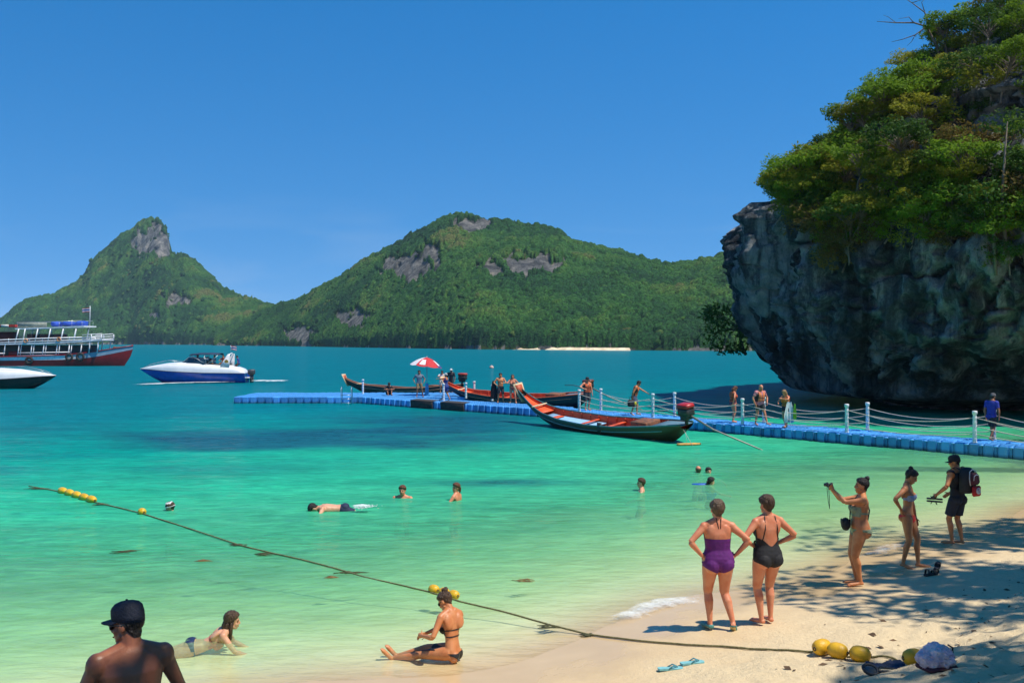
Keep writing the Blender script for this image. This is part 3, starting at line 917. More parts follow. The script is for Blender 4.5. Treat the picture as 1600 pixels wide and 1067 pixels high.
# pale trunks standing on the right of the cliff
for (a, b, c, lab) in (((1572, 385), (1566, 300), (1574, 190), 'slender pale trunk standing in the growth near the right edge'), ((1556, 420), (1552, 350), (1540, 300), 'thin grey stem below the slender pale trunk')):
    hh_, _ = cliff_at(*a)
    if hh_ is None: continue
    t = thing('cliff_tree', hh_, 0, lab, 'tree')
    m_ = MB(); m_.tube([Vector((0, 0, -0.3)), P(*b, hh_.y - 0.6) - hh_, P(*c, hh_.y - 0.5) - hh_], [0.085, 0.065, 0.03], 7)
    m_.build('trunk', mat('pale_bark', (0.20, 0.16, 0.12), 0.9, (0.10, 0.08, 0.06), 6), t)
    vv, ff = [], []
    leaf_cloud(vv, ff, P(*c, hh_.y - 0.5) - hh_, (1.3, 0.5), 260, 0.13, np.random.default_rng(5))
    link('crown', new_mesh('crown', vv, ff), LEAF[1], t)

# broad trees on the beach to the right and above the photographer: they throw the dappled shade; the farthest is added to shade the dock end
SHADE = [plant_proto(301 + q, 8.2, 4.4, 40, 330, 0.15, 0.2, 'tree', 0.5) for q in range(2)]
for q, (x, y, rz, sc, lab) in enumerate(((12.5, 6.5, 0.3, 1.3, 'broad beach tree shading the sand beyond the right edge'), (14.5, 12.6, 2.1, 1.3, 'broad beach tree standing farther along the shore beyond the right edge'), (2.9, 0.3, 4.0, 1.25, 'broad beach tree shading the man in the cap from behind the viewer'), (26.6, 32.0, 1.2, 1.25, 'unseen tree added beyond the right edge to shade the end of the dock'))):
    plant('beach_tree', SHADE, q, 1 if q % 2 else 0, (x, y, gz(x, y) - 0.1), rz, sc, lab, 'tree', 'shade trees on the beach')
# ================================================================== people
def frm(yaw=0, pitch=0, roll=0):
    """axes: x = the person's right, y = front, z = up; pitch leans forward, yaw turns left"""
    return Matrix.Rotation(R(yaw), 3, 'Z') @ Matrix.Rotation(R(-pitch), 3, 'X') @ Matrix.Rotation(R(roll), 3, 'Y')

def ik(a, t, l1, l2, pole):
    d = t - a
    L = max(min(d.length, (l1 + l2) * 0.999), abs(l1 - l2) + 1e-3)
    u = d.normalized()
    t = a + u * L
    x = (l1 * l1 - l2 * l2 + L * L) / (2 * L)
    hgt = math.sqrt(max(l1 * l1 - x * x, 0))
    p = Vector(pole)
    p = p - u * p.dot(u)
    p = p.normalized() if p.length > 1e-5 else u.orthogonal().normalized()
    return a + u * x + p * hgt, t

def evalv(me_in, vox, smooth_it):
    o = bpy.data.objects.new('tmp', me_in)
    col.objects.link(o)
    m = o.modifiers.new('r', 'REMESH'); m.mode = 'VOXEL'; m.voxel_size = vox
    if smooth_it:
        s = o.modifiers.new('s', 'SMOOTH'); s.factor = 0.5; s.iterations = smooth_it
    dg = bpy.context.evaluated_depsgraph_get()
    me = bpy.data.meshes.new_from_object(o.evaluated_get(dg))
    bpy.data.objects.remove(o)
    return me

def mesh_np(me):
    me.calc_loop_triangles()
    v = np.empty(len(me.vertices) * 3); me.vertices.foreach_get('co', v)
    n = np.empty(len(me.vertices) * 3); me.vertices.foreach_get('normal', n)
    t = np.empty(len(me.loop_triangles) * 3, np.int32); me.loop_triangles.foreach_get('vertices', t)
    return v.reshape(-1, 3), n.reshape(-1, 3), t.reshape(-1, 3)

def clip_shell(v, n, t, g, off):
    """the part of the surface where g > 0, lifted off the skin by off, cut cleanly along g = 0"""
    gv = g
    V = v + n * (off[:, None] if hasattr(off, '__len__') else off)
    keep = (gv[t] > 0)
    cnt = keep.sum(1)
    used = np.nonzero(cnt > 0)[0]
    out_v, out_f, idx, em = [], [], {}, {}
    def vid(a):
        if a not in idx:
            idx[a] = len(out_v); out_v.append(V[a])
        return idx[a]
    def eid(a, b):
        key = (a, b) if a < b else (b, a)
        if key not in em:
            s = gv[a] / (gv[a] - gv[b])
            em[key] = len(out_v); out_v.append(V[a] + (V[b] - V[a]) * s)
        return em[key]
    for q in used:
        tri = t[q]
        if cnt[q] == 3:
            out_f.append((vid(tri[0]), vid(tri[1]), vid(tri[2])))
            continue
        poly = []
        for k_ in range(3):
            a, b = int(tri[k_]), int(tri[(k_ + 1) % 3])
            if gv[a] > 0: poly.append(vid(a))
            if (gv[a] > 0) != (gv[b] > 0): poly.append(eid(a, b))
        if len(poly) >= 3: out_f.append(tuple(poly))
    return out_v, out_f

def segd(V, a, b, ra, rb):
    a = np.array(a); b = np.array(b)
    ab = b - a
    t = ((V - a) @ ab) / (ab @ ab)
    tc = np.clip(t, 0, 1)
    return np.linalg.norm(V - (a + tc[:, None] * ab), axis=1) - (ra + (rb - ra) * tc), t

SKIN = {
    'pale': mat('skin_pale', (0.66, 0.36, 0.22), 0.5, (0.58, 0.27, 0.15), 9, 0.05, 60, sss=0.12),
    'pink': mat('skin_pink', (0.66, 0.27, 0.145), 0.5, (0.60, 0.19, 0.09), 7, 0.05, 60, sss=0.12),
    'tan': mat('skin_tan', (0.57, 0.23, 0.09), 0.5, (0.49, 0.165, 0.055), 8, 0.05, 60, sss=0.10),
    'brown': mat('skin_brown', (0.34, 0.145, 0.075), 0.45, (0.26, 0.10, 0.05), 8, 0.05, 60, sss=0.08),
    'dark': mat('skin_dark', (0.34, 0.12, 0.06), 0.42, (0.26, 0.085, 0.04), 8, 0.06, 90, sss=0.06),
}
HAIRM = lambda nm, c: mat('hair_' + nm, c, 0.5, tuple(x * 0.45 for x in c), 60, 0.6, 70, stretch=(1, 1, 0.25), spec=0.4)
HAIRC = {'brown': HAIRM('brown', (0.085, 0.045, 0.022)), 'dark': HAIRM('dark', (0.022, 0.015, 0.012)), 'greybrown': HAIRM('greybrown', (0.15, 0.095, 0.055)), 'blond': HAIRM('blond', (0.36, 0.22, 0.09)), 'red': HAIRM('red', (0.16, 0.055, 0.022)), 'grey': HAIRM('grey', (0.3, 0.27, 0.24))}
CL_ = lambda nm, c, rough=0.75: mat('cloth_' + nm, c, rough, tuple(x * 0.72 for x in c), 14, 0.25, 90)
EYE = mat('eye_dark', (0.015, 0.01, 0.008), 0.2)
LIP = mat('lips', (0.34, 0.09, 0.07), 0.5)

def person(loc, yaw, label, H=1.68, sex='f', fat=1.0, skin='tan', pose=None, hair=('short', 'brown'), wear=(), vox=0.012, group=None, name='person', face=True, shallow=False):
    """one continuous body grown from joints posed by targets; hair and clothes are its children"""
    p = dict(pel=None, pyaw=0, ppitch=0, proll=0, twist=0, lean=0, side=0, hyaw=0, hpitch=0, hroll=0,
             fl=None, fr=None, hl=None, hr=None, el=(-1, -0.4, -0.2), er=(1, -0.4, -0.2), kl=(-0.1, 1, 0), kr=(0.1, 1, 0),
             sw=1.0, fyl=10, fyr=-10, toel=0.0, toer=0.0, hdl=None, hdr=None, curl=0.5)
    p.update(pose or {})
    h = H
    male = sex == 'm'
    leg1, leg2, ank = 0.245 * h, 0.243 * h, 0.042 * h
    hipw = (0.050 if male else 0.053) * h * (0.6 + 0.4 * fat)
    Pp = Vector(p['pel']) if p['pel'] else Vector((0, 0, leg1 + leg2 + ank - 0.012 * h))
    Rp = frm(p['pyaw'], p['ppitch'], p['proll'])
    Rc = Rp @ frm(p['twist'], p['lean'], p['side'])
    Ls = 0.292 * h
    up = Vector((0, 0, 1))
    s0 = Pp; s1 = Pp + Rp @ (up * Ls * 0.42); s2 = s1 + Rc @ (up * Ls * 0.58)
    def spine(t):
        if t < 0: return Pp + Rp @ (up * Ls * t), Rp
        if t > 1: return s2 + Rc @ (up * Ls * (t - 1)), Rc
        pt = s0 * (1 - t) ** 2 + s1 * 2 * t * (1 - t) + s2 * t * t
        q = Rp.to_quaternion().slerp(Rc.to_quaternion(), min(max((t - 0.15) / 0.6, 0), 1))
        return pt, q.to_matrix()
    Rh = Rc @ frm(p['hyaw'], p['hpitch'], p['hroll'])
    nb = s2 + Rc @ Vector((0, -0.004 * h, 0.012 * h))
    hs_ = h / 1.70
    Hc = nb + (Rc @ Vector((0, 0.004, 0.045)) + Rh @ Vector((0, 0.016, 0.095))) * hs_
    shw = (0.108 if male else 0.096) * h * (0.8 + 0.2 * fat) * p['sw']
    sc_, _ = spine(0.93)
    shL = sc_ + Rc @ Vector((-shw, -0.005 * h, 0)); shR = sc_ + Rc @ Vector((shw, -0.005 * h, 0))
    hipL = Pp + Rp @ Vector((-hipw, 0, 0)); hipR = Pp + Rp @ Vector((hipw, 0, 0))
    fl = Vector(p['fl']) if p['fl'] else Vector((-hipw * 1.1, 0, 0)); fr_ = Vector(p['fr']) if p['fr'] else Vector((hipw * 1.1, 0, 0))
    aL = fl + Vector((0, 0, ank)); aR = fr_ + Vector((0, 0, ank))
    kneeL, aL = ik(hipL, aL, leg1, leg2, p['kl']); kneeR, aR = ik(hipR, aR, leg1, leg2, p['kr'])
    ua, fa = 0.168 * h, 0.150 * h
    hl = Vector(p['hl']) if p['hl'] else shL + Vector((-0.07, 0.03, -0.44 * h * 0.7))
    hr = Vector(p['hr']) if p['hr'] else shR + Vector((0.07, 0.03, -0.44 * h * 0.7))
    elL, hl = ik(shL, hl, ua, fa, p['el']); elR, hr = ik(shR, hr, ua, fa, p['er'])
    mb = MB()
    # torso
    if male:
        rings = [(-0.17, .040, .042, 0), (-0.10, .075, .058, 0), (0.02, .090, .062, -.002), (0.16, .088, .060, 0), (0.36, .082, .056, .004), (0.58, .091, .060, .004), (0.78, .102, .066, .004), (0.92, .100, .055, -.002), (1.0, .066, .044, -.006), (1.07, .036, .036, -.006)]
    else:
        rings = [(-0.18, .045, .044, -.004), (-0.11, .086, .062, -.006), (0.0, .101, .067, -.006), (0.14, .096, .062, -.002), (0.36, .074, .051, .004), (0.56, .077, .053, .004), (0.76, .085, .058, .004), (0.92, .084, .047, -.002), (1.0, .056, .038, -.006), (1.07, .030, .031, -.006)]
    rr = []
    for t, w_, d_, o_ in rings:
        c, Rm = spine(t)
        fw = 1 + (fat - 1) * (1.0 if t < 0.8 else 0.35); fd = 1 + (fat - 1) * (1.5 if 0.1 < t < 0.7 else 0.9 if t < 0.9 else 0.3)
        w_, d_, o_ = w_ * h * fw, d_ * h * fd, o_ * h
        ring = []
        for k_ in range(20):
            a = 2 * math.pi * k_ / 20
            ca, sa = math.cos(a), math.sin(a)
            ex = 0.85
            ring.append(c + Rm @ Vector((w_ * math.copysign(abs(ca) ** ex, ca), o_ + d_ * math.copysign(abs(sa) ** ex, sa), 0)))
        rr.append(ring)
    mb.rings(rr)
    # seat, chest
    for s in (-1, 1):
        c, Rm = spine(-0.06)
        mb.ell(c + Rm @ Vector((s * 0.046 * h * fat ** 0.7, -0.037 * h * fat ** 0.8, -0.004 * h)), Vector((.050, .046, .055)) * h * (0.9 if male else 1.0) * fat ** 0.7, Rm)
        c, Rm = spine(0.70)
        if not male:
            mb.ell(c + Rm @ Vector((s * 0.044 * h, 0.048 * h * fat, -0.012 * h)), Vector((.040, .036, .040)) * h * (0.72 + 0.3 * fat), Rm)
        else:
            mb.ell(c + Rm @ Vector((s * 0.045 * h, 0.042 * h, 0.008 * h)), Vector((.050, .026, .036)) * h, Rm)
        c, Rm = spine(0.80)
        mb.ell(c + Rm @ Vector((s * 0.050 * h, -0.036 * h, 0)), Vector((.042, .022, .06)) * h, Rm)
        c, Rm = spine(0.97)
        mb.tube([c + Rm @ Vector((s * 0.02 * h, -.006 * h, 0.022 * h)), (shL if s < 0 else shR) + Rm @ Vector((0, 0, 0.004 * h))], [0.034 * h, 0.030 * h * (1.05 if male else 0.92)], 10)
    # legs
    lf = (0.55 + 0.45 * fat)
    for hip, kn, an, ft, fy, toe in ((hipL, kneeL, aL, fl, p['fyl'], p['toel']), (hipR, kneeR, aR, fr_, p['fyr'], p['toer'])):
        th = lambda t: hip.lerp(kn, t)
        back = Vector((0, 0, 0))
        kdir = (kn - (hip + an) / 2)
        kd = kdir.normalized() if kdir.length > 0.01 else Rp @ Vector((0, 1, 0))
        g_ = (0.93 if male else 1.02) * h * lf
        mb.tube([th(-0.06), th(0.12), th(0.4), th(0.75), th(1.0)], [.050 * g_, .056 * g_, .050 * g_, .038 * g_, .033 * g_], 14)
        sh_ = lambda t: kn.lerp(an, t)
        g_ = 1.0 * h * (0.75 + 0.25 * fat)
        mb.tube([sh_(-0.05), sh_(0.08), sh_(0.3) - kd * .008 * h, sh_(0.6) - kd * .003 * h, sh_(0.92), sh_(1.0)], [.031 * g_, .0315 * g_, .0335 * g_, .025 * g_, .0185 * g_, .019 * g_], 12)
        fdir = Matrix.Rotation(R(fy), 3, 'Z') @ Vector((0, 1, 0))
        if toe:            # heel lifted: toe angle in degrees, positive points the toes down
            sdir = (an - kn).normalized()
            fdir = Matrix.Rotation(R(fy), 3, 'Z') @ Matrix.Rotation(R(-toe), 3, 'X') @ Vector((0, 1, 0))
            fup = Matrix.Rotation(R(fy), 3, 'Z') @ Matrix.Rotation(R(-toe), 3, 'X') @ Vector((0, 0, 1))
        else:
            fup = up
        so = an - fup * (ank - 0.012 * h)
        side = fdir.cross(fup)
        mb.tube([so - fdir * .026 * h + fup * .014 * h, so + fdir * .01 * h + fup * .018 * h, so + fdir * .06 * h + fup * .010 * h, so + fdir * .098 * h + fup * .004 * h, so + fdir * .118 * h + fup * .002 * h], [.019 * h, .023 * h, .024 * h, .024 * h, .013 * h], 10, flat=(1.0, 0.72), up=side)
        mb.tube([an, so + fdir * .004 * h + fup * .016 * h], [.019 * h, .021 * h], 10)
        for q in range(5):
            o_ = (q - 2) * .0088 * h
            mb.tube([so + fdir * .10 * h + side * o_, so + fdir * (.127 - .004 * abs(q - 1)) * h + side * o_ * 1.1 - fup * .002 * h], [max(.0065 * h, vox * .6), max(.0055 * h, vox * .5)], 6)
    # arms and hands
    af = (0.8 + 0.2 * fat) * (1.08 if male else 0.98)
    for s, sh, el, ha, hd in ((-1, shL, elL, hl, p['hdl']), (1, shR, elR, hr, p['hdr'])):
        a_ = h * af
        mb.tube([sh.lerp(el, -0.04), sh.lerp(el, 0.12), sh.lerp(el, 0.5), sh.lerp(el, 0.9), el], [.027 * a_, .0305 * a_, .026 * a_, .0215 * a_, .021 * a_], 12)
        mb.tube([el, el.lerp(ha, 0.2), el.lerp(ha, 0.6), ha], [.0205 * a_, .0235 * a_, .0185 * a_, .0145 * a_], 12)
        mb.ell(sh.lerp(el, 0.06), Vector((.034, .034, .040)) * a_ * (1.08 if male else 0.95), None)
        fd = (ha - el).normalized()
        hd_ = Vector(hd).normalized() if hd is not None else fd
        # palm faces the body
        ctr = spine(0.3)[0]
        pn = (ctr - ha); pn = pn - hd_ * pn.dot(hd_)
        pn = pn.normalized() if pn.length > 1e-4 else hd_.orthogonal().normalized()
        sd_ = hd_.cross(pn).normalized()
        fwd = Rc @ Vector((0, 1, 0))
        if sd_.dot(fwd + up * 0.5) < 0: sd_ = -sd_      # thumb side: forward and up
        pc = ha + hd_ * .028 * h
        mb.tube([ha - hd_ * .004 * h, ha + hd_ * .02 * h, ha + hd_ * .052 * h], [.0155 * h, .0215 * h, .0225 * h], 10, flat=(1.0, 0.52), up=sd_)
        fr0 = max(.0052 * h, vox * 0.62)
        for q, ln in enumerate((.040, .046, .043, .034)):
            o_ = (1.5 - q) * .0115 * h
            b0 = ha + hd_ * .046 * h + sd_ * o_
            c_ = p['curl']
            d1 = (hd_ + pn * c_ * 0.5).normalized(); d2 = (hd_ + pn * c_ * 1.5).normalized()
            b1 = b0 + d1 * ln * 0.55 * h; b2 = b1 + d2 * ln * 0.5 * h
            mb.tube([b0, b1, b2], [fr0, fr0 * 0.95, fr0 * 0.8], 6)
        t0 = ha + hd_ * .012 * h + sd_ * .014 * h
        t1 = t0 + (hd_ * 0.65 + sd_ * 0.75 + pn * 0.25).normalized() * .026 * h
        t2 = t1 + (hd_ * 0.9 + sd_ * 0.35 + pn * 0.3).normalized() * .024 * h
        mb.tube([t0, t1, t2], [fr0 * 1.25, fr0 * 1.1, fr0 * 0.85], 6)
    # head and neck
    hp = lambda x, y, z: Hc + Rh @ (Vector((x, y, z)) * hs_)
    nr = (.064 if male else .054) * hs_ * (0.7 + 0.3 * fat)
    mb.tube([spine(0.96)[0], nb + Rc @ Vector((0, 0, .02 * hs_)), hp(0, -.02, -.06), hp(0, -.012, -.01)], [nr * 1.15, nr, nr * 0.95, nr * 0.95], 12)
    E = lambda c, r: mb.ell(hp(*c), Vector(r) * hs_, Rh, 14, 10)
    E((0, -.014, .035), (.076, .094, .088)); E((0, .022, -.035), (.058, .064, .075)); E((0, .055, -.085), (.030, .026, .024))
    E((0, .066, .030), (.050, .018, .016)); E((0, .075, -.058), (.024, .016, .016)); E((-.034, .048, -.022), (.026, .03, .026)); E((.034, .048, -.022), (.026, .03, .026))
    mb.tube([hp(0, .080, .022), hp(0, .098, -.012), hp(0, .100, -.026)], [.010 * hs_, .0135 * hs_, .013 * hs_], 8)
    for s in (-1, 1):
        mb.ell(hp(s * .077, -.008, -.004), Vector((.010, .021, .033)) * hs_, Rh @ Matrix.Rotation(R(-s * 14), 3, 'Z'))
        mb.ell(hp(s * .014, .092, -.028), Vector((.009, .009, .008)) * hs_, Rh)
        mb.tube([hp(s * .05, .005, -.05), hp(s * .028, .055, -.085)], [.022 * hs_, .018 * hs_], 8)
    me = evalv(new_mesh('body', mb.v, mb.f), vox, max(2, min(16, round(0.0005 / vox ** 2))))
    root = thing(name, loc, R(yaw), label, 'person', group)
    link('body', me, SKIN[skin], root, sm=True)
    V, N, T = mesh_np(me)
    RpN, RcN, RhN = (np.array(q) for q in (Rp, Rc, Rh))
    qP = (V - np.array(Pp)) @ RpN; qC = (V - np.array(s1)) @ RcN; qH = (V - np.array(Hc)) @ RhN / hs_
    samp = [spine(t) for t in np.linspace(-0.4, 1.2, 33)]
    sp_ = np.array([q[0] for q in samp]); tg = np.array([q[1] @ up for q in samp])
    dd = ((V[:, None, :] - sp_[None]) ** 2).sum(2)
    ni = dd.argmin(1)
    S_ = (np.linspace(-0.4, 1.2, 33)[ni] * Ls + ((V - sp_[ni]) * tg[ni]).sum(1)) / h     # height along the spine above the hips, in body heights
    Xl = ((V - sp_[ni]) * np.array([q[1] @ Vector((1, 0, 0)) for q in samp])[ni]).sum(1) / h
    Yl = ((V - sp_[ni]) * np.array([q[1] @ Vector((0, 1, 0)) for q in samp])[ni]).sum(1) / h
    dT = np.minimum(segd(V, Pp, s1, .085 * h * fat, .075 * h * fat)[0], segd(V, s1, spine(0.95)[0], .075 * h * fat, .075 * h)[0])
    dU = np.minimum(segd(V, shL, elL, .028 * h, .02 * h)[0], segd(V, shR, elR, .028 * h, .02 * h)[0])
    tU = np.where(segd(V, shL, elL, .028 * h, .02 * h)[0] < segd(V, shR, elR, .028 * h, .02 * h)[0], segd(V, shL, elL, 0, 0)[1], segd(V, shR, elR, 0, 0)[1])
    hdL, hdR = hl + (hl - elL).normalized() * .07 * h, hr + (hr - elR).normalized() * .07 * h
    dF = np.minimum(segd(V, elL, hdL, .022 * h, .022 * h)[0], segd(V, elR, hdR, .022 * h, .022 * h)[0])
    dLL, tLL = segd(V, hipL, kneeL, .055 * h, .034 * h); dLR, tLR = segd(V, hipR, kneeR, .055 * h, .034 * h)
    dSL, tSL = segd(V, kneeL, aL, .033 * h, .022 * h); dSR, tSR = segd(V, kneeR, aR, .033 * h, .022 * h)
    tTh = np.where(dLL < dLR, tLL, tLR)
    inleg = np.minimum(dLL, dLR)
    dSh = np.minimum(dSL, dSR)
    dHd = np.linalg.norm(V - np.array(Hc), axis=1) - 0.11 * hs_
    B = dict(V=V, N=N, T=T, S=S_, X=Xl, Y=Yl, dT=dT, dU=dU, tU=tU, dF=dF, tTh=tTh, dL=inleg, dSh=dSh, dHd=dHd, qH=qH, qP=qP, h=h, hs=hs_, fat=fat, root=root,
             Hc=Hc, Rh=Rh, Rc=Rc, Rp=Rp, Pp=Pp, spine=spine, shL=shL, shR=shR, hl=hl, hr=hr, elL=elL, elR=elR, aL=aL, aR=aR, fl=fl, fr=fr_, kneeL=kneeL, kneeR=kneeR, hp=hp, vox=vox, hdL=hdL, hdR=hdR)
    B['arm'] = np.minimum(dF, dU)
    B['fingers'] = None
    if face:
        for s in (-1, 1):
            e = MB(); e.ell(hp(s * .031, .0705, .010), Vector((.013, .010, .0065)) * hs_, Rh, 8, 5)
            e.build('eye', EYE, root)
        e = MB(); e.ell(hp(0, .0865, -.060), Vector((.021, .009, .006)) * hs_, Rh, 10, 5)
        e.build('mouth', LIP, root)
        for s in (-1, 1):
            e = MB(); e.tube([hp(s * .016, .080, .030), hp(s * .032, .079, .035), hp(s * .048, .066, .030)], [.004 * hs_, .0045 * hs_, .003 * hs_], 5)
            e.build('eyebrow', HAIRC.get(hair[1] if hair else 'dark', HAIRC['dark']), root)
    if hair: do_hair(B, hair[0], hair[1], **(hair[2] if len(hair) > 2 else {}))
    for wr in wear: wr(B)
    return B

def shell(B, name, g, off, m, label=None):
    v, f = clip_shell(B['V'], B['N'], B['T'], g, off)
    if not f: return None
    o = link(name, new_mesh(name, v, f), m, B['root'], sm=True)
    if label: o['label'] = label
    return o

def do_hair(B, style, colour, **kw):
    x, y, z = B['qH'].T
    hs_, hp, Rh = B['hs'], B['hp'], B['Rh']
    m = HAIRC[colour]
    neck = -0.075
    line = np.where(y > 0.0, 0.018 + 0.80 * y, 0.018 + 1.35 * y)
    if style == 'fringe':            # bald on top
        g = np.minimum(np.minimum(z - np.maximum(line, neck), 0.055 - z), 0.03 - y)
        off = 0.007
    else:
        g = z - np.maximum(line, neck)
        off = 0.016
    ear = np.hypot((y + .008) / .030, (z + .006) / .036) - 1.0
    g = np.where((abs(x) > 0.066) & (z < 0.03) & (style in ('short', 'fringe', 'bun', 'pony')), np.minimum(g, ear * .03), g)
    if kw.get('cap'):
        g = np.minimum(g, 0.03 - z)
        off = 0.006
    if style == 'bun': off = 0.008
    g = np.minimum(g, 0.16 - np.hypot(np.hypot(x, y), z))
    edge = np.clip(g / 0.02, 0, 1)
    nz = fbm(np.stack([x * 60, y * 60, z * 28], 1), 3, 13)
    v, f = clip_shell(B['V'], B['N'], B['T'], g, hs_ * (0.003 + edge * (off + 0.010 * nz + 0.012 * np.clip(z / 0.1, 0, 1))))
    mb = MB(); mb.add([Vector(q) for q in v], f)
    if style == 'bun':
        c = kw.get('at', (0, -.080, .125)); r_ = kw.get('r', .042)
        mb.ell(hp(*c), Vector((r_, r_, r_ * 0.9)) * hs_, Rh); mb.ell(hp(c[0] + .015, c[1] - .012, c[2] + .012), Vector((r_ * .7,) * 3) * hs_, Rh); mb.ell(hp(c[0] - .018, c[1] + .01, c[2] + .014), Vector((r_ * .6,) * 3) * hs_, Rh)
    if style == 'pony':
        mb.tube([hp(0, -.09, .02), hp(0, -.13, .0), hp(kw.get('dx', 0), -.125, -.08), hp(kw.get('dx', 0) * 1.3, -.10, -.17)], [.022 * hs_, .03 * hs_, .027 * hs_, .008 * hs_], 8)
    if style == 'long':
        ln = kw.get('ln', 0.30)
        for s in np.linspace(-1, 1, 7):
            a = R(90) * s
            ox, oy = math.sin(a) * .078, -math.cos(a) * .085 - .012
            if abs(s) > 0.9: oy += .01
            top = hp(ox * 0.85, oy * 0.9, .035)
            md = hp(ox * 1.05, oy * 1.05 - .01, -.07)
            en = hp(ox * 0.9, oy * 1.0 - .01, -.07) + Vector((0, 0, -ln * hs_ * (0.75 + 0.25 * math.cos(s * 5)))) + (B['Rc'] @ Vector((0, -.015, 0)))
            mb.tube([top, md, md.lerp(en, 0.55) + B['Rh'] @ Vector((0.004, 0, 0)), en], [.026 * hs_, .028 * hs_, .024 * hs_, .006 * hs_], 8)
    mb.build('hair', m, B['root'])

# ------------------------------------------------------------------ garments
def g_body(B):        # on the trunk or legs, not on arms
    return B['arm'] + 0.004 - np.minimum(B['dT'], B['dL'])
def swimsuit(cname, c, top=0.235, back=0.235, scoop=0.0, rough=0.78):
    def f(B):
        S, X, Y = B['S'], B['X'], B['Y']
        topl = np.where(Y < 0, back - scoop * np.exp(-(X / 0.05) ** 2), top)
        low = -0.062 + 0.62 * np.abs(X) - 0.012
        low = np.where(Y < 0, -0.078 + 0.50 * np.clip(np.abs(X) - 0.012, 0, 1), -0.07 + 0.85 * np.clip(np.abs(X) - 0.015, 0, 1))
        g = np.minimum(topl - S, S - low) * B['h']
        g = np.minimum(g, (B['arm'] - np.minimum(B['dT'], B['dL'])) + 0.012)
        shell(B, 'swimsuit', g, 0.007 + 0.0035 * fbm(B['V'] * np.array([14, 14, 34]), 3, 8), mat('swim_' + cname, c, rough, tuple(q * 0.8 for q in c), 20, 0.1, 120, sheen=0.3))
    return f
def bottom(cname, c, top=0.035, cut=0.75, name='bikini_bottom'):
    def f(B):
        S, X, Y = B['S'], B['X'], B['Y']
        low = np.where(Y < 0, -0.080 + cut * 0.85 * np.clip(np.abs(X) - 0.010, 0, 1), -0.072 + cut * 1.15 * np.clip(np.abs(X) - 0.012, 0, 1))
        g = np.minimum(top - S, S - low) * B['h']
        g = np.minimum(g, B['arm'] + 0.012 - np.minimum(B['dT'], B['dL']))
        shell(B, name, g, 0.005, mat('swim_' + cname, c, 0.5, tuple(q * 0.75 for q in c), 30, 0.1, 120))
    return f
def band(cname, c, lo, hi, name='bikini_top', front=None, off=0.006, halter=False):
    def f(B):
        S, X, Y = B['S'], B['X'], B['Y']
        lo_ = np.where(Y > 0.012, front[0], lo) if front else lo
        hi_ = np.where(Y > 0.012, front[1], hi) if front else hi
        g = np.minimum(hi_ - S, S - lo_) * B['h']
        g = np.minimum(g, B['arm'] + 0.010 - B['dT'])
        shell(B, name, g, off, mat('swim_' + cname, c, 0.5, tuple(q * 0.75 for q in c), 30, 0.1, 120))
    return f
def shirt(cname, c, lo=-0.03, sleeve=0.6, top=0.30, off=0.014, name='shirt', flare=0.0, vneck=0.0):
    def f(B):
        S, X, Y = B['S'], B['X'], B['Y']
        onarm = B['dU'] < B['dT'] - 0.02
        g = np.minimum(top - vneck * (Y > 0.0) * np.clip(1 - np.abs(X) / 0.035, 0, 1) - S, S - lo) * B['h']
        ga = (sleeve - B['tU']) * 0.168 * B['h']
        g = np.where(onarm, np.minimum(ga, 0.5), g)
        g = np.minimum(g, B['dF'] + 0.004 - np.minimum(B['dT'], B['dU'])) if sleeve < 1 else g
        g = np.minimum(g, B['dHd'] - 0.0)
        nz = fbm(B['V'] * 9, 3, 5)
        shell(B, name, g, off + 0.006 * nz + flare * np.clip((0.1 - S) / 0.15, 0, 1), CL_(cname, c))
    return f
def shorts(cname, c, length=0.55, top=0.045, off=0.012, name='shorts', flare=0.02):
    def f(B):
        S = B['S']
        g = np.minimum((top - S) * B['h'], (length - B['tTh']) * 0.245 * B['h'])
        g = np.minimum(g, B['arm'] + 0.012 - np.minimum(B['dT'], B['dL']))
        nz = fbm(B['V'] * 10, 3, 5)
        shell(B, name, g, off + 0.005 * nz + flare * np.clip(B['tTh'], 0, 1), CL_(cname, c))
    return f
def dress(cname, c, length=0.6, top=0.235, name='dress'):
    def f(B):
        shirt(cname, c, lo=-0.05, sleeve=0.0, top=top, name=name)(B)
        shorts(cname, c, length, top=0.06, off=0.02, name='skirt', flare=0.035)(B)
    return f
def vest(c=(0.75, 0.14, 0.03), cname='orange', lo=0.03, trim=(0.02, 0.02, 0.025)):
    def f(B):
        S, X, Y = B['S'], B['X'], B['Y']
        body = np.minimum((0.285 - 0.10 * (Y > 0) * np.clip(1 - np.abs(X) / 0.035, 0, 1) - S) * B['h'], (S - lo) * B['h'])
        body = np.minimum(body, np.minimum(B['dU'] + 0.016, B['dF']) - B['dT'] + 0.004)
        nz = fbm(B['V'] * 7, 2, 5)
        side = np.abs(X) - 0.082
        gap = np.where(Y > 0, np.abs(X) - 0.006, 1)
        m = mat('vest_' + cname, c, 0.7, tuple(q * 0.7 for q in c), 12, 0.2, 60)
        shell(B, 'life_vest', np.minimum(body, np.minimum(-side, gap) * B['h']), 0.035 + 0.006 * nz, m)
        for sg in (-1, 1):
            shell(B, 'vest_side_panel', np.minimum(np.minimum(body, side * B['h']), sg * X * B['h']), 0.024 + 0.004 * nz, CL_('vest_black', trim))
        for z0 in (0.085, 0.16):
            shell(B, 'vest_strap', np.minimum(body, (0.007 - np.abs(S - z0)) * B['h']), 0.045, CL_('vest_black', trim))
    return f
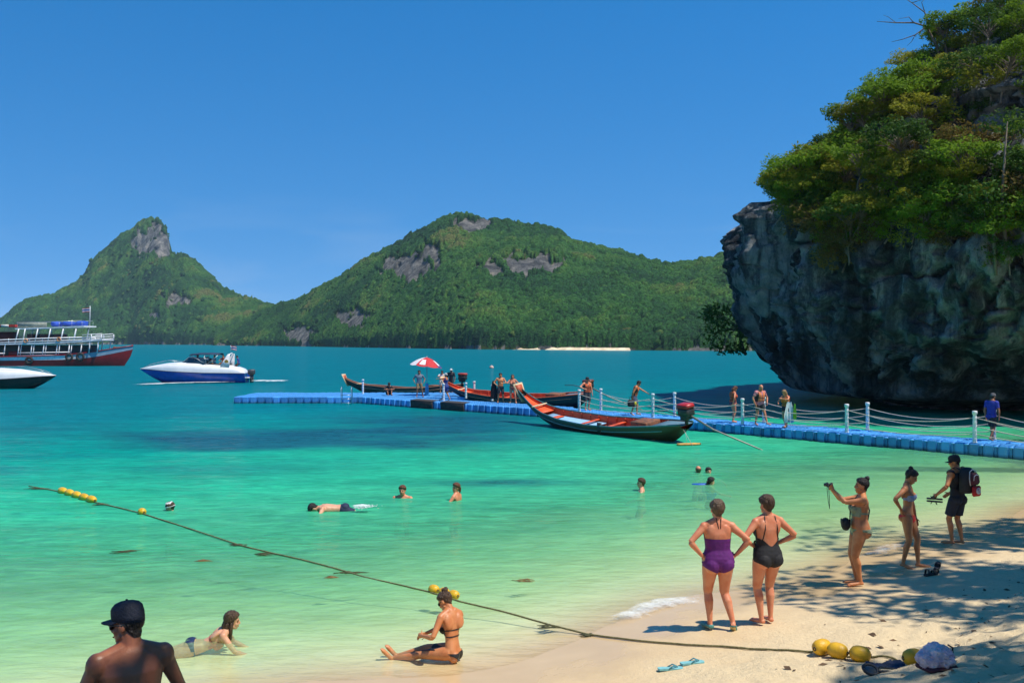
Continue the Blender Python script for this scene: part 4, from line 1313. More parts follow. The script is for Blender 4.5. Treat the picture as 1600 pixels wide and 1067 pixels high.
def cap(cname, c, brim=True, back=False, name='cap', z0=0.028, white=False, yaw=0):
    def f(B):
        x, y, z = B['qH'].T
        hp, hs_, Rh = B['hp'], B['hs'], B['Rh']
        m = CL_(cname, c)
        r_ = MB()
        rings = []
        prof = [(1.06, z0 - .012), (1.08, z0 + .02), (1.07, z0 + .055), (0.98, z0 + .083), (0.76, z0 + .104), (0.42, z0 + .115), (0.08, z0 + .118)]
        for q, zz_ in prof:
            rings.append([hp(.080 * q * math.cos(a), -.014 + .098 * q * math.sin(a), zz_ + (0.012 * math.sin(a) if q > 1 else 0)) for a in np.linspace(0, 2 * math.pi, 33)[:-1]])
        r_.rings(rings)
        cr = r_.build(name, m, B['root'])
        b = MB(); b.ell(hp(0, -.014, z0 + .121), Vector((.009, .009, .005)) * hs_, Rh, 8, 4); b.build('button', m, cr)
        if brim:
            v, fc = [], []
            n_ = 15
            for lay, dz in ((0, 0.0), (1, -.005)):
                for i_ in range(n_):
                    a = math.pi * (0.10 + 0.80 * i_ / (n_ - 1))
                    for q in range(4):
                        rad = q / 3
                        ax = .084 * math.cos(a) * (1 + 0.10 * rad); ay = -.014 + .103 * math.sin(a) * (1 + 0.0 * rad) + rad * .072 * math.sin(a) ** 0.6
                        v.append(hp(ax, ay, z0 + .004 + .010 * math.sin(a) - 0.012 * rad - 0.010 * (math.cos(a)) ** 2 + dz))
            for lay in (0, 1):
                for i_ in range(n_ - 1):
                    for q in range(3):
                        a0 = lay * n_ * 4 + i_ * 4 + q
                        qd = (a0, a0 + 4, a0 + 5, a0 + 1)
                        fc.append(qd if lay == 0 else qd[::-1])
            for i_ in range(n_ - 1):
                a0 = i_ * 4 + 3
                fc.append((a0, a0 + 4, a0 + 4 + n_ * 4, a0 + n_ * 4))
            b = MB(); b.add(v, fc); b.build('brim', m, cr)
    return f
def sun_hat(cname, c, bandc=None, rad=.15):
    def f(B):
        hp, hs_, Rh = B['hp'], B['hs'], B['Rh']
        b = MB()
        rings = []
        for q, zz_ in ((rad / .09, .030), (1.12, .042), (1.06, .06), (1.02, .10), (0.8, .135), (0.3, .142), (0.05, .143)):
            rings.append([hp(.082 * q * math.cos(a), -.010 + .098 * q * math.sin(a), zz_ - 0.01 * abs(math.cos(a)) * (q > 1.3)) for a in np.linspace(0, 2 * math.pi, 25)[:-1]])
        b.rings(rings)
        hat = b.build('sun_hat', CL_(cname, c), B['root'])
        if bandc:
            b = MB(); rings = [[hp(.082 * q * math.cos(a), -.010 + .098 * q * math.sin(a), zz_) for a in np.linspace(0, 2 * math.pi, 25)[:-1]] for q, zz_ in ((1.13, .05), (1.12, .078))]
            b.rings(rings, cap=False); b.build('hat_band', CL_('hatband', bandc), hat)
    return f
def strap_loop(B, name, pts, r_, m):
    b = MB(); b.tube(pts, r_, 6); return b.build(name, m, B['root'])
def shoe(cname, c, sole, feet=('l', 'r')):
    def f(B):
        x = B['V']
        for nm in feet:
            an, ft = (B['aL'], B['fl']) if nm == 'l' else (B['aR'], B['fr'])
            d_ = np.linalg.norm(B['V'] - np.array(an + Vector((0, 0.06, -0.03))), axis=1)
            g = 0.15 - d_
            g = np.minimum(g, (an.z - 0.004) - B['V'][:, 2])
            shell(B, 'shoe', g, 0.007, CL_(cname, c))
            v, f2 = clip_shell(B['V'], B['N'], B['T'], np.minimum(g, -B['N'][:, 2] - 0.55), 0.011)
            if f2: link('sole', new_mesh('sole', v, f2), CL_(cname + '_sole', sole), B['root'], sm=True)
    return f
# ================================================================== bathers and visitors
BLACKP = mat('black_rubber', (0.018, 0.018, 0.02), 0.55, (0.03, 0.03, 0.032), 15, 0.1, 40)
STRAPB = CL_('strap_black', (0.015, 0.015, 0.018))
def at(px, py, dz=0.0):
    q = HIT(px, py); q.z = max(q.z, -0.02) + dz
    return q

# woman in purple swimsuit, back turned, hands on hips
B = person(at(1122, 984), 2, 'woman in purple swimsuit standing with hands on hips, back turned', 1.77, 'f', 1.22, 'pink',
    dict(fl=(-.10, .03, 0), fr=(.18, -.10, .03), fyr=-22, toer=38, fyl=14, hl=(-.222, -.035, 1.00), hr=(.232, -.035, 1.01), el=(-1, -.35, .0), er=(1, -.35, .0), hdl=(.55, .55, -.55), hdr=(-.55, .55, -.55), kr=(-.35, 1, 0), proll=-2, side=2, hpitch=4),
    ('short', 'greybrown'), (swimsuit('purple', (0.115, 0.008, 0.155), top=0.23, back=0.19), shoe('teal', (0.10, 0.32, 0.30), (0.62, 0.50, 0.22))), vox=0.0085, face=False)
nk = B['hp']
for s in (-1, 1):
    strap_loop(B, 'halter_strap', [B['spine'](0.93)[0] + B['Rc'] @ Vector((s * .012 + .004, -.095, -.02)), nk(s * .03, -.075, -.095), nk(s * .055, -.02, -.105), B['spine'](0.85)[0] + B['Rc'] @ Vector((s * .07, .10, 0))], .0055, STRAPB)
# woman in black swimsuit beside her
B = person(at(1199, 977), 16, 'woman in black low-backed swimsuit standing barefoot with arms akimbo', 1.78, 'f', 1.12, 'pink',
    dict(fl=(-.075, .02, 0), fr=(.085, .06, 0), hl=(-.182, .06, 1.07), hr=(.188, .06, 1.08), el=(-1, -.45, .0), er=(1, -.45, .0), hdl=(.6, .6, -.2), hdr=(-.6, .6, -.2), hpitch=6, hyaw=5),
    ('short', 'brown'), (swimsuit('black', (0.013, 0.013, 0.016), top=0.235, back=0.16, scoop=0.06),), vox=0.0085, face=False)
for s in (-1, 1):
    strap_loop(B, 'shoulder_strap', [B['spine'](0.50)[0] + B['Rc'] @ Vector((s * .115, -.075, 0)), B['spine'](0.78)[0] + B['Rc'] @ Vector((s * .092, -.108, 0)), B['spine'](0.98)[0] + B['Rc'] @ Vector((s * .078, -.062, .046)), B['spine'](1.0)[0] + B['Rc'] @ Vector((s * .078, .02, .040)), B['spine'](0.80)[0] + B['Rc'] @ Vector((s * .075, .105, 0))], .0075, STRAPB)
b = MB(); b.tube([B['Pp'] + Vector((-.195, .01, .13)), B['Pp'] + Vector((-.215, -.01, .05)), B['Pp'] + Vector((-.21, .0, -.03))], [.012, .009, .006], 6); b.build('bow_tie', STRAPB, B['root'])

# woman taking a photograph
ph = at(1343, 914)
B = person(ph, 82, 'woman with hair bun raising a camera to take a picture', 1.76, 'f', 1.22, 'tan',
    dict(hl=(-.045, .42, 1.53), hr=(.06, .42, 1.52), el=(-.5, .1, -1), er=(.5, .1, -1), hdl=(.5, .3, .8), hdr=(-.5, .3, .8), fl=(-.07, .0, 0), fr=(.06, .03, 0), lean=-6, hpitch=4, curl=1.0),
    ('bun', 'dark'), (bottom('sage', (0.22, 0.27, 0.17), top=0.012), band('sagetop', (0.22, 0.27, 0.17), 0.155, 0.172, front=(0.13, 0.215))), vox=0.009)
strap_loop(B, 'bag_strap', [B['spine'](0.25)[0] + Vector((-.09, .17, .0)), B['spine'](0.75)[0] + Vector((-.03, .165, 0)), B['spine'](0.98)[0] + Vector((.075, .02, .055)), B['spine'](0.95)[0] + Vector((.085, -.075, .02)), B['spine'](0.6)[0] + Vector((.03, -.15, 0)), B['spine'](0.25)[0] + Vector((-.08, -.10, 0))], .011, STRAPB)
M_ = Matrix.Rotation(R(82), 4, 'Z'); M_.translation = ph
cw = M_ @ Vector((.008, .495, 1.605))
t = thing('camera_body', cw, R(82), 'small black camera held up by the woman with the bun', 'camera')
b = MB(); b.box((0, 0, 0), (.115, .035, .068), bev=.008); b.build('housing', BLACKP, t)
b = MB(); b.lathe([(.030, 0), (.030, .02), (.026, .022), (.026, .045), (.020, .045), (.018, .040)], (0, .012, 0), 14, Matrix.Rotation(R(-90), 3, 'X')); b.build('lens', mat('lens_dark', (0.03, 0.03, 0.035), 0.25), t)
b = MB(); b.tube([(-.058, 0, .02), (-.075, -.01, -.12), (-.06, -.02, -.30), (-.01, -.03, -.385), (.045, -.02, -.28), (.06, -.005, -.1), (.058, 0, .02)], .005, 5); b.build('neck_strap', BLACKP, t)
bw = M_ @ Vector((-.05, .225, .99))
t = thing('shoulder_bag', bw, R(82), 'black bag hanging at the belly of the photographing woman', 'bag')
b = MB(); b.ell((0, 0, 0), (.12, .075, .105)); b.box((0, .005, .03), (.16, .10, .09), bev=.02); b.build('pouch', CL_('bag_black', (.012, .012, .014)), t)
b = MB(); b.box((0, .055, .035), (.15, .03, .09), bev=.012); b.build('flap', CL_('bag_black2', (.02, .02, .022)), t)

# woman in red bikini bottom looking down
B = person(at(1418, 886), -122, 'slim woman in red bikini bottom looking down with one hand on hip', 1.74, 'f', 0.90, 'tan',
    dict(fl=(-.06, .16, 0), fr=(.09, -.06, 0), hr=(.20, -.07, 1.02), er=(1, -.55, .1), hl=(-.20, .10, .82), el=(-1, -.3, 0), hdr=(-.5, .1, -.8), hyaw=18, hpitch=30, proll=-4, side=5, kl=(0, 1, 0), toer=8),
    ('bun', 'dark', ), (bottom('red', (0.68, 0.035, 0.02), top=0.005, cut=0.95), band('bluewhite', (0.30, 0.36, 0.52), 0.165, 0.19, front=(0.155, 0.212))), vox=0.009)
for s in (-1, 1):
    b = MB(); b.tube([B['Pp'] + B['Rp'] @ Vector((s * .152, -.02, .01)), B['Pp'] + B['Rp'] @ Vector((s * .165, -.015, -.04))], [.007, .004], 5)
    b.build('side_bow', mat('swim_red', (0.68, 0.035, 0.02)), B['root'])

# man with backpack
mp_ = at(1496, 851)
B = person(mp_, 30, 'man in black cap and navy shorts wearing a backpack on the shore', 1.76, 'm', 0.92, 'tan',
    dict(fl=(-.09, .05, 0), fr=(.10, -.03, 0), hl=(-.40, .16, .98), el=(-.6, -.8, -.3), hr=(.16, .28, .95), er=(.8, -.6, 0), hyaw=38, hpitch=10, lean=4),
    ('short', 'dark', {'cap': 1}), (shirt('black_tank', (.014, .014, .017), lo=-0.02, sleeve=0.02, top=0.275, name='tank_top'), shorts('navy', (.014, .018, .035), 0.80, flare=0.035), cap('black', (.012, .012, .014))), vox=0.010)
M_ = Matrix.Rotation(R(30), 4, 'Z'); M_.translation = mp_
bp = M_ @ Vector((.01, -.125, 1.03))
t = thing('backpack', bp, R(30), 'dark maroon backpack with white piping on the man in the black cap', 'backpack')
mar = CL_('maroon', (.10, .018, .026)); blk = CL_('pack_black', (.02, .018, .02)); wht = CL_('piping_white', (.7, .68, .66)); red = CL_('pouch_red', (.55, .02, .02))
b = MB(); b.rings([[Vector((.155 * sx * w_, -.10 * d_ + .10 * d_ * yy, z)) for sx, yy in ((-1, -.6), (-.6, -1), (.6, -1), (1, -.6), (1, .9), (-1, .9))] for z, w_, d_ in ((0, .85, .8), (.05, 1, 1), (.30, 1, 1), (.42, .85, .85), (.48, .55, .6))]); b.build('main_pocket', blk, t)
b = MB(); b.rings([[Vector((.115 * sx * w_, -.18 - .05 * d_ + .05 * d_ * yy, z)) for sx, yy in ((-1, -.6), (-.6, -1), (.6, -1), (1, -.6), (1, 1.5), (-1, 1.5))] for z, w_, d_ in ((.17, .9, .7), (.22, 1, 1), (.34, .95, .9), (.40, .6, .5))]); b.build('front_pocket', mar, t)
b = MB()
b.tube([(-.10, -.215, .16), (-.125, -.21, .28), (-.09, -.19, .42), (0, -.18, .455), (.09, -.19, .42), (.125, -.21, .28), (.10, -.215, .16)], .010, 6); b.build('piping', wht, t)
b = MB(); b.tube([(-.085, -.27, .26), (-.07, -.272, .345), (0, -.27, .37), (.07, -.272, .345), (.085, -.27, .26)], .008, 6); b.build('piping', wht, t)
b = MB(); b.box((.025, -.25, .055), (.22, .07, .20), bev=.025); pouch = b.build('red_pouch', red, t)
b = MB(); b.torus((.03, -.291, .06), .052, .012, Matrix.Rotation(R(90), 3, 'X'), 22, 6); b.torus((.04, -.291, .052), .024, .010, Matrix.Rotation(R(90), 3, 'X'), 18, 6); b.build('emblem', wht, pouch)
for s in (-1, 1):
    b = MB(); b.tube([(s * .10, .0, .44), (s * .115, .10, .475), (s * .125, .24, .40), (s * .13, .27, .24), (s * .145, .18, .08), (s * .14, .02, .05)], .016, 6, flat=(1.6, .5)); b.build('shoulder_strap', blk, t)
fw = M_ @ Vector((-.42, .19, .87))
t = thing('sandal_pair', fw, R(60), 'pair of black sandals carried by the man with the backpack', 'sandals')
for s in (-1, 1):
    b = MB(); b.rings([[Vector((x_ * w_, y_, s * .025 + zz_)) for x_, zz_ in ((-1, -.012), (1, -.012), (1, .012), (-1, .012))] for y_, w_ in ((-.14, .025), (-.12, .042), (-.02, .034), (.08, .048), (.13, .036), (.145, .015))]); so = b.build('sole', BLACKP, t)
    b = MB(); b.tube([(-.045, .05, s * .04), (0, .07, s * .075), (.045, .05, s * .04)], .008, 5); b.tube([(-.036, -.02, s * .04), (0, -.04, s * .085), (.036, -.02, s * .04)], .008, 5); b.build('strap', BLACKP, so)

# seated woman at the water's edge
sw = at(706, 1028)
sw.z = max(gz(sw.x, sw.y), -0.02)
B = person(sw, 74, 'woman in black string bikini sitting at the water edge, back to the viewer', 1.66, 'f', 0.86, 'tan',
    dict(pel=(0, 0, .105), ppitch=-6, lean=24, twist=-34, fl=(-.02, .82, -.12), fr=(.10, .78, -.12), fyl=30, fyr=12, toel=-55, toer=-55, kl=(-.3, .1, .6), kr=(.6, .1, .35), hl=(-.10, .36, .30), hr=(.08, .38, .28), el=(-1, -.3, -.7), er=(1, -.3, -.5), hyaw=22, hpitch=24, curl=0.9),
    ('bun', 'brown'), (bottom('blackbikini', (.014, .014, .016), top=0.012, cut=1.15), band('blackbikini', (.014, .014, .016), 0.128, 0.136, front=(0.14, 0.20)), band('blackbikini', (.014, .014, .016), 0.172, 0.180, front=(0.172, 0.205))), vox=0.008)
gl = MB()
for s in (-1, 1): gl.ell(B['hp'](s * .032, .082, .010), Vector((.026, .006, .020)), B['Rh'], 10, 6)
gl.tube([B['hp'](-.075, .0, .014), B['hp'](-.062, .066, .014), B['hp'](.062, .066, .014), B['hp'](.075, .0, .014)], .004, 5); gl.build('sunglasses', BLACKP, B['root'])

# woman lying in the shallows, propped on her arms
ly = G(303, 1000, 0.0)
B = person(Vector((ly.x, ly.y, -0.20)), -80, 'woman in dark bikini bottom lying in the shallows propped on her arms', 1.66, 'f', 0.92, 'pale',
    dict(pel=(0, 0, .10), ppitch=82, lean=-30, hpitch=-44, hyaw=6, fl=(-.10, -.80, -.03), fr=(.13, -.80, -.02), toel=70, toer=70, kl=(-.2, 0, -1), kr=(.2, 0, -1), hl=(-.22, .70, -.02), hr=(.16, .78, -.02), el=(-.8, -.3, -.6), er=(.8, -.3, -.6), curl=0.1),
    ('long', 'brown', ), (bottom('darkblue', (.018, .03, .08), top=0.02, cut=0.9), band('coral', (.62, .16, .10), 0.165, 0.18, front=(0.13, 0.22))), vox=0.009)

# man with cap close to the viewer, in the shade
Hm = 1.77
Ys = np.linspace(3.2, 6.5, 400); Xs = (206 - 800) / F * Ys
err = np.abs(ground_z(Xs, Ys) + Hm * 0.985 + .03 - (CAMZ - 404.5 / F * Ys))
kk = int(err.argmin()); fm = Vector((Xs[kk], Ys[kk], 0)); fm.z = gz(fm.x, fm.y)
fm.z += (CAMZ - 404.5 / F * fm.y) - (fm.z + Hm * 0.985 + .03)
B = person(fm, 34, 'bare-shouldered man in navy cap and sunglasses close to the viewer', Hm, 'm', 1.15, 'dark',
    dict(sw=1.02, hyaw=48, hpitch=3, hl=(-.44, .10, .84), hr=(.44, .10, .84), lean=8, fl=(-.12, 0, 0), fr=(.12, 0, 0)),
    ('short', 'dark', {'cap': 1}), (shorts('black_short', (.015, .015, .02), 0.8), cap('navy', (.030, .038, .060), z0=0.040)), vox=0.0058)
gl = MB()
for s in (-1, 1): gl.rings([[B['hp'](s * .033 + .029 * math.cos(a), .082 + dy - .012 * abs(math.cos(a)) * (1 if s * math.cos(a) > 0 else 0), .008 + .021 * math.sin(a)) for a in np.linspace(0, 2 * math.pi, 17)[:-1]] for dy in (0, .012)])
gl.build('sunglasses', mat('dark_lens', (.01, .01, .012), 0.12), B['root'])
gl = MB(); gl.tube([B['hp'](-.060, .084, .02), B['hp'](0, .096, .02), B['hp'](.060, .084, .02)], .005, 6)
for s in (-1, 1): gl.tube([B['hp'](s * .060, .084, .02), B['hp'](s * .078, .05, .018), B['hp'](s * .082, -.02, .012)], .0045, 6)
gl.build('glasses_frame', BLACKP, B['root'])

# bathers in the water: (waterline pixel, body under the surface)
def swimmer(px, py, yaw, label, sub, **kw):
    g = G(px, py, 0.0)
    return person(Vector((g.x, g.y, -sub)), yaw, label, vox=kw.pop('vox', 0.014), **kw)
FLOATP = dict(hl=(-.42, .30, 1.15), hr=(.42, .30, 1.15), fl=(-.12, -.2, .1), fr=(.12, -.1, .1))
B = swimmer(268, 797, 100, 'bather with white sun hat showing only head above water', 1.42, H=1.65, sex='f', skin='pale', pose=dict(hpitch=15), hair=('short', 'brown'), wear=(sun_hat('hat_white', (.78, .74, .72), (.02, .02, .02), rad=.125),))
B = swimmer(629, 777, 172, 'short-haired man facing the beach, shoulders at the water surface', 1.40, H=1.74, sex='m', skin='pink', pose=dict(FLOATP, hpitch=4), hair=('short', 'red'))
B = swimmer(713, 781, 66, 'woman with ponytail standing chest-deep, seen from behind', 1.22, H=1.68, sex='f', skin='pink', pose=dict(hyaw=60, hl=(-.2, .25, 1.0), hr=(.2, .25, 1.0)), hair=('pony', 'red'))
B = swimmer(1002, 766, 84, 'short-haired man in profile with pale shoulders above water', 1.40, H=1.76, sex='m', skin='pale', pose=dict(FLOATP), hair=('short', 'brown'))
B = swimmer(1091, 739, 14, 'bald bather seen from behind near the moored boat', 1.50, H=1.76, sex='m', skin='pink', pose=dict(FLOATP), hair=('fringe', 'greybrown'))
B = swimmer(1107, 739, 190, 'dark-haired bather facing the beach beside the bald one', 1.46, H=1.66, sex='f', skin='pale', pose=dict(FLOATP), hair=('short', 'dark'))
B = swimmer(1110, 757, -70, 'dark-haired woman floating in front of the bald bather', 1.42, H=1.66, sex='f', skin='pale', pose=dict(FLOATP, hpitch=10), hair=('pony', 'dark'), wear=(band('blueband', (.02, .06, .35), 0.10, 0.22),))
fb = G(1088, 756.5, 0.0)
t = thing('swim_board', (fb.x + .12, fb.y, .0), .1, 'blue float board trailing beside the floating woman', 'float board')
b = MB(); b.rings([[Vector((x_, w_ * sy, .02 * sz)) for sy, sz in ((-1, 0), (-.7, 1), (.7, 1), (1, 0), (.7, -1), (-.7, -1))] for x_, w_ in ((-.25, .03), (-.21, .09), (-.06, .13), (.18, .12), (.25, .08))]); b.build('board', mat('board_blue', (.02, .10, .50), .4), t)
sn = G(536, 796, 0.0)
B = person(Vector((sn.x, sn.y, -0.05)), 98, 'snorkeller in dark blue trunks swimming face down', 1.76, 'm', 1.05, 'pale',
    dict(pel=(0, 0, .05), ppitch=80, lean=10, hpitch=-8, fl=(-.10, -.85, -.20), fr=(.12, -.80, -.06), toel=70, toer=70, kl=(0, 0, -1), kr=(0, 0, -1), hl=(-.32, .58, -.22), hr=(.34, .30, -.30), el=(-1, 0, .3), er=(1, 0, .3)),
    ('short', 'dark'), (shorts('trunks', (.014, .02, .06), 0.62),), vox=0.014)

FOAM = mat('foam', (.74, .78, .76), .8, (.60, .68, .66), 9, .6, 30)
def foam_patch(name, path, width, n, size, seed, label, zmax=0.05, m=FOAM):
    """many small flattened bubbles of froth scattered along a path"""
    r = np.random.default_rng(seed)
    v0, f0 = ico(1)
    path = np.array([tuple(q) for q in path])
    sl = np.concatenate([[0], np.cumsum(np.hypot(*np.diff(path[:, :2], axis=0).T))])
    V, Fc = [], []
    for q in range(n):
        s = r.random() * sl[-1]
        c = np.array([np.interp(s, sl, path[:, k_]) for k_ in range(3)])
        wv = np.interp(s, sl, width)
        c[:2] += r.normal(size=2) * wv * 0.45
        sz = size * (0.3 + r.random() ** 2)
        V.append(v0 * np.array([sz * (1 + r.random()), sz * (0.5 + 0.6 * r.random()), min(sz * 0.45, zmax)]) + c)
        Fc.append(f0 + q * len(v0))
    return tag(link(name, new_mesh(name, np.concatenate(V), np.concatenate(Fc)), m, sm=True), label, 'foam', kind='stuff')
def lace_mat():
    k = NT('foam_lace')
    n1 = k.noise(9, 6, rough=0.7, dist=0.8); n2 = k.noise(2.2, 3)
    e = k.attr('edge').outputs['Fac']
    a = k.math('ADD', k.math('MULTIPLY', n1, 0.8), k.math('MULTIPLY', n2, 0.5))
    a = k.math('MULTIPLY', k.math('SUBTRACT', k.math('ADD', a, k.math('MULTIPLY', e, 0.62)), 0.98), 2.0, True)
    a = k.math('MULTIPLY', a, 0.8)
    k.bsdf.inputs['Base Color'].default_value = (.82, .86, .84, 1); k.bsdf.inputs['Roughness'].default_value = .8
    k.l(k.bump(n1, .8, .03), k.bsdf.inputs['Normal'])
    tr = k.n('ShaderNodeBsdfTransparent'); m = k.n('ShaderNodeMixShader')
    k.l(a, m.inputs[0]); k.l(tr.outputs[0], m.inputs[1]); k.l(k.bsdf.outputs[0], m.inputs[2]); k.l(m.outputs[0], k.out.inputs['Surface'])
    return k.m
LACE = lace_mat()
def foam_sheet(name, path, width, label, ridge=0.03, strength=1.0, n=90, across=11, skew=0.0):
    """a thin lacy sheet of froth riding on the water along a path"""
    path = np.array([tuple(q) for q in path]); sl = np.concatenate([[0], np.cumsum(np.hypot(*np.diff(path[:, :2], axis=0).T))])
    s_ = np.linspace(0, sl[-1], n)
    c = np.stack([np.interp(s_, sl, path[:, k_]) for k_ in range(3)], 1)
    tg = np.gradient(c[:, :2], axis=0); tg /= np.maximum(np.hypot(*tg.T)[:, None], 1e-6)
    nr = np.stack([-tg[:, 1], tg[:, 0]], 1)
    wv = np.interp(s_, sl, width); wob = fbm(np.stack([s_ * 1.3, s_ * 0, s_ * 0], 1), 3, 44)
    V, E = [], []
    for i_ in range(n):
        for j_ in range(across):
            u_ = j_ / (across - 1) * 2 - 1
            q = c[i_, :2] + nr[i_] * (u_ + .5 * wob[i_]) * wv[i_]
            V.append((q[0], q[1], c[i_, 2] + ridge * (1 - u_ * u_)))
            E.append((1 - u_ * u_) * strength * min(1, 4 * min(i_, n - 1 - i_) / n) - (1 - strength) * .3)
    i = np.arange(n * across).reshape(n, across)
    me = new_mesh(name, np.array(V), np.stack([i[:-1, :-1].ravel(), i[:-1, 1:].ravel(), i[1:, 1:].ravel(), i[1:, :-1].ravel()], 1))
    a = me.attributes.new('edge', 'FLOAT', 'POINT'); a.data.foreach_set('value', np.array(E, np.float32))
    return tag(link(name, me, LACE, sm=True), label, 'foam', kind='stuff')
k0 = G(569, 799, 0.0)
foam_sheet('splash_foam', [(k0.x - .35, k0.y - .02, .0), (k0.x - .05, k0.y, .03), (k0.x + .2, k0.y + .02, .0)], [.05, .15, .08], 'white splash kicked up behind the snorkeller', .15, 1.15, n=40)
foam_patch('splash_drops', [(k0.x - .12, k0.y, .08), (k0.x + .18, k0.y, .14)], [.16, .2], 220, .016, 4, 'white drops thrown up over the splash', .014)
# a low wave breaking on the sand, with its froth
wp = [G(px, py, 0.02) for px, py in ((925, 975), (962, 968), (1000, 958), (1040, 946), (1075, 936), (1112, 930))]
foam_sheet('wave_foam', wp, [.12, .22, .30, .34, .34, .2], 'white froth of a small wave running up the sand', .05, 1.0)
wp2 = [G(px, py, 0.03) for px, py in ((1330, 872), (1375, 862), (1410, 852), (1450, 842))]
foam_sheet('wave_foam', wp2, [.15, .3, .3, .15], 'thin froth at the waterline behind the women at the right', .02, .8)
swash = [Vector((x_, y_, .035)) for x_, y_ in ((2.6, 14.4), (4.0, 15.75), (6.3, 17.65), (8.5, 19.5), (12, 22.35), (15, 25))]
foam_sheet('wave_foam', swash, [.10, .16, .12, .18, .14, .1], 'thin wash line along the sand towards the cliff', .01, .6, n=160)
wp3 = [Vector((x_, y_, .03)) for x_, y_ in ((-2.0, 11.35), (-.6, 11.98), (1.2, 13.4))]
foam_sheet('wave_foam', wp3, [.1, .14, .1], 'faint froth line where the water meets the sand in front', .01, .55)

# ------------------------------------------------------------------ rope with yellow floats
YEL = mat('float_yellow', (.80, .46, .015), .45, (.62, .33, .01), 7, .15, 30, rnd=.08)
ROPE = mat('float_rope', (.22, .19, .08), .9, (.10, .10, .04), 30, .6, 80)
rp = [(45, 760), (95, 769), (147, 785), (190, 795), (222, 803), (300, 828), (375, 853), (420, 864), (470, 875), (520, 888), (570, 903), (620, 914), (670, 926), (718, 941), (790, 958), (860, 978), (920, 993), (1000, 1003), (1100, 1011), (1200, 1016), (1268, 1019), (1310, 1023), (1345, 1026), (1395, 1029), (1428, 1031)]
def rope_pt(px, py):
    q = HIT(px, py); q.z = max(q.z, 0.0) + .018
    return q
pts = []
for (a, b_), (c, d_) in zip(rp[:-1], rp[1:]):
    for s in np.linspace(0, 1, 8)[:-1]:
        pts.append(rope_pt(a + (c - a) * s, b_ + (d_ - b_) * s))
b = MB(); b.tube(pts, .013, 6)
tag(b.build('float_rope', ROPE), 'long mooring rope running from the water up the sand', 'rope')
fm_ = MB(); fm_.lathe([(.018, -.135), (.045, -.130), (.085, -.10), (.105, -.05), (.108, 0), (.105, .05), (.085, .10), (.045, .130), (.018, .135)], (0, 0, 0), 16)
float_me = new_mesh('float_shell', fm_.v, fm_.f); smooth(float_me); float_me.materials.append(YEL)
fk = MB(); fk.torus((0, 0, .135), .022, .008, None, 10, 5); fk.torus((0, 0, -.135), .022, .008, None, 10, 5)
float_ring = new_mesh('end_ring', fk.v, fk.f); smooth(float_ring); float_ring.materials.append(BLACKP)
def yfloat(pos, direc, label, sc=1.0):
    t = thing('yellow_float', pos, 0, label, 'float', 'yellow floats on the rope')
    t.rotation_mode = 'QUATERNION'
    t.rotation_quaternion = Vector(direc).to_track_quat('Z', 'X')
    t.scale = sc if hasattr(sc, '__len__') else (sc,) * 3
    link('float_shell', float_me, None, t); link('end_ring', float_ring, None, t)
a, c = rope_pt(98, 770), rope_pt(143, 783.5)
nm = ['farthest yellow float of the row in deep water', 'second yellow float of the row in deep water', 'middle yellow float of the row in deep water', 'fourth yellow float of the row in deep water', 'yellow float ending the deep-water row nearest the beach']
for q in range(5):
    yfloat(a.lerp(c, q / 4) + Vector((0, 0, .035)), c - a, nm[q], (.9, .9, 1.55))
q1 = rope_pt(222, 802.5); yfloat(q1 + Vector((0, 0, .03)), rope_pt(240, 808) - q1, 'lone yellow float on the rope near the white hat', .82)
for (px, py), lab in (((678, 925.5), 'left of three yellow floats behind the seated woman'), ((694, 930), 'middle of three yellow floats behind the seated woman'), ((709, 934), 'right of three yellow floats behind the seated woman')):
    q1 = rope_pt(px, py); yfloat(q1 + Vector((0, 0, .03)), rope_pt(px + 20, py + 6) - q1, lab, .72)
for (px, py), lab, ang in (((1284, 1022), 'yellow float on the sand farthest left of four', .5), ((1309, 1027), 'yellow float on the sand touching its left neighbour', 2.4), ((1344, 1030), 'yellow float on the sand third from left', 2.8), ((1427, 1036), 'yellow float on the sand beside the plastic bag', .1)):
    q1 = HIT(px, py); yfloat(Vector((q1.x, q1.y, q1.z + .085)), (math.cos(ang), math.sin(ang), .06), lab, .86)
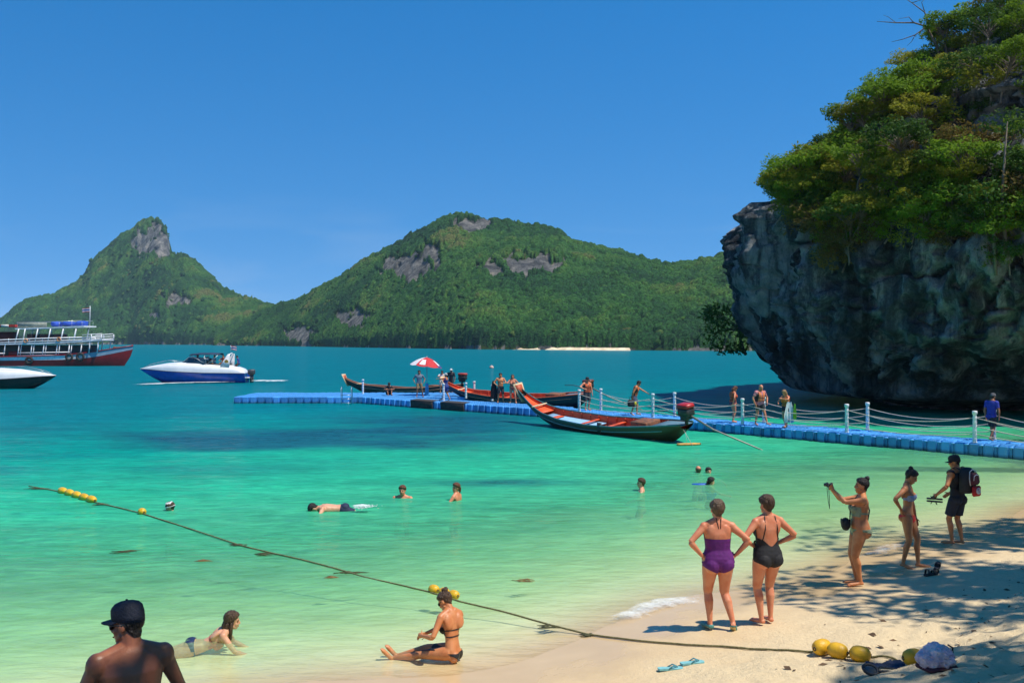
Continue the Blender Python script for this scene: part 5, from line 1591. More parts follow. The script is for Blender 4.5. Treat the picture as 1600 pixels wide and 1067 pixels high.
# weed tangled on the rope and drifting
WEED = mat('weed', (.075, .07, .02), .8, (.03, .035, .012), 20)
def weed(px, py, ln, label, sc=1.0, seed=0, m=WEED):
    r = np.random.default_rng(seed); c = G(px, py, .012)
    b = MB()
    for q in range(7):
        a = r.normal() * .35; l_ = ln * (.4 + .6 * r.random()); o = r.normal(size=2) * ln * .12
        d_ = Vector((math.cos(a), math.sin(a) * .6, 0))
        s0_ = c + Vector((o[0], o[1], 0)) - d_ * l_ / 2
        b.tube([s0_, s0_ + d_ * l_ * .5 + Vector((0, r.normal() * .03, .012)), s0_ + d_ * l_], [.008 * sc, .016 * sc, .004 * sc], 5, flat=(1.4, .4))
    tag(b.build('sea_weed', m), label, 'seaweed', 'scraps of weed on the water')
BWEED = mat('weed_brown', (.22, .12, .03), .8, (.12, .06, .02), 20)
for i_, (px, py, ln, lab, m) in enumerate(((62, 763, .7, 'weed clump at the far end of the float rope', WEED), (157, 788, .4, 'dark weed knot beyond the deep-water floats', WEED), (197, 861, .5, 'drifting weed strand below the lone float', WEED), (317, 876, .35, 'brown scrap of weed floating left of the rope', BWEED), (372, 851, .35, 'weed hanging on the rope at its middle', WEED), (415, 866, .5, 'weed strand on the rope right of the brown scrap', WEED), (548, 895, .5, 'weed on the rope before the seated woman', WEED), (520, 901, .28, 'small brown scrap just below the rope', BWEED), (820, 907, .38, 'brown weed strand floating right of the yellow floats', BWEED), (860, 980, .3, 'green knot of weed on the rope near the sand', WEED), (920, 992, .25, 'green knot of weed where the rope meets the sand', WEED))):
    weed(px, py, ln, lab, 1.0, i_, m)

# ------------------------------------------------------------------ things left on the sand
def flipflop(px, py, ang, label, m, strapm, sc=1.0, group=None):
    q = HIT(px, py)
    t = thing('flip_flop', (q.x, q.y, q.z + .012), ang, label, 'flip-flop', group)
    t.scale = (sc,) * 3
    out = [(-.125, .020), (-.115, .034), (-.06, .036), (0, .033), (.06, .043), (.10, .043), (.125, .032), (.135, .012)]
    b = MB(); b.rings([[Vector((x_, w_ * sy, z_)) for sy, z_ in ((-1, -.010), (1, -.010), (1, .010), (-1, .010))] for x_, w_ in out]); b.build('sole', m, t, sm=False)
    b = MB(); b.tube([(-.02, .034, .005), (.03, .026, .035), (.075, .0, .022), (.078, 0, .006)], [.006, .008, .006, .005], 5); b.tube([(-.02, -.034, .005), (.03, -.026, .035), (.075, .0, .022)], [.006, .008, .006], 5); b.build('thong_strap', strapm, t)
TEAL = mat('foam_teal', (.20, .48, .50), .7, (.16, .40, .42), 20); TEALD = mat('foam_teal_dark', (.06, .24, .28), .6)
flipflop(1047, 1046, .10, 'pale teal flip-flop on the sand, the left one', TEAL, TEALD, 1.15)
flipflop(1081, 1038, .25, 'pale teal flip-flop on the sand, the right one', TEAL, TEALD, 1.15)
for (px, py, dx), lab in (((1454, 899, 0), 'black sandal lying flat on the shaded sand'), ((1464, 896, 1), 'black sandal leaning upright against its pair on the sand')):
    q = HIT(px, py)
    t = thing('sandal', (q.x, q.y, q.z + .02), .4 + dx * .5, lab, 'sandal')
    if dx: t.rotation_euler = (.2, -.7, .9); t.location.z += .07
    b = MB(); b.rings([[Vector((x_, w_ * sy, z_)) for sy, z_ in ((-1, -.018), (1, -.018), (1, .014), (-1, .014))] for x_, w_ in ((-.13, .022), (-.115, .038), (-.02, .034), (.07, .048), (.115, .04), (.135, .015))]); b.build('sole', BLACKP, t)
    for x0, hh_ in ((.06, .06), (-.07, .085)):
        b = MB(); b.tube([(x0, -.045, 0), (x0, -.03, hh_), (x0, .03, hh_), (x0, .045, 0)], .016, 6, flat=(1.5, .5)); b.build('strap', BLACKP, t)
# plastic bag with its handle cords, snorkel straps, bathing shorts
q = HIT(1461, 1052)
t = thing('plastic_bag', (q.x, q.y, q.z), .3, 'crumpled pinkish white plastic bag on the shaded sand', 'bag')
bm = bmesh.new(); bmesh.ops.create_icosphere(bm, subdivisions=5, radius=1.0)
vv = np.array([v.co for v in bm.verts])
n_ = fbm(vv * 1.3, 3, 61); rdg = np.abs(fbm(vv * 1.9 + 9, 4, 63, .6)) * 1.2
for v_, a_, b_ in zip(bm.verts, n_, rdg):
    s = 1 + .35 * a_ - .35 * b_
    v_.co = Vector((v_.co.x * .19 * s, v_.co.y * .15 * s, .115 + max(v_.co.z, -.7) * .145 * s))
me = bpy.data.meshes.new('bag_skin'); bm.to_mesh(me); bm.free()
link('bag_skin', me, mat('plastic_pink', (.80, .66, .70), .28, (.42, .34, .50), 9, .8, 22, spec=.6, sss=.2), t, sm=True)
b = MB(); b.box((.02, .0, .035), (.36, .24, .05), bev=.02); b.build('bag_base', CL_('wine', (.08, .015, .03)), t)
b = MB(); b.tube([(.15, 0, .05), (.20, -.02, .13), (.19, -.03, .22), (.14, -.02, .25)], .009, 6); b.build('handle', BLACKP, t)
q = HIT(1372, 1053)
t = thing('diving_mask', (q.x, q.y, q.z + .02), .2, 'black mask with loose strap lying on the sand', 'diving mask')
b = MB(); b.torus((-.09, 0, .03), .075, .018, Matrix.Rotation(R(25), 3, 'X'), 18, 6); b.build('mask_frame', BLACKP, t)
b = MB(); b.tube([(-.02, .02, .02), (.06, .06, .03), (.15, .02, .02), (.22, -.04, .02), (.16, -.10, .01), (.05, -.08, .02), (-.03, -.05, .02)], .013, 6, flat=(1.4, .6)); b.build('mask_strap', BLACKP, t)
b = MB(); b.ell((-.09, 0, .03), (.066, .066, .008), Matrix.Rotation(R(25), 3, 'X')); b.build('lens', mat('mask_lens', (.05, .06, .07), .15), t)
q = HIT(1392, 1040)
t = thing('bathing_towel', (q.x, q.y, q.z), .0, 'crumpled dark blue cloth on the sand before the floats', 'cloth')
xs_, ys_ = np.meshgrid(np.linspace(-.26, .26, 40), np.linspace(-.10, .10, 20))
wob = fbm(np.stack([xs_.ravel() * 9, ys_.ravel() * 9, xs_.ravel() * 0], 1), 4, 91)
V_ = np.stack([xs_.ravel() + .04 * wob, ys_.ravel() * (1 + .3 * np.sin(xs_.ravel() * 14)), .015 + .055 * np.abs(wob) * np.clip(1.2 - np.abs(xs_.ravel()) * 3, .2, 1)], 1)
ii = np.arange(800).reshape(20, 40)
link('fabric', new_mesh('fabric', V_, np.stack([ii[:-1, :-1].ravel(), ii[:-1, 1:].ravel(), ii[1:, 1:].ravel(), ii[1:, :-1].ravel()], 1)), CL_('navy_cloth', (.015, .03, .075)), t, sm=True)

# dry leaves and bits of wood strewn over the upper sand
r = np.random.default_rng(77); V_, F_ = [], []
while len(F_) < 420:
    x_, y_ = r.uniform(2.5, 9.5), r.uniform(8.3, 16)
    if shore_dist(np.array([x_]), np.array([y_]))[0] < 2.3 + r.random() * 2: continue
    z_ = gz(x_, y_) + .012; a = r.random() * 6.28; l_ = .02 + .05 * r.random() ** 2; w_ = l_ * (.25 + .3 * r.random())
    d_ = Vector((math.cos(a), math.sin(a), r.normal() * .2)); p_ = Vector((-math.sin(a), math.cos(a), r.normal() * .3)); c_ = Vector((x_, y_, z_)); k_ = len(V_)
    V_ += [c_ - d_ * l_, c_ + p_ * w_ + Vector((0, 0, .008)), c_ + d_ * l_, c_ - p_ * w_]; F_.append((k_, k_ + 1, k_ + 2, k_ + 3))
tag(link('leaf_litter', new_mesh('leaf_litter', V_, F_), mat('litter', (.16, .09, .04), .9, (.06, .035, .02), 3)), 'dry leaves strewn over the shaded sand', 'leaf litter', kind='stuff')
# ================================================================== floating dock of plastic cubes
DZ = 0.42
def dock_plastic():
    k = NT('dock_blue')
    oi = k.n('ShaderNodeObjectInfo'); ps = k.n('ShaderNodeSeparateXYZ'); k.l(k.tc.outputs['Object'], ps.inputs[0])
    geo = k.n('ShaderNodeNewGeometry')
    mp = k.n('ShaderNodeTexNoise'); mp.inputs['Scale'].default_value = 2.2; mp.inputs['Detail'].default_value = 6; k.l(geo.outputs['Position'], mp.inputs['Vector'])
    m2 = k.n('ShaderNodeTexNoise'); m2.inputs['Scale'].default_value = 14; m2.inputs['Detail'].default_value = 5; k.l(geo.outputs['Position'], m2.inputs['Vector'])
    c = k.mix(mp.outputs['Fac'], (.035, .22, .60), (.09, .38, .76))
    c = k.mix(k.math('MULTIPLY', k.ramp(m2.outputs['Fac'], [(.58, (0, 0, 0)), (.72, (1, 1, 1))]), .35), c, (.40, .55, .68))      # scuffs
    hv = k.n('ShaderNodeHueSaturation'); mr = k.n('ShaderNodeMapRange'); mr.inputs['To Min'].default_value = .72; mr.inputs['To Max'].default_value = 1.22
    k.l(oi.outputs['Random'], mr.inputs['Value']); k.l(mr.outputs[0], hv.inputs['Value']); k.l(c, hv.inputs['Color'])
    wz = k.n('ShaderNodeMapRange'); wz.inputs['From Min'].default_value = .13; wz.inputs['From Max'].default_value = .02
    k.l(k.math('ADD', ps.outputs['Z'], k.math('MULTIPLY', k.math('SUBTRACT', mp.outputs['Fac'], .5), .12)), wz.inputs['Value'])
    k.l(k.mix(k.math('MULTIPLY', wz.outputs[0], .8), hv.outputs[0], (.02, .05, .05)), k.bsdf.inputs['Base Color'])               # weed at the waterline
    k.bsdf.inputs['Roughness'].default_value = .42
    return k.m
BLUE = dock_plastic()
PVC = mat('post_white', (.72, .74, .74), .5, (.60, .63, .64), 5, .1, 30)
DROPE = mat('dock_rope', (.62, .58, .50), .9, (.42, .38, .32), 40, .5, 90)
dock = thing('floating_dock', (0, 0, 0), 0, 'long blue floating dock of plastic cubes running out from the cliff', 'dock')
def cube_mesh():
    bm = bmesh.new()
    bmesh.ops.create_cube(bm, size=1.0)
    bmesh.ops.scale(bm, vec=(.478, .478, .56), verts=bm.verts)
    bmesh.ops.bevel(bm, geom=[e for e in bm.edges if abs((e.verts[0].co - e.verts[1].co).z) > .3], offset=.10, segments=2, affect='EDGES')
    bmesh.ops.bevel(bm, geom=[e for e in bm.edges if abs(e.verts[0].co.z - .28) < .01 and abs(e.verts[1].co.z - .28) < .01], offset=.03, segments=1, affect='EDGES')
    bmesh.ops.translate(bm, vec=(0, 0, DZ - .28), verts=bm.verts)
    me = bpy.data.meshes.new('pontoon_cube'); bm.to_mesh(me); bm.free()
    return me
CUBE = cube_mesh(); CUBE.materials.append(BLUE)
lug = MB(); lug.lathe([(.085, DZ - .075), (.085, DZ - .035), (.05, DZ - .02), (.012, DZ - .018)], (0, 0, 0), 8)
LUG = new_mesh('corner_pin', lug.v, lug.f); LUG.materials.append(BLUE)
spots = []
A0 = Vector((1.7, 50.6, 0)); A1 = Vector((21.5, 27.65, 0))
da = (A1 - A0).normalized(); na = Vector((-da.y, da.x, 0))
if na.y < 0: na = -na
LA = int((A1 - A0).length / .5)
for i_ in range(LA):
    for j_ in range(4):
        spots.append((A0 + da * (i_ + .5) * .5 + na * (j_ + .5) * .5, math.atan2(da.y, da.x), 0 if True else 1, 'A', j_))
C0 = Vector((-9.9, 62.0, 0))
db = (C0 - A0).normalized(); nb_ = Vector((db.y, -db.x, 0))
if nb_.y < 0: nb_ = -nb_
LB = int((C0 - A0).length / .5)
for i_ in range(LB):
    for j_ in range(5):
        spots.append((A0 + db * (i_ + .5) * .5 + nb_ * (j_ + .5) * .5, math.atan2(db.y, db.x), 0, 'B', j_))
for i_ in range(32):
    for j_ in range(11):
        q = Vector((-18.0 + i_ * .5 + .25, 62.0 + j_ * .5 + .25, 0))
        # leave out what the diagonal arm already covers
        rel = q - A0
        if 0 <= rel.dot(nb_) <= 2.6 and -.2 <= rel.dot(db) <= LB * .5 + .1: continue
        if rel.dot(nb_) < 0 and q.x > -9.9: continue
        spots.append((q, 0, 0, 'C', j_))
order = sorted(range(len(spots)), key=lambda i_: (0 if spots[i_][3] == 'A' and spots[i_][4] < 4 else 1 if spots[i_][4] == 0 else 2, spots[i_][0].y))
rest = MB()
for n_, i_ in enumerate(order):
    q, ang, _, seg, j_ = spots[i_]
    wob = .012 * math.sin(q.x * 1.7 + q.y * 2.3)
    if n_ < 296:
        o = link('pontoon_cube', CUBE, None, dock)
        o.location = (q.x, q.y, wob); o.rotation_euler = (0, 0, ang + random.uniform(-.015, .015))
    else:
        M_ = Matrix.Rotation(ang, 3, 'Z')
        rest.add([M_ @ v.co + q + Vector((0, 0, wob)) for v in CUBE.vertices], [list(pp.vertices) for pp in CUBE.polygons])
tag(rest.build('pontoon_cubes', BLUE, dock, sm=False), kind='stuff')
pins = MB()
for i_ in range(LA + 1):
    q = A0 + da * i_ * .5
    pins.add([v.co + q + na * .02 for v in LUG.vertices], [list(pp.vertices) for pp in LUG.polygons])
tag(pins.build('corner_pins', PVC if False else BLUE, dock), kind='stuff')
# posts and ropes along the walkway
def post(q, h=1.12):
    b = MB()
    prof = [(.085, 0), (.085, .03)]
    z = .03
    while z < h - .22:
        prof += [(.062, z + .005), (.070, z + .02), (.070, z + .13), (.062, z + .145)]
        z += .15
    prof += [(.062, h - .18), (.062, h - .12), (.088, h - .115), (.088, h - .02), (.075, h), (.02, h + .005)]
    b.lathe(prof, (0, 0, 0), 12)
    o = b.build('post', PVC, dock); o.location = q
    return o
def s_at(px, off):
    """distance along the walkway where a post offset off from its front edge shows at px"""
    k_ = (px - 800) / F
    o = A0 + na * off
    return (k_ * o.y - o.x) / (da.x - k_ * da.y)
near_s = [s_at(px, .22) for px in (905, 1020, 1160, 1323, 1523)] + [LA * .5 - .6]
def sag(a, b, dip, n=12):
    return [a.lerp(b, t) - Vector((0, 0, dip * 4 * t * (1 - t))) for t in np.linspace(0, 1, n)]
for off in (.22, 1.80):
    prev = None
    for s in near_s:
        q = A0 + da * s + na * off; q.z = DZ + .01
        post(q)
        if prev is not None:
            ln = (q - prev).length
            for hz, dp in ((.88, .055), (.58, .05), (.30, .035)):
                b = MB(); b.tube(sag(prev + Vector((0, 0, hz)), q + Vector((0, 0, hz)), ln * dp), .016, 5); b.build('rope', DROPE, dock)
        prev = q
for px, py in ((567, 615), (693, 626), (728, 622), (741, 619), (769, 626)):
    g = G(px, py, DZ); post(g, .98 if px != 693 else 1.05)
# dark rubber mats hung over the front edge
for px in (660, 708):
    k_ = (px - 800) / F
    s = (k_ * A0.y - A0.x) / (db.x - k_ * db.y)
    q = A0 + db * s
    b = MB(); b.box((0, 0, 0), (2.0, .07, .62), bev=.02); b.box((0, .25, .325), (2.0, .55, .03), bev=.01)
    o = b.build('rubber_mat', mat('rubber_brown', (.055, .045, .042), .85, (.035, .03, .028), 8, .3, 20), dock)
    o.location = (q.x - nb_.x * .07, q.y - nb_.y * .07, .13); o.rotation_euler = (R(6), 0, math.atan2(db.y, db.x) + math.pi)
# boarding ladder at the far left
b = MB()
lq = G(541, 622, DZ)
for dx in (-.32, .32):
    b.tube([lq + Vector((dx, -.05, -.5)), lq + Vector((dx, -.05, .55)), lq + Vector((dx, .12, .72)), lq + Vector((dx, .35, .62)), lq + Vector((dx, .38, 0))], .022, 6)
for z in (-.3, -.05, .2): b.tube([lq + Vector((-.32, -.05, z)), lq + Vector((.32, -.05, z))], .018, 5)
b.build('ladder', mat('steel', (.55, .56, .57), .3, metal=.8), dock)

# ------------------------------------------------------------------ parasol
u = G(667, 617.5, DZ)
t = thing('parasol', u, 0, 'red and white parasol standing on the dock platform', 'parasol')
b = MB(); b.tube([(0, 0, 0), (0, 0, 2.42)], .022, 8); b.build('pole', mat('pole_grey', (.45, .47, .48), .4, metal=.6), t)
b = MB(); b.lathe([(.16, 0), (.16, .12), (.12, .16), (.11, .75), (.09, .8), (.03, .8)], (0, 0, 0), 14); b.build('base', mat('stand_blue', (.12, .42, .66), .5), t)
RedC = CL_('parasol_red', (.58, .025, .03)); WhtC = CL_('parasol_white', (.78, .74, .74)); BluC = CL_('parasol_blue', (.04, .05, .22))
tip = Vector((0, 0, 2.52))
RT = Matrix.Rotation(R(7), 3, 'Y')
for s in range(8):
    def pt(r_, a): return RT @ Vector((1.06 * r_ * math.cos(a), 1.06 * r_ * math.sin(a), -.56 * r_ ** 1.7)) + tip
    a0, a1 = s * math.pi / 4 + .2, (s + 1) * math.pi / 4 + .2
    def strip(r0, r1, m, nm, lift=0.0, aa=(0, 1), parent=t):
        v, fc = [], []
        for i_ in range(7):
            for j_ in range(7):
                r_ = r0 + (r1 - r0) * i_ / 6; f_ = aa[0] + (aa[1] - aa[0]) * j_ / 6
                q = pt(r_, a0 + (a1 - a0) * f_)
                q.z -= .05 * r_ * math.sin(math.pi * f_) - lift
                v.append(q)
        for i_ in range(6):
            for j_ in range(6):
                k_ = i_ * 7 + j_; fc.append((k_, k_ + 1, k_ + 8, k_ + 7))
        bb = MB(); bb.add(v, fc); return bb.build(nm, m, parent)
    pan = strip(.02, 1.0, WhtC if s in (4,) else RedC, 'canopy_panel')
    if s % 2 == 1: strip(.45, .88, WhtC, 'printed_patch', .008, (.2, .8), pan)
    if s in (0, 7): strip(.84, .99, BluC, 'printed_patch', .008, (.05, .95), pan)
    b = MB(); b.tube([pt(.04, a0) - Vector((0, 0, .02)), pt(.5, a0) - Vector((0, 0, .02)), pt(1.0, a0) - Vector((0, 0, .02))], .008, 4); b.build('rib', MATS['pole_grey'], t)
b = MB(); b.ell(tip + Vector((0, 0, .03)), (.03, .03, .05)); b.build('finial', PVC, t)

# ================================================================== people on the dock
VB = vest
def docker(px, py, yaw, label, **kw):
    g = G(px, py, DZ + .005)
    return person(g, yaw, label, vox=kw.pop('vox', .016), **kw)
WALK = dict(fl=(-.09, .24, 0), fr=(.09, -.20, .03), toer=25)
docker(655, 620, 190, 'man in grey shirt and khaki shorts standing under the parasol', H=1.74, sex='m', skin='brown', pose=dict(fl=(-.24, .0, 0), fr=(.16, .08, 0), hl=(-.30, .05, .95), hr=(.30, .05, .95), el=(-1, -.8, 0), er=(1, -.8, 0)), hair=('short', 'dark'), wear=(shirt('slate', (.13, .19, .25), lo=-.04, sleeve=.6), shorts('khaki', (.30, .19, .09), .9)))
docker(690, 613, 200, 'person in white shirt bending beside the woman in the blue dress', H=1.58, sex='f', skin='tan', pose=dict(lean=18, hl=(.12, .42, 1.12), hr=(.2, .4, 1.1)), hair=('short', 'dark'), wear=(shirt('whiteshirt', (.72, .66, .63), lo=-.06, sleeve=.7), shorts('cream', (.60, .50, .40), .8)))
docker(697, 625.5, 70, 'woman in blue dress reaching an arm towards the person in white', H=1.68, sex='f', fat=.95, skin='tan', pose=dict(WALK, hl=(-.1, .55, 1.30), hr=(.22, .1, .85)), hair=('bun', 'dark'), wear=(dress('royalblue', (.03, .055, .24), .75), sun_hat('hat_pale', (.72, .78, .78), rad=.12)))
docker(705, 613, 165, 'person in black top with broad white hat behind the blue dress', H=1.70, sex='m', skin='brown', pose=dict(), hair=('short', 'dark'), wear=(shirt('blacktop', (.02, .018, .022), lo=-.04, sleeve=.9), shorts('blackpants', (.02, .02, .024), 1.0), sun_hat('hat_white2', (.82, .84, .82), rad=.17)))
gs = G(607, 617, DZ)
person(gs, 200, 'dark-clothed person sitting low on the left part of the dock', 1.68, 'm', 1.0, 'brown', dict(pel=(0, 0, .11), ppitch=-5, lean=26, fl=(-.10, .46, 0), fr=(.12, .44, 0), kl=(-.2, 0, 1), kr=(.2, 0, 1), hl=(-.14, .36, .38), hr=(.14, .36, .38), hpitch=15), ('short', 'dark'), (shirt('sitblack', (.016, .018, .026), lo=-.04, sleeve=.95), shorts('sitblack', (.016, .018, .026), 1.0)), vox=.018)
B = docker(782, 629, 188, 'bare-chested man in dark shorts carrying life vest and dark towel', H=1.76, sex='m', skin='tan', pose=dict(fl=(-.16, .05, 0), fr=(.15, .0, 0), hr=(.24, .16, 1.02), er=(1, -.4, 0), hl=(-.10, .28, 1.15)), hair=('short', 'dark'), wear=(shorts('charcoal', (.025, .028, .035), .95),))
tw = CL_('towel_black', (.016, .016, .02))
def hang_cloth(loc, rz, w_, h_, m, name, label, cat, seed=1):
    t = thing(name, loc, rz, label, cat)
    n1, n2 = 16, 22
    v, fc = [], []
    for lay in (0, 1):
        for j_ in range(n2):
            for i_ in range(n1):
                a = i_ / (n1 - 1) - .5; z = -h_ * j_ / (n2 - 1)
                wv = w_ * (.45 + .55 * min(1, j_ / (n2 * .55)))
                v.append((a * wv, (.035 * math.sin(a * 19 + seed) * (.4 + j_ / n2)) + (.05 if lay else 0) * (1 - abs(a) * 2) + .02, z + .02 * math.sin(a * 9 + seed)))
    for lay in (0, 1):
        for j_ in range(n2 - 1):
            for i_ in range(n1 - 1):
                k_ = lay * n1 * n2 + j_ * n1 + i_
                qd = (k_, k_ + 1, k_ + n1 + 1, k_ + n1); fc.append(qd if lay else qd[::-1])
    b = MB(); b.add(v, fc); b.build('fabric', m, t)
    return t
g = G(782, 629, DZ); hang_cloth(g + Vector((-.38, -.05, 1.28)), .2, .42, 1.05, tw, 'towel', 'long black towel hanging from the bare-chested man', 'towel', 1)
B = docker(801, 629.5, 176, 'long-haired woman in coral vest walking with a dark towel', H=1.68, sex='f', skin='pink', pose=dict(fl=(-.20, .10, 0), fr=(.12, -.10, 0), hl=(-.22, .14, 1.0), hr=(.12, .3, 1.15)), hair=('long', 'greybrown'), wear=(bottom('coralb', (.45, .09, .06)), vest((.62, .20, .10), 'coral', lo=.02)))
g = G(801, 629.5, DZ); hang_cloth(g + Vector((.33, -.10, 1.10)), -.2, .42, .82, CL_('towel_navy', (.015, .022, .04)), 'towel', 'dark navy towel held by the long-haired woman', 'towel', 2)
docker(917, 641, 205, 'man in cap and orange life vest standing behind the moored boat', H=1.76, sex='m', skin='pink', pose=dict(hr=(.26, .22, 1.12), er=(1, -.5, 0), hl=(-.26, .12, .82), lean=5), hair=('short', 'dark', {'cap': 1}), wear=(shorts('darkgrey', (.03, .035, .045), .95), vest((.80, .14, .04), 'redorange'), cap('capblack2', (.02, .02, .025))))
docker(991, 648, -105, 'man in orange life vest leaning forward as he walks', H=1.74, sex='m', skin='tan', pose=dict(fl=(-.09, .12, 0), fr=(.09, -.14, .02), toer=20, ppitch=8, lean=14, hl=(-.24, .62, 1.05), el=(-1, -.4, -.3), hr=(.22, -.06, .86), hpitch=8), hair=('short', 'dark'), wear=(shorts('greyblue', (.10, .12, .18), .85), vest((.85, .18, .04), 'orange')))
g = G(985, 648, DZ); t = thing('carry_bag', g + Vector((.0, -.28, .42)), .3, 'black bag with a yellow tag carried by the leaning man', 'bag')
b = MB(); b.rings([[Vector((.17 * w_ * sx, .09 * w_ * sy, z)) for sx, sy in ((-1, -.7), (-.6, -1), (.6, -1), (1, -.7), (1, .7), (.6, 1), (-.6, 1), (-1, .7))] for z, w_ in ((0, .8), (.06, 1), (.26, .95), (.34, .6))]); b.build('sack', CL_('bag_black3', (.014, .014, .017)), t)
b = MB(); b.tube([(-.1, 0, .32), (-.07, 0, .46), (.07, 0, .46), (.1, 0, .32)], .012, 5); b.build('handle', BLACKP, t)
b = MB(); b.box((.20, -.05, .16), (.12, .04, .16), bev=.02); b.build('tag', mat('yellow_tag', (.75, .62, .03), .5), t)
docker(1145, 660, -75, 'woman in red life vest with long hair looking down on the walkway', H=1.66, sex='f', skin='pink', pose=dict(fl=(-.05, .05, 0), fr=(.06, -.04, 0), hr=(.25, -.12, .88), hl=(-.18, .18, .9), hpitch=34, lean=6), hair=('long', 'red'), wear=(bottom('plum', (.10, .03, .07)), vest((.66, .10, .03), 'red', lo=.04)))
docker(1187, 664, 205, 'stout man in pink shirt and life vest striding on the walkway', H=1.78, sex='m', fat=1.18, skin='pink', pose=dict(fl=(-.24, .20, .0), fr=(.10, -.16, 0), hl=(-.30, .12, .95), hr=(.28, .05, .9), lean=6, hpitch=16), hair=('fringe', 'grey'), wear=(shirt('pinkshirt', (.60, .22, .24), lo=-.06, sleeve=.55), shorts('darkpink', (.03, .03, .035), .55), vest((.80, .22, .08), 'salmon', lo=.06)))
docker(1228, 668, 125, 'fair-haired woman in orange vest with a pale towel on the walkway', H=1.62, sex='f', skin='pink', pose=dict(hpitch=24, lean=8, hl=(-.1, .36, 1.22), hr=(.1, .36, 1.0), fl=(-.05, 0, 0), fr=(.06, -.05, 0)), hair=('long', 'blond'), wear=(shorts('navyshort', (.02, .025, .05), .4), vest((.80, .20, .03), 'brightorange', lo=.04)))
g = G(1229, 668, DZ); hang_cloth(g + Vector((.04, -.26, 1.08)), .3, .46, .86, mat('towel_pale', (.72, .74, .72), .8, (.16, .36, .52), 3.2, .2, 60), 'towel', 'pale blue and white towel held by the fair-haired woman', 'towel', 3)
g = G(1231, 668, DZ); hang_cloth(g + Vector((.22, -.28, 1.0)), .3, .14, .62, CL_('green', (.25, .55, .06)), 'towel', 'bright green cloth at the edge of the pale towel', 'towel', 4)
docker(1549, 688, -60, 'man in blue shirt walking in the shade of the cliff', H=1.74, sex='m', skin='brown', pose=dict(WALK, lean=8, hpitch=12), hair=('short', 'dark', {'cap': 1}), wear=(shirt('bluetee', (.018, .035, .34), lo=-.08, sleeve=.65), shorts('darkshort', (.02, .02, .025), .95), cap('capgrey', (.10, .10, .11))))

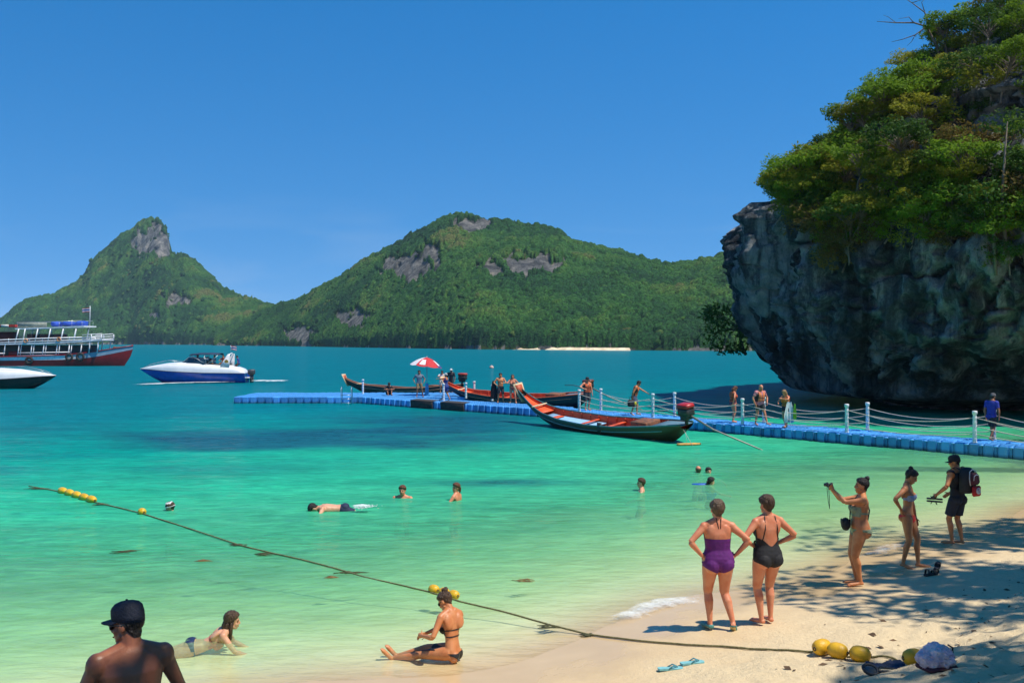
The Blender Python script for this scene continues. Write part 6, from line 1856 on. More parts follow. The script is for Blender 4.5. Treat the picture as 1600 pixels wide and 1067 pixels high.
# ================================================================== long-tail boats
def longtail(loc, yaw, label, hullc, hull2, inner, trim, mat_deck=None, L=10.6, prow=1.0, beam=1.0, heel=0.0, free=1.0, engine_c=(.45, .02, .02), shaft=True, rest_parts=True, tag_=''):
    t = thing('longtail_boat', loc, yaw, label, 'boat', 'long-tail boats at the dock')
    u = np.linspace(0, 1, 40)
    bh = np.interp(u, [0, .04, .15, .4, .65, .82, .93, 1.0], [.30, .42, .62, .78, .68, .42, .20, .10]) * beam
    t.rotation_euler = (R(heel), 0, yaw)
    sh = np.interp(u, [0, .08, .3, .5, .68, .8, .9, .96, 1.0], [.92, .84, .62, .56, .66, .92, 1.36, 1.78, 2.12])
    ke = np.interp(u, [0, .06, .12, .3, .6, .75, .85, .93, 1.0], [.55, .0, -.20, -.28, -.26, -.12, .28, .95, 1.75])
    sh *= np.interp(u, [0, .75, 1], [free, free, 1])
    lift = np.clip((u - .68) / .32, 0, 1) ** 1.5 * (prow - 1) * 1.3
    sh += lift; ke += lift * np.clip((u - .8) / .2, 0, 1)
    pz = (prow - 1) * 1.3
    kern = np.array([.25, .5, .25])
    for _ in range(2):
        for arr in (bh, sh, ke):
            arr[1:-1] = np.convolve(arr, kern, 'same')[1:-1]
    X = u * L
    def sect(i_, inset=0.0, floor=None):
        pts = []
        for v_ in np.linspace(0, 1, 9):
            y_ = (bh[i_] - inset) * (1 - v_ ** 2.4) ** .8 + .02 * (1 - inset * 8)
            z_ = sh[i_] + (ke[i_] + inset * 1.2 - sh[i_]) * v_
            if floor is not None: z_ = max(z_, floor[i_])
            pts.append((max(y_, 0.012), z_))
        return pts
    def skin(inset=0.0, flip=False, sl=slice(0, 9), rng_=range(40), floor=None):
        b = MB(); 
        for side in (-1, 1):
            grid_ = [[Vector((X[i_], side * y_, z_)) for y_, z_ in sect(i_, inset, floor)[sl]] for i_ in rng_]
            n_ = len(grid_[0]); v = [q for r_ in grid_ for q in r_]; fc = []
            for i_ in range(len(grid_) - 1):
                for j_ in range(n_ - 1):
                    a = i_ * n_ + j_; qd = (a, a + 1, a + n_ + 1, a + n_)
                    fc.append(qd if (side > 0) ^ flip else qd[::-1])
            b.add(v, fc)
        return b
    hm = NT('hull_paint' + tag_)
    ps = hm.n('ShaderNodeSeparateXYZ'); hm.l(hm.tc.outputs['Object'], ps.inputs[0])
    nz = hm.noise(1.5, 5, stretch=(.4, 1, 3), rough=.7)
    cc = hm.mix(nz, tuple(q * .6 for q in hull2), hull2)
    c1 = hm.mix(hm.noise(3, 4), tuple(q * .7 for q in hullc), hullc)
    xr = hm.n('ShaderNodeMapRange'); xr.inputs['From Min'].default_value = L * .35; xr.inputs['From Max'].default_value = L * .72
    hm.l(ps.outputs['X'], xr.inputs['Value'])
    hm.l(hm.mix(xr.outputs[0], cc, c1), hm.bsdf.inputs['Base Color']); hm.bsdf.inputs['Roughness'].default_value = .45
    hm.l(hm.bump(hm.noise(4, 4, stretch=(.3, 1, 4)), .25, .02), hm.bsdf.inputs['Normal'])
    skin().build('hull', hm.m, t)
    fl = np.maximum(ke + .22, -.02 + 0 * ke)
    im = mat('boat_inside' + tag_, inner, .6, tuple(q * .6 for q in inner), 5, .2, 20, stretch=(.3, 1, 1))
    skin(.045, True, rng_=range(1, 39), floor=fl).build('inside', im, t)
    # floor boards
    for k_ in range(9):
        i0 = 5 + k_ * 3
        xm = (X[i0] + X[i0 + 3]) / 2; yb = min(bh[i0], bh[i0 + 3]) * .74; z_ = max(fl[i0], fl[i0 + 3]) + .05
        b = MB(); b.box((xm, 0, z_), (X[3] - X[0] - .03, yb * 2, .03)); b.build('floor_board', im, t)
    tm = mat('boat_trim' + tag_, trim, .5, tuple(q * .75 for q in trim), 6, .1, 20)
    for side in (-1, 1):
        b = MB(); b.tube([(X[i_], side * (bh[i_] + .005), sh[i_] + .012) for i_ in range(40)], .034, 6, flat=(1.2, .8), up=(0, 0, 1)); b.build('gunwale', tm, t)
        b = MB(); b.tube([(X[i_], side * (bh[i_] * .985 + .018), sh[i_] - .20) for i_ in range(3, 34)], .016, 5); b.build('rub_strake', mat('strake_pale' + tag_, tuple(min(1, q * 1.6 + .12) for q in trim), .5), t)
        for i_ in range(6, 34, 2):         # ribs
            pts = [(X[i_], side * (y_ - .012), z_) for y_, z_ in sect(i_, .05, fl)[:7]]
            b = MB(); b.tube(pts, .020, 4); b.build('rib', im, t)
    for i_ in (10, 16, 22):
        b = MB(); b.box((X[i_], 0, sh[i_] - .17), (.22, bh[i_] * 1.86, .035), bev=.008); b.build('thwart', im, t)
    # stern deck and box
    b = MB(); b.rings([[Vector((X[i_], s * bh[i_] * .93, sh[i_] - .05 + dz)) for s, dz in ((-1, 0), (1, 0), (1, .03), (-1, .03))] for i_ in (0, 2, 4, 6)]); b.build('stern_deck', tm if not rest_parts else mat('deck_teal', (.10, .20, .26), .7), t)
    b = MB(); b.box((X[9] - .2, 0, sh[9] - .02), (1.0, .8, .34), bev=.02); b.build('seat_box', mat('box_wood', (.28, .10, .04), .7, (.10, .05, .03), 6), t)
    # bow deck, prow board
    i0 = 26
    if mat_deck:
        b = MB(); b.rings([[Vector((X[i_], s * bh[i_] * .80, sh[i_] - .30 + dz)) for s, dz in ((-1, 0), (1, 0), (1, .035), (-1, .035))] for i_ in range(20, 33, 2)]); b.build('deck_mat', mat('mat_blue', mat_deck, .7, tuple(q * .85 for q in mat_deck), 4), t)
    b = MB(); b.rings([[Vector((X[i_], s * bh[i_] * .9, sh[i_] - .14 + dz)) for s, dz in ((-1, 0), (1, 0), (1, .03), (-1, .03))] for i_ in range(32, 39)]); b.build('bow_deck', mat('bow_deck' + tag_, tuple(min(1, q * 1.15) for q in inner), .6), t)
    cream = mat('prow_cream', (.72, .56, .34), .6, (.55, .40, .22), 8)
    b = MB(); b.rings([[Vector((X[39] + dx - .5 * k_ * 0 + dxx, s * w_, z_)) for s, dx in ((-1, -.02), (1, -.02), (1, .05), (-1, .05))] for z_, w_, dxx in ((1.55 + pz, .17, -.28), (1.95 + pz, .22, -.06), (2.45 + pz, .27, .16))]); pr = b.build('prow_board', cream, t)
    b = MB(); b.rings([[Vector((X[39] + dx + dxx, s * w_, z_)) for s, dx in ((-1, -.03), (1, -.03), (1, -.015), (-1, -.015))] for z_, w_, dxx in ((1.92 + pz, .15, -.08), (2.38 + pz, .20, .125))]); b.build('prow_panel', mat('prow_red', (.50, .09, .03), .6), pr)
    b = MB(); b.box((X[34], 0, sh[34] + .02), (.10, bh[34] * 2.5, .08), bev=.02); b.build('cross_beam', cream, t)
    # engine on its pivot with the long propeller shaft
    ez = sh[0] + .05
    b = MB(); b.box((-.05, 0, ez + .42), (.55, .46, .30), bev=.04); b.box((-.02, 0, ez + .22), (.40, .34, .22), bev=.03); b.tube([(.0, 0, ez - .1), (0, 0, ez + .2)], .07, 8); en = b.build('engine', mat('engine_dark', (.02, .02, .022), .5, (.04, .035, .03), 8), t)
    b = MB(); b.box((-.05, 0, ez + .66), (.62, .48, .20), bev=.06); b.build('fuel_tank', mat('engine_red' + tag_, engine_c, .4), en)
    b = MB(); b.tube([(.25, .12, ez + .3), (.9, .14, ez + .42), (1.5, .12, ez + .40)], .022, 6); b.build('tiller', mat('pole_dark', (.05, .05, .05), .5), en)
    if shaft:
        b = MB(); b.tube([(-.25, -.02, ez + .28), (-1.2, -.22, ez - .25), (-3.9, -.62, -.30)], [.045, .035, .022], 8); b.build('propeller_shaft', mat('shaft_grey', (.30, .28, .24), .5, metal=.4), en)
    return t
# the boat moored before the dock: stern to the right
st = Vector((7.0, 37.9, 0)); bw_ = Vector((.75, 47.6, 0))
yaw = math.atan2(bw_.y - st.y, bw_.x - st.x)
lt = longtail(st, yaw, 'near long-tail boat with red inside and blue mat moored before the dock', (.022, .045, .05), (.12, .055, .02), (.72, .09, .02), (.07, .20, .20), (.28, .52, .78), L=(bw_ - st).length + .2, tag_='_near', prow=.62, beam=1.12, heel=-10, free=.85)
b = MB(); b.tube([(4.6, .80, .66), (4.6, .86, .35), (4.6, .74, .0)], [.13, .13, .10], 8, flat=(1.2, .5)); b.build('fender', BLACKP, lt)
b = MB(); b.tube([(-.1, .2, .6), (-.35, .45, .02)], .008, 4); b.tube([(-.1, .3, .6), (-.9, .6, .02)], .008, 4); b.build('stern_line', DROPE, lt)
fo = lt.matrix_basis @ Vector((-.55, .55, .01))
t = thing('orange_float', (fo.x, fo.y, .03), .3, 'faded orange mat float hanging at the stern of the near boat', 'float')
b = MB(); b.rings([[Vector((x_, .17 * w_ * sy, .04 * sz)) for sy, sz in ((-1, 0), (-.6, 1), (.6, 1), (1, 0), (.6, -1), (-.6, -1))] for x_, w_ in ((-.5, .3), (-.42, .8), (0, 1), (.4, .85), (.5, .3))]); b.build('foam_pad', mat('orange_faded', (.62, .34, .08), .8, (.48, .25, .06), 6), t)
# two more behind the dock
q0 = G(705, 622, 0.0); q1 = G(548, 615, 0.0)
st = Vector((-3.6, 69.2, 0)); bw_ = Vector((-12.6, 72.6, 0))
longtail(st, math.atan2(bw_.y - st.y, bw_.x - st.x), 'weathered brown long-tail boat behind the left part of the dock', (.03, .032, .034), (.05, .04, .03), (.42, .17, .10), (.36, .16, .09), None, L=(bw_ - st).length, engine_c=(.42, .04, .02), shaft=False, tag_='_far', prow=.30)
st = Vector((4.6, 57.6, 0)); bw_ = Vector((-4.35, 63.4, 0))
longtail(st, math.atan2(bw_.y - st.y, bw_.x - st.x), 'orange long-tail boat moored along the back of the dock', (.02, .03, .045), (.02, .03, .07), (.72, .10, .025), (.62, .12, .05), None, L=(bw_ - st).length, engine_c=(.16, .05, .03), shaft=True, tag_='_mid', prow=.42, beam=1.2, heel=-6)

# ------------------------------------------------------------------ speedboats
def speedboat(loc, yaw, label, lowc, L=10.0, tag_='', full=True):
    t = thing('speedboat', loc, yaw, label, 'boat')
    u = np.linspace(0, 1, 36)
    # x from stern (0) to bow (L)
    bw = np.interp(u, [0, .1, .4, .65, .82, .93, 1.0], [1.25, 1.32, 1.38, 1.20, .78, .36, .03])
    chz = np.interp(u, [0, .4, .7, .9, 1.0], [.92, .98, 1.12, 1.28, 1.34])         # knuckle between blue and white
    kel = np.interp(u, [0, .5, .70, .80, .90, .97, 1.0], [-.30, -.32, -.22, .05, .58, 1.05, 1.27])
    top = np.interp(u, [0, .03, .08, .2, .45, .6, .75, .9, 1.0], [.95, 1.35, 1.55, 1.72, 1.92, 1.98, 1.88, 1.62, 1.38])
    def lower(i_):
        return [Vector((u[i_] * L, s * bw[i_] * w_, kel[i_] + (chz[i_] - kel[i_]) * f_)) for s, w_, f_ in ((-1, 1, 1), (-1, .93, .66), (-1, .80, .34), (-1, .02, 0), (1, .02, 0), (1, .80, .34), (1, .93, .66), (1, 1, 1))]
    b = MB(); v = []; n_ = 8; fc = []
    for i_ in range(36): v += lower(i_)
    for i_ in range(35):
        for j_ in range(7): a = i_ * 8 + j_; fc.append((a, a + 1, a + 9, a + 8))
    fc.append(tuple(range(8)))
    b.add(v, fc); b.build('hull', mat('hull_low' + tag_, lowc, .22, tuple(q * .8 for q in lowc), 2, spec=.6), t)
    gel = mat('gelcoat_white', (.80, .80, .78), .25, (.74, .74, .73), 2, spec=.6)
    b = MB(); v = []; fc = []
    for i_ in range(36):
        for s, w_, f_ in ((-1, 1.02, -.02), (-1, 1.01, .35), (-1, .93, .72), (-1, .75, .94), (0, 0, 1.04), (1, .75, .94), (1, .93, .72), (1, 1.01, .35), (1, 1.02, -.02)):
            v.append(Vector((u[i_] * L * 1.003, s * bw[i_] * w_ if s else 0, chz[i_] + (top[i_] - chz[i_]) * f_)))
    for i_ in range(35):
        for j_ in range(8): a = i_ * 9 + j_; fc.append((a, a + 9, a + 10, a + 1))
    fc.append(tuple(range(8, -1, -1)))
    b.add(v, fc); b.build('deck', gel, t)
    for s in (-1, 1):
        b = MB(); b.tube([(u[i_] * L, s * (bw[i_] * 1.02 + .01), chz[i_]) for i_ in range(36)], .03, 5); b.build('rub_rail', mat('rail_dark', (.03, .03, .04), .5), t)
        b = MB(); b.tube([(L * .97, s * .12, top[34] + .04), (L * .9, s * bw[32] * .8, top[32] + .22), (L * .75, s * bw[26] * .85, top[26] + .28), (L * .62, s * bw[22] * .85, top[22] + .12)], .016, 5); b.build('bow_rail', MATS['steel'], t)
    if not full: 
        return t
    gla = mat('tinted_glass', (.03, .06, .08), .08, (.02, .05, .07), 2, spec=.8)
    # windscreen: three panes and frame
    xs_ = L * .56
    for s in (-1, 1):
        b = MB(); b.rings([[Vector((xs_ + .45, s * .55, 1.90 + dz)) for dz in (0,)] + [Vector((xs_ - 1.7, s * 1.12, 1.72)), Vector((xs_ - 2.2, s * 1.05, 2.30)), Vector((xs_ - .25, s * .52, 2.48))], [Vector((xs_ + .45, s * .57, 1.90)), Vector((xs_ - 1.7, s * 1.14, 1.72)), Vector((xs_ - 2.2, s * 1.07, 2.30)), Vector((xs_ - .25, s * .54, 2.48))]]); b.build('side_window', gla, t, sm=False)
        b = MB(); b.tube([(xs_ + .45, s * .56, 1.90), (xs_ - .25, s * .53, 2.49), (xs_ - 2.2, s * 1.06, 2.31)], .03, 5); b.build('window_frame', MATS['steel'], t)
    b = MB(); b.rings([[Vector((xs_ + .50, y_, 1.92)) for y_ in (-.55, .55)] + [Vector((xs_ - .22, y_, 2.48)) for y_ in (.52, -.52)], [Vector((xs_ + .47, y_, 1.92)) for y_ in (-.55, .55)] + [Vector((xs_ - .25, y_, 2.48)) for y_ in (.52, -.52)]]); b.build('windscreen', gla, t, sm=False)
    # soft top on its bows
    b = MB(); b.rings([[Vector((L * f_, 1.05 * math.cos(a), z_ + .16 * math.sin(a))) for a in np.linspace(0, math.pi, 9)] + [Vector((L * f_, -1.05 * math.cos(a), z_ - .03 + .14 * math.sin(a))) for a in np.linspace(0, math.pi, 9)] for f_, z_ in ((.24, 2.72), (.34, 2.76), (.45, 2.74), (.52, 2.64))]); b.build('soft_top', CL_('canvas_navy', (.015, .03, .07)), t)
    for f_ in (.25, .38, .51):
        b = MB(); b.tube([(L * .36, -1.1, 1.8), (L * f_, -1.03, 2.68), (L * f_, 1.03, 2.68), (L * .36, 1.1, 1.8)], .02, 5); b.build('top_bow', MATS['steel'], t)
    b = MB(); b.box((L * .33, 0, 1.78), (L * .34, 2.0, .12)); b.build('cockpit', mat('cockpit_dark', (.03, .035, .04), .6), t)
    for s in (-.55, .55):
        b = MB(); b.box((L * .42, s, 2.0), (.5, .5, .5), bev=.06); b.box((L * .40 - .2, s, 2.3), (.14, .5, .5), bev=.05); b.build('seat', mat('seat_white', (.62, .63, .64), .5), t)
    # radar arch fins with emblem
    for s in (-1, 1):
        b = MB(); b.rings([[Vector((x_, s * (1.18 - .1 * zf), z_)) + Vector((0, dy, 0)) for x_, dy in ((x0, -.05), (x1, -.05), (x1, .05), (x0, .05))] for z_, x0, x1, zf in ((1.55, 1.45, 2.35, 0), (2.1, 1.42, 2.05, .5), (2.65, 1.40, 1.72, 1), (2.78, 1.42, 1.60, 1.1))]); fin = b.build('arch_fin', gel, t)
        b = MB(); b.ell((1.73, s * 1.13 + s * .055, 2.02), (.20, .012, .24), None, 12, 8); b.build('emblem', mat('emblem_gold', (.55, .36, .04), .5, (.10, .06, .03), 14), fin)
    b = MB(); b.tube([(1.5, -1.08, 2.74), (1.45, 0, 2.86), (1.5, 1.08, 2.74)], .05, 6); b.build('arch_bar', gel, t)
    for s in (-.42, .42):
        b = MB(); b.box((-.42, s, 1.02), (.55, .40, .52), bev=.09); b.tube([(-.42, s, .8), (-.46, s, -.1)], [.14, .09], 8); b.build('outboard_motor', mat('motor_grey', (.05, .05, .055), .4), t)
    b = MB(); b.box((-.15, 0, .5), (.5, 2.1, .07), bev=.02); b.build('swim_platform', gel, t)
    b = MB(); b.tube([(1.55, 0, 2.84), (1.55, 0, 3.62)], .015, 5); b.build('flag_staff', MATS['steel'], t)
    stripes((1.55, 0, 3.2), .55, .4, t, (0, 1))
    # hull name: plain letters painted on the bow
    return t
THAI = [((.50, .02, .04), 1), ((.78, .78, .78), 1), ((.03, .04, .22), 2), ((.78, .78, .78), 1), ((.50, .02, .04), 1)]
def stripes(loc, w_, h_, parent, wave=(0, 1), dirx=-1):
    x0, y0, z0 = loc; tot = 6; z = z0
    fl_ = bpy.data.objects.new('flag', None); col.objects.link(fl_); fl_.parent = parent
    for c_, k_ in THAI:
        hh_ = h_ * k_ / tot
        v, fc = [], []
        for i_ in range(13):
            xx = w_ * i_ / 12
            yy = .06 * math.sin(xx * 9) * (i_ / 12)
            for zz_ in (z, z + hh_):
                v.append((x0 + dirx * xx, y0 + yy, zz_ - .10 * (i_ / 12) ** 1.5))
            if i_: a = (i_ - 1) * 2; fc.append((a, a + 2, a + 3, a + 1))
        b = MB(); b.add(v, fc); b.build('stripe', CL_('flag%d' % int(c_[0] * 100), c_), fl_)
        z += hh_
stn = G(386, 597.5, 0.0); bwn = G(236, 603, 0.0)
sp_yaw = math.atan2(-.8, -9.5)
sb = speedboat(Vector((stn.x, stn.y, 0)), sp_yaw, 'white and blue speedboat with dark soft top heading left', (.014, .08, .45), L=10.1, tag_='_blue')
def in_boat(bt, p_, yaw, label, **kw):
    q = bt.matrix_basis @ Vector(p_)
    return person(q, yaw, label, vox=.024, **kw)
bpy.context.view_layer.update()
SIT = dict(pel=(0, 0, .48), fl=(-.12, .42, 0), fr=(.12, .42, 0), hl=(-.2, .4, .7), hr=(.2, .4, .7))
in_boat(sb, (4.6, .45, 1.45), 95, 'person in dark shirt at the wheel of the blue speedboat', H=1.72, sex='m', skin='brown', pose=dict(SIT), hair=('short', 'dark'), wear=(shirt('helm_dark', (.02, .022, .03), sleeve=.8), shorts('helm_dark', (.02, .022, .03), .9)))
in_boat(sb, (3.0, .5, 1.42), 150, 'passenger in pale shirt seated under the soft top', H=1.66, sex='f', skin='tan', pose=dict(SIT), hair=('short', 'brown'), wear=(shirt('pass_pale', (.55, .55, .56), sleeve=.7), shorts('pass_pale2', (.2, .2, .22), .8)))
in_boat(sb, (2.35, -.4, 1.42), 160, 'passenger in dark red shirt near the stern under the soft top', H=1.66, sex='m', skin='tan', pose=dict(SIT), hair=('short', 'dark'), wear=(shirt('pass_red', (.25, .04, .03), sleeve=.7), shorts('pass_dark', (.03, .03, .04), .8)))
in_boat(sb, (.75, .2, 1.25), 100, 'crew member in blue shirt standing at the speedboat stern', H=1.68, sex='m', skin='brown', pose=dict(pel=(0, 0, .62), lean=20, fl=(-.15, .1, 0), fr=(.15, .0, 0)), hair=('short', 'dark'), wear=(shirt('crew_blue', (.03, .06, .28), sleeve=.7), shorts('crew_dark', (.02, .02, .03), .9)))
wk = [sb.matrix_basis @ Vector(q) for q in ((-.8, 1.6, .05), (1.5, 1.6, .06), (4.0, 1.8, .06), (6.2, 2.9, .05), (8.0, 5.0, .04), (9.6, 7.6, .03))]
foam_sheet('wake_foam', wk, [.35, .45, .5, .8, 1.2, 1.6], 'white wake along the blue speedboat hull', .10, 1.2)
wk = [sb.matrix_basis @ Vector(q) for q in ((.0, 0, .04), (-1.6, 0, .06), (-4.5, 0, .03))]
foam_sheet('wake_foam', wk, [1.0, .9, .5], 'white froth behind the blue speedboat motors', .18, 1.3)
# the boat cut by the left edge
bw_ = G(85, 597, 0.0)
lb = speedboat(Vector((-50.1, 81.2, -.25)), 0.06, 'white boat with black hull entering at the left edge', (.012, .012, .014), L=11.2, tag_='_black', full=False)

# ------------------------------------------------------------------ red and white excursion boat
SC = 158 / F
O = G(193, 571.5, 0.0)
tb = thing('excursion_boat', (O.x, O.y, 0), R(-2), 'double-deck excursion boat with red hull and white railings', 'boat')
def T_(px, py, y=0): return Vector(((px - 193) * SC, y, (571.5 - py) * SC))
redm = mat('boat_red', (.33, .012, .014), .4, (.24, .01, .012), 1.5, .1, 6); whm = mat('boat_white', (.84, .84, .84), .45, (.64, .65, .66), 2, .1, 8)
grm = mat('boat_grey', (.26, .38, .46), .5, (.20, .30, .38), 2); dkm = mat('boat_dark', (.02, .02, .02), .6)
px_ = np.array([-130, -60, 0, 60, 110, 140, 160, 180, 195, 208], float)
shy = np.array([556, 557, 557.5, 556.5, 554.5, 551.5, 548.5, 545, 542.5, 540.3])
mid = np.array([562, 562.5, 563, 562.5, 561.5, 559.5, 556.5, 552.5, 549, 546])
bm_ = np.array([2.2, 2.5, 2.6, 2.6, 2.45, 2.1, 1.65, 1.05, .5, .04])
wlx = np.array([-130, -60, 0, 60, 110, 138, 156, 172, 184, 193], float)
kb = np.array([2.0, 2.3, 2.45, 2.45, 2.2, 1.75, 1.3, .75, .32, .02])
def strake(name, rows, m, cap=False):
    b = MB()
    for s in (-1, 1):
        v = [q for r_ in rows for q in [Vector((p_.x, s * p_.y, p_.z)) for p_ in r_]]
        n_ = len(rows[0]); fc = []
        for i_ in range(len(rows) - 1):
            for j_ in range(n_ - 1):
                a = i_ * n_ + j_; fc.append((a, a + 1, a + n_ + 1, a + n_))
        b.add(v, fc)
    return b.build(name, m, tb)
row_top = [T_(a, c_, d_) for a, c_, d_ in zip(px_, shy, bm_)]
row_mid = [T_(a * .98 + w_ * .02, c_, d_ * .99) for a, c_, d_, w_ in zip(px_, mid, bm_, wlx)]
row_low = [T_(w_, 573.5, d_) for w_, d_ in zip(wlx, kb)]
row_m2 = [T_(a * .72 + w_ * .28, c_ * .6 + 573.5 * .4, d_ * .96) for a, c_, d_, w_ in zip(px_, mid, bm_, wlx)]
strake('hull', [row_mid, row_m2, row_low], redm)
strake('white_strake', [[q + Vector((0, .01, 0)) for q in row_top[:6]], [q + Vector((0, .01, 0)) for q in row_mid[:6]]], whm)
strake('bulwark', [[q + Vector((0, .012, 0)) for q in row_top[5:]], [q + Vector((0, .012, 0)) for q in row_mid[5:]]], grm)
b = MB(); v = [Vector((q.x, s * q.y, q.z - .35)) for q in row_top for s in (-1, 1)]; b.add(v, [(2 * i_, 2 * i_ + 1, 2 * i_ + 3, 2 * i_ + 2) for i_ in range(9)]); b.build('main_deck', mat('deck_wood', (.24, .10, .06), .7), tb)
for s in (-1, 1):
    b = MB(); b.tube([Vector((q.x, s * (q.y + .03), q.z + .02)) for q in row_top], .09, 5); b.build('gunwale', redm, tb)
def slab(name, pts, w_, th_, m):
    b = MB(); b.rings([[T_(a, c_) + Vector((0, s * w_, dz)) for s, dz in ((-1, 0), (1, 0), (1, th_), (-1, th_))] for a, c_ in pts]); return b.build(name, m, tb, sm=False)
slab('upper_deck', [(-130, 540.5), (0, 539), (70, 537.5), (138, 534.5), (168, 532)], 2.35, .22, whm)
slab('roof', [(32, 515), (80, 513.5), (140, 511)], 2.2, .18, whm)
slab('awning', [(-130, 513), (-40, 511.5), (32, 511)], 2.2, .38, CL_('awning_red', (.50, .03, .02)))
b = MB(); b.box(T_(16, 509.8) + Vector((0, -2.22, .05)), (1.3, .05, .40)); b.box(T_(44, 511.6) + Vector((0, -1.2, .1)), (.8, .6, .25)); b.build('awning_patch', CL_('awning_white', (.78, .70, .62)), tb)
def post2(a, c_, a2, c2, side, m=whm, r_=.105, nm='deck_post'):
    b = MB(); b.tube([T_(a, c_, side * 2.2), T_(a2, c2, side * 2.2)], r_, 4); return b.build(nm, m, tb)
for side in (-1, 1):
    for a, a2 in ((32, 38), (44, 48), (63, 68), (83, 88), (103, 108), (123, 128)):
        post2(a, 536, a2, 514, side)
    for a in (14, 36, 56, 75, 96, 115, 134):
        post2(a, 556, a + 3, 538.5, side)
        if a > 30 and a < 120: post2(a + 4, 556, a + 6.5, 539, side, r_=.075, nm='deck_brace')
    for a in (148, 161): post2(a, 552, a + 2, 533.5, side)
    for z_ in (527.5, 531.5):
        b = MB(); b.tube([T_(-130, z_ + 5.5, side * 2.28), T_(0, z_ + 4, side * 2.28), T_(70, z_ + 1.5, side * 2.28), T_(138, z_ - .5, side * 2.28)], .085, 4); b.build('rail', whm, tb)
    for z_ in (521.5, 525, 528.5):
        b = MB(); b.tube([T_(138, z_ + 2, side * 2.28), T_(168, z_, side * 2.0)], .06, 4); b.build('rail', whm, tb)
    for a in (-20, 2, 22, 55, 75, 95, 118, 138, 152, 168):
        post2(a, 537.5 - max(a, 0) * .03, a, 527.5 + (4 if a < 20 else 1.5 if a < 100 else -1 if a < 150 else -5), side, r_=.075, nm='rail_post')
    b = MB(); b.tube([T_(36, 551.5, side * 2.22), T_(118, 550, side * 2.22)], .09, 4); b.build('rail', whm, tb)
    b = MB(); b.tube([T_(36, 555.3, side * 2.22), T_(118, 554, side * 2.22)], .06, 4); b.build('rail', whm, tb)
    b = MB(); b.tube([T_(-130, 552.5, side * 2.22), T_(16, 552, side * 2.22)], .09, 4); b.build('rail', whm, tb)
    # roof rack
    b = MB(); b.tube([T_(34, 503.5, side * 1.9), T_(80, 503, side * 1.9), T_(136, 501.2, side * 1.9)], .03, 4); b.build('roof_rail', MATS['steel'], tb)
    for a in (34, 58, 80, 100, 120, 136): post2(a, 513, a, 503, side * .86, MATS['steel'], .025, 'rail_post')
    v, fc = [], []
b = MB(); b.box(T_(58, 508) + Vector((0, -1.92, 0)), (46 * SC, .02, .8)); b.build('roof_screen', mat('screen_grey', (.30, .32, .27), .8, (.20, .23, .18), 3), tb)
bl = CL_('tarp_blue', (.02, .09, .50))
for a, w_, h_ in ((87, 13, 8.5), (107, 20, 7.0), (128, 13, 9.0)):
    bm = bmesh.new(); bmesh.ops.create_icosphere(bm, subdivisions=3, radius=1)
    vv = np.array([q.co for q in bm.verts]); nz = fbm(vv * 2.2 + a, 3, 7)
    for q, n_ in zip(bm.verts, nz):
        q.co = Vector((math.copysign(abs(q.co.x) ** .6, q.co.x) * w_ * SC / 2, q.co.y * 1.3, math.copysign(abs(q.co.z) ** .6, q.co.z) * h_ * SC / 2)) * (1 + .22 * n_)
    me = bpy.data.meshes.new('tarp_bundle'); bm.to_mesh(me); bm.free()
    o = link('tarp_bundle', me, bl, tb, sm=True); o.location = T_(a, 507 - a * .008)
# inside: dark cabin core, red seats, curtains
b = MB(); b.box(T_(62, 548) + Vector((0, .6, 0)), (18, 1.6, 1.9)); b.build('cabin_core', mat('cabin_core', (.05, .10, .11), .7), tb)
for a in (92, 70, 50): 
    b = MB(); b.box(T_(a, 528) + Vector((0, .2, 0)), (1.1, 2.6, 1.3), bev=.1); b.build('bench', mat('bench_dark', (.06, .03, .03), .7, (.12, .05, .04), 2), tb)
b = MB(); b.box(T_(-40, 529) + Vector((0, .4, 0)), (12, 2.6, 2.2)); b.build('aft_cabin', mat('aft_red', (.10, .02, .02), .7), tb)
b = MB(); b.box(T_(26, 553) + Vector((0, .0, 0)), (1.6, 3.0, .9)); b.build('seat_block', redm, tb)
for a, z_ in ((50, 532.5), (102, 530.3)):
    b = MB(); b.torus(T_(a, z_, -2.42), .28, .09, Matrix.Rotation(R(90), 3, 'X'), 18, 6); b.build('life_ring', mat('ring_orange', (.72, .36, .16), .6, (.55, .2, .08), 4), tb)
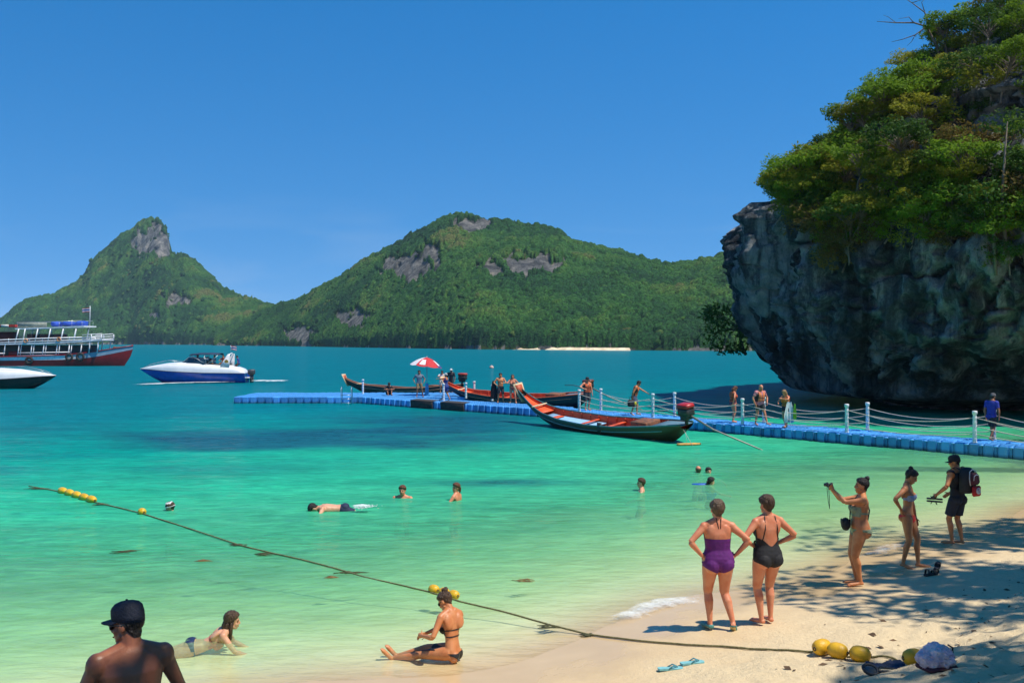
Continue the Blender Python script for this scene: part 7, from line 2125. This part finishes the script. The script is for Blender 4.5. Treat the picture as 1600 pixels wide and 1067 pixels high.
for a, z_, r_ in ((57, 562.5, .46), (119.5, 557.5, .46), (135.5, 557, .52)):
    b = MB(); b.torus(T_(a, z_, -(2.72 if a < 130 else 2.42)), r_, .19, Matrix.Rotation(R(90), 3, 'X') @ Matrix.Rotation(R(8), 3, 'Y'), 20, 8); b.build('tyre_fender', mat('tyre', (.022, .022, .022), .85, (.05, .045, .04), 5), tb)
b = MB(); b.tube([T_(139.5, 513), T_(140, 478)], .05, 5); b.build('flag_pole', whm, tb)
q = T_(139.5, 487.5); stripes((q.x, 0, q.z), 1.25, .70, tb)
b = MB(); b.tube([T_(179, 545) + Vector((0, 0, 0)), T_(179, 541.5)], .2, 8); b.box(T_(183, 543.5), (1.2, .5, .3), bev=.05); b.build('anchor_winch', mat('rust', (.22, .10, .06), .8), tb)
b = MB(); b.tube([T_(206, 540.5), T_(207, 538.6)], .09, 6); b.build('bow_post', redm, tb)
# round mooring buoy far out
g = G(768, 575.5, 0.0)
t = thing('mooring_buoy', (g.x, g.y, 0), 0, 'small pale round buoy floating beyond the dock', 'buoy')
b = MB(); b.ell((0, 0, .12), (.34, .34, .30)); b.build('ball', mat('buoy_pale', (.62, .45, .36), .6, (.5, .3, .24), 3), t)
b = MB(); b.torus((0, 0, .44), .07, .02, Matrix.Rotation(R(90), 3, 'X'), 12, 5); b.build('eye', MATS['steel'], t)

# ================================================================== air: a thin even haze
bm = bmesh.new(); bmesh.ops.create_cube(bm, size=1.0)
me = bpy.data.meshes.new('haze'); bm.to_mesh(me); bm.free()
hz = link('haze', me)
hz.scale = (16000, 16000, 262); hz.location = (0, 3000, 111)
k = NT('haze_air')
k.t.nodes.remove(k.bsdf)
pv = k.n('ShaderNodeVolumePrincipled'); pv.inputs['Color'].default_value = (.72, .85, 1.0, 1); pv.inputs['Density'].default_value = .00007; pv.inputs['Anisotropy'].default_value = .0
k.l(pv.outputs[0], k.out.inputs['Volume'])
me.materials.append(k.m)
tag(hz, 'thin blue sea haze over the bay', 'haze', kind='stuff')
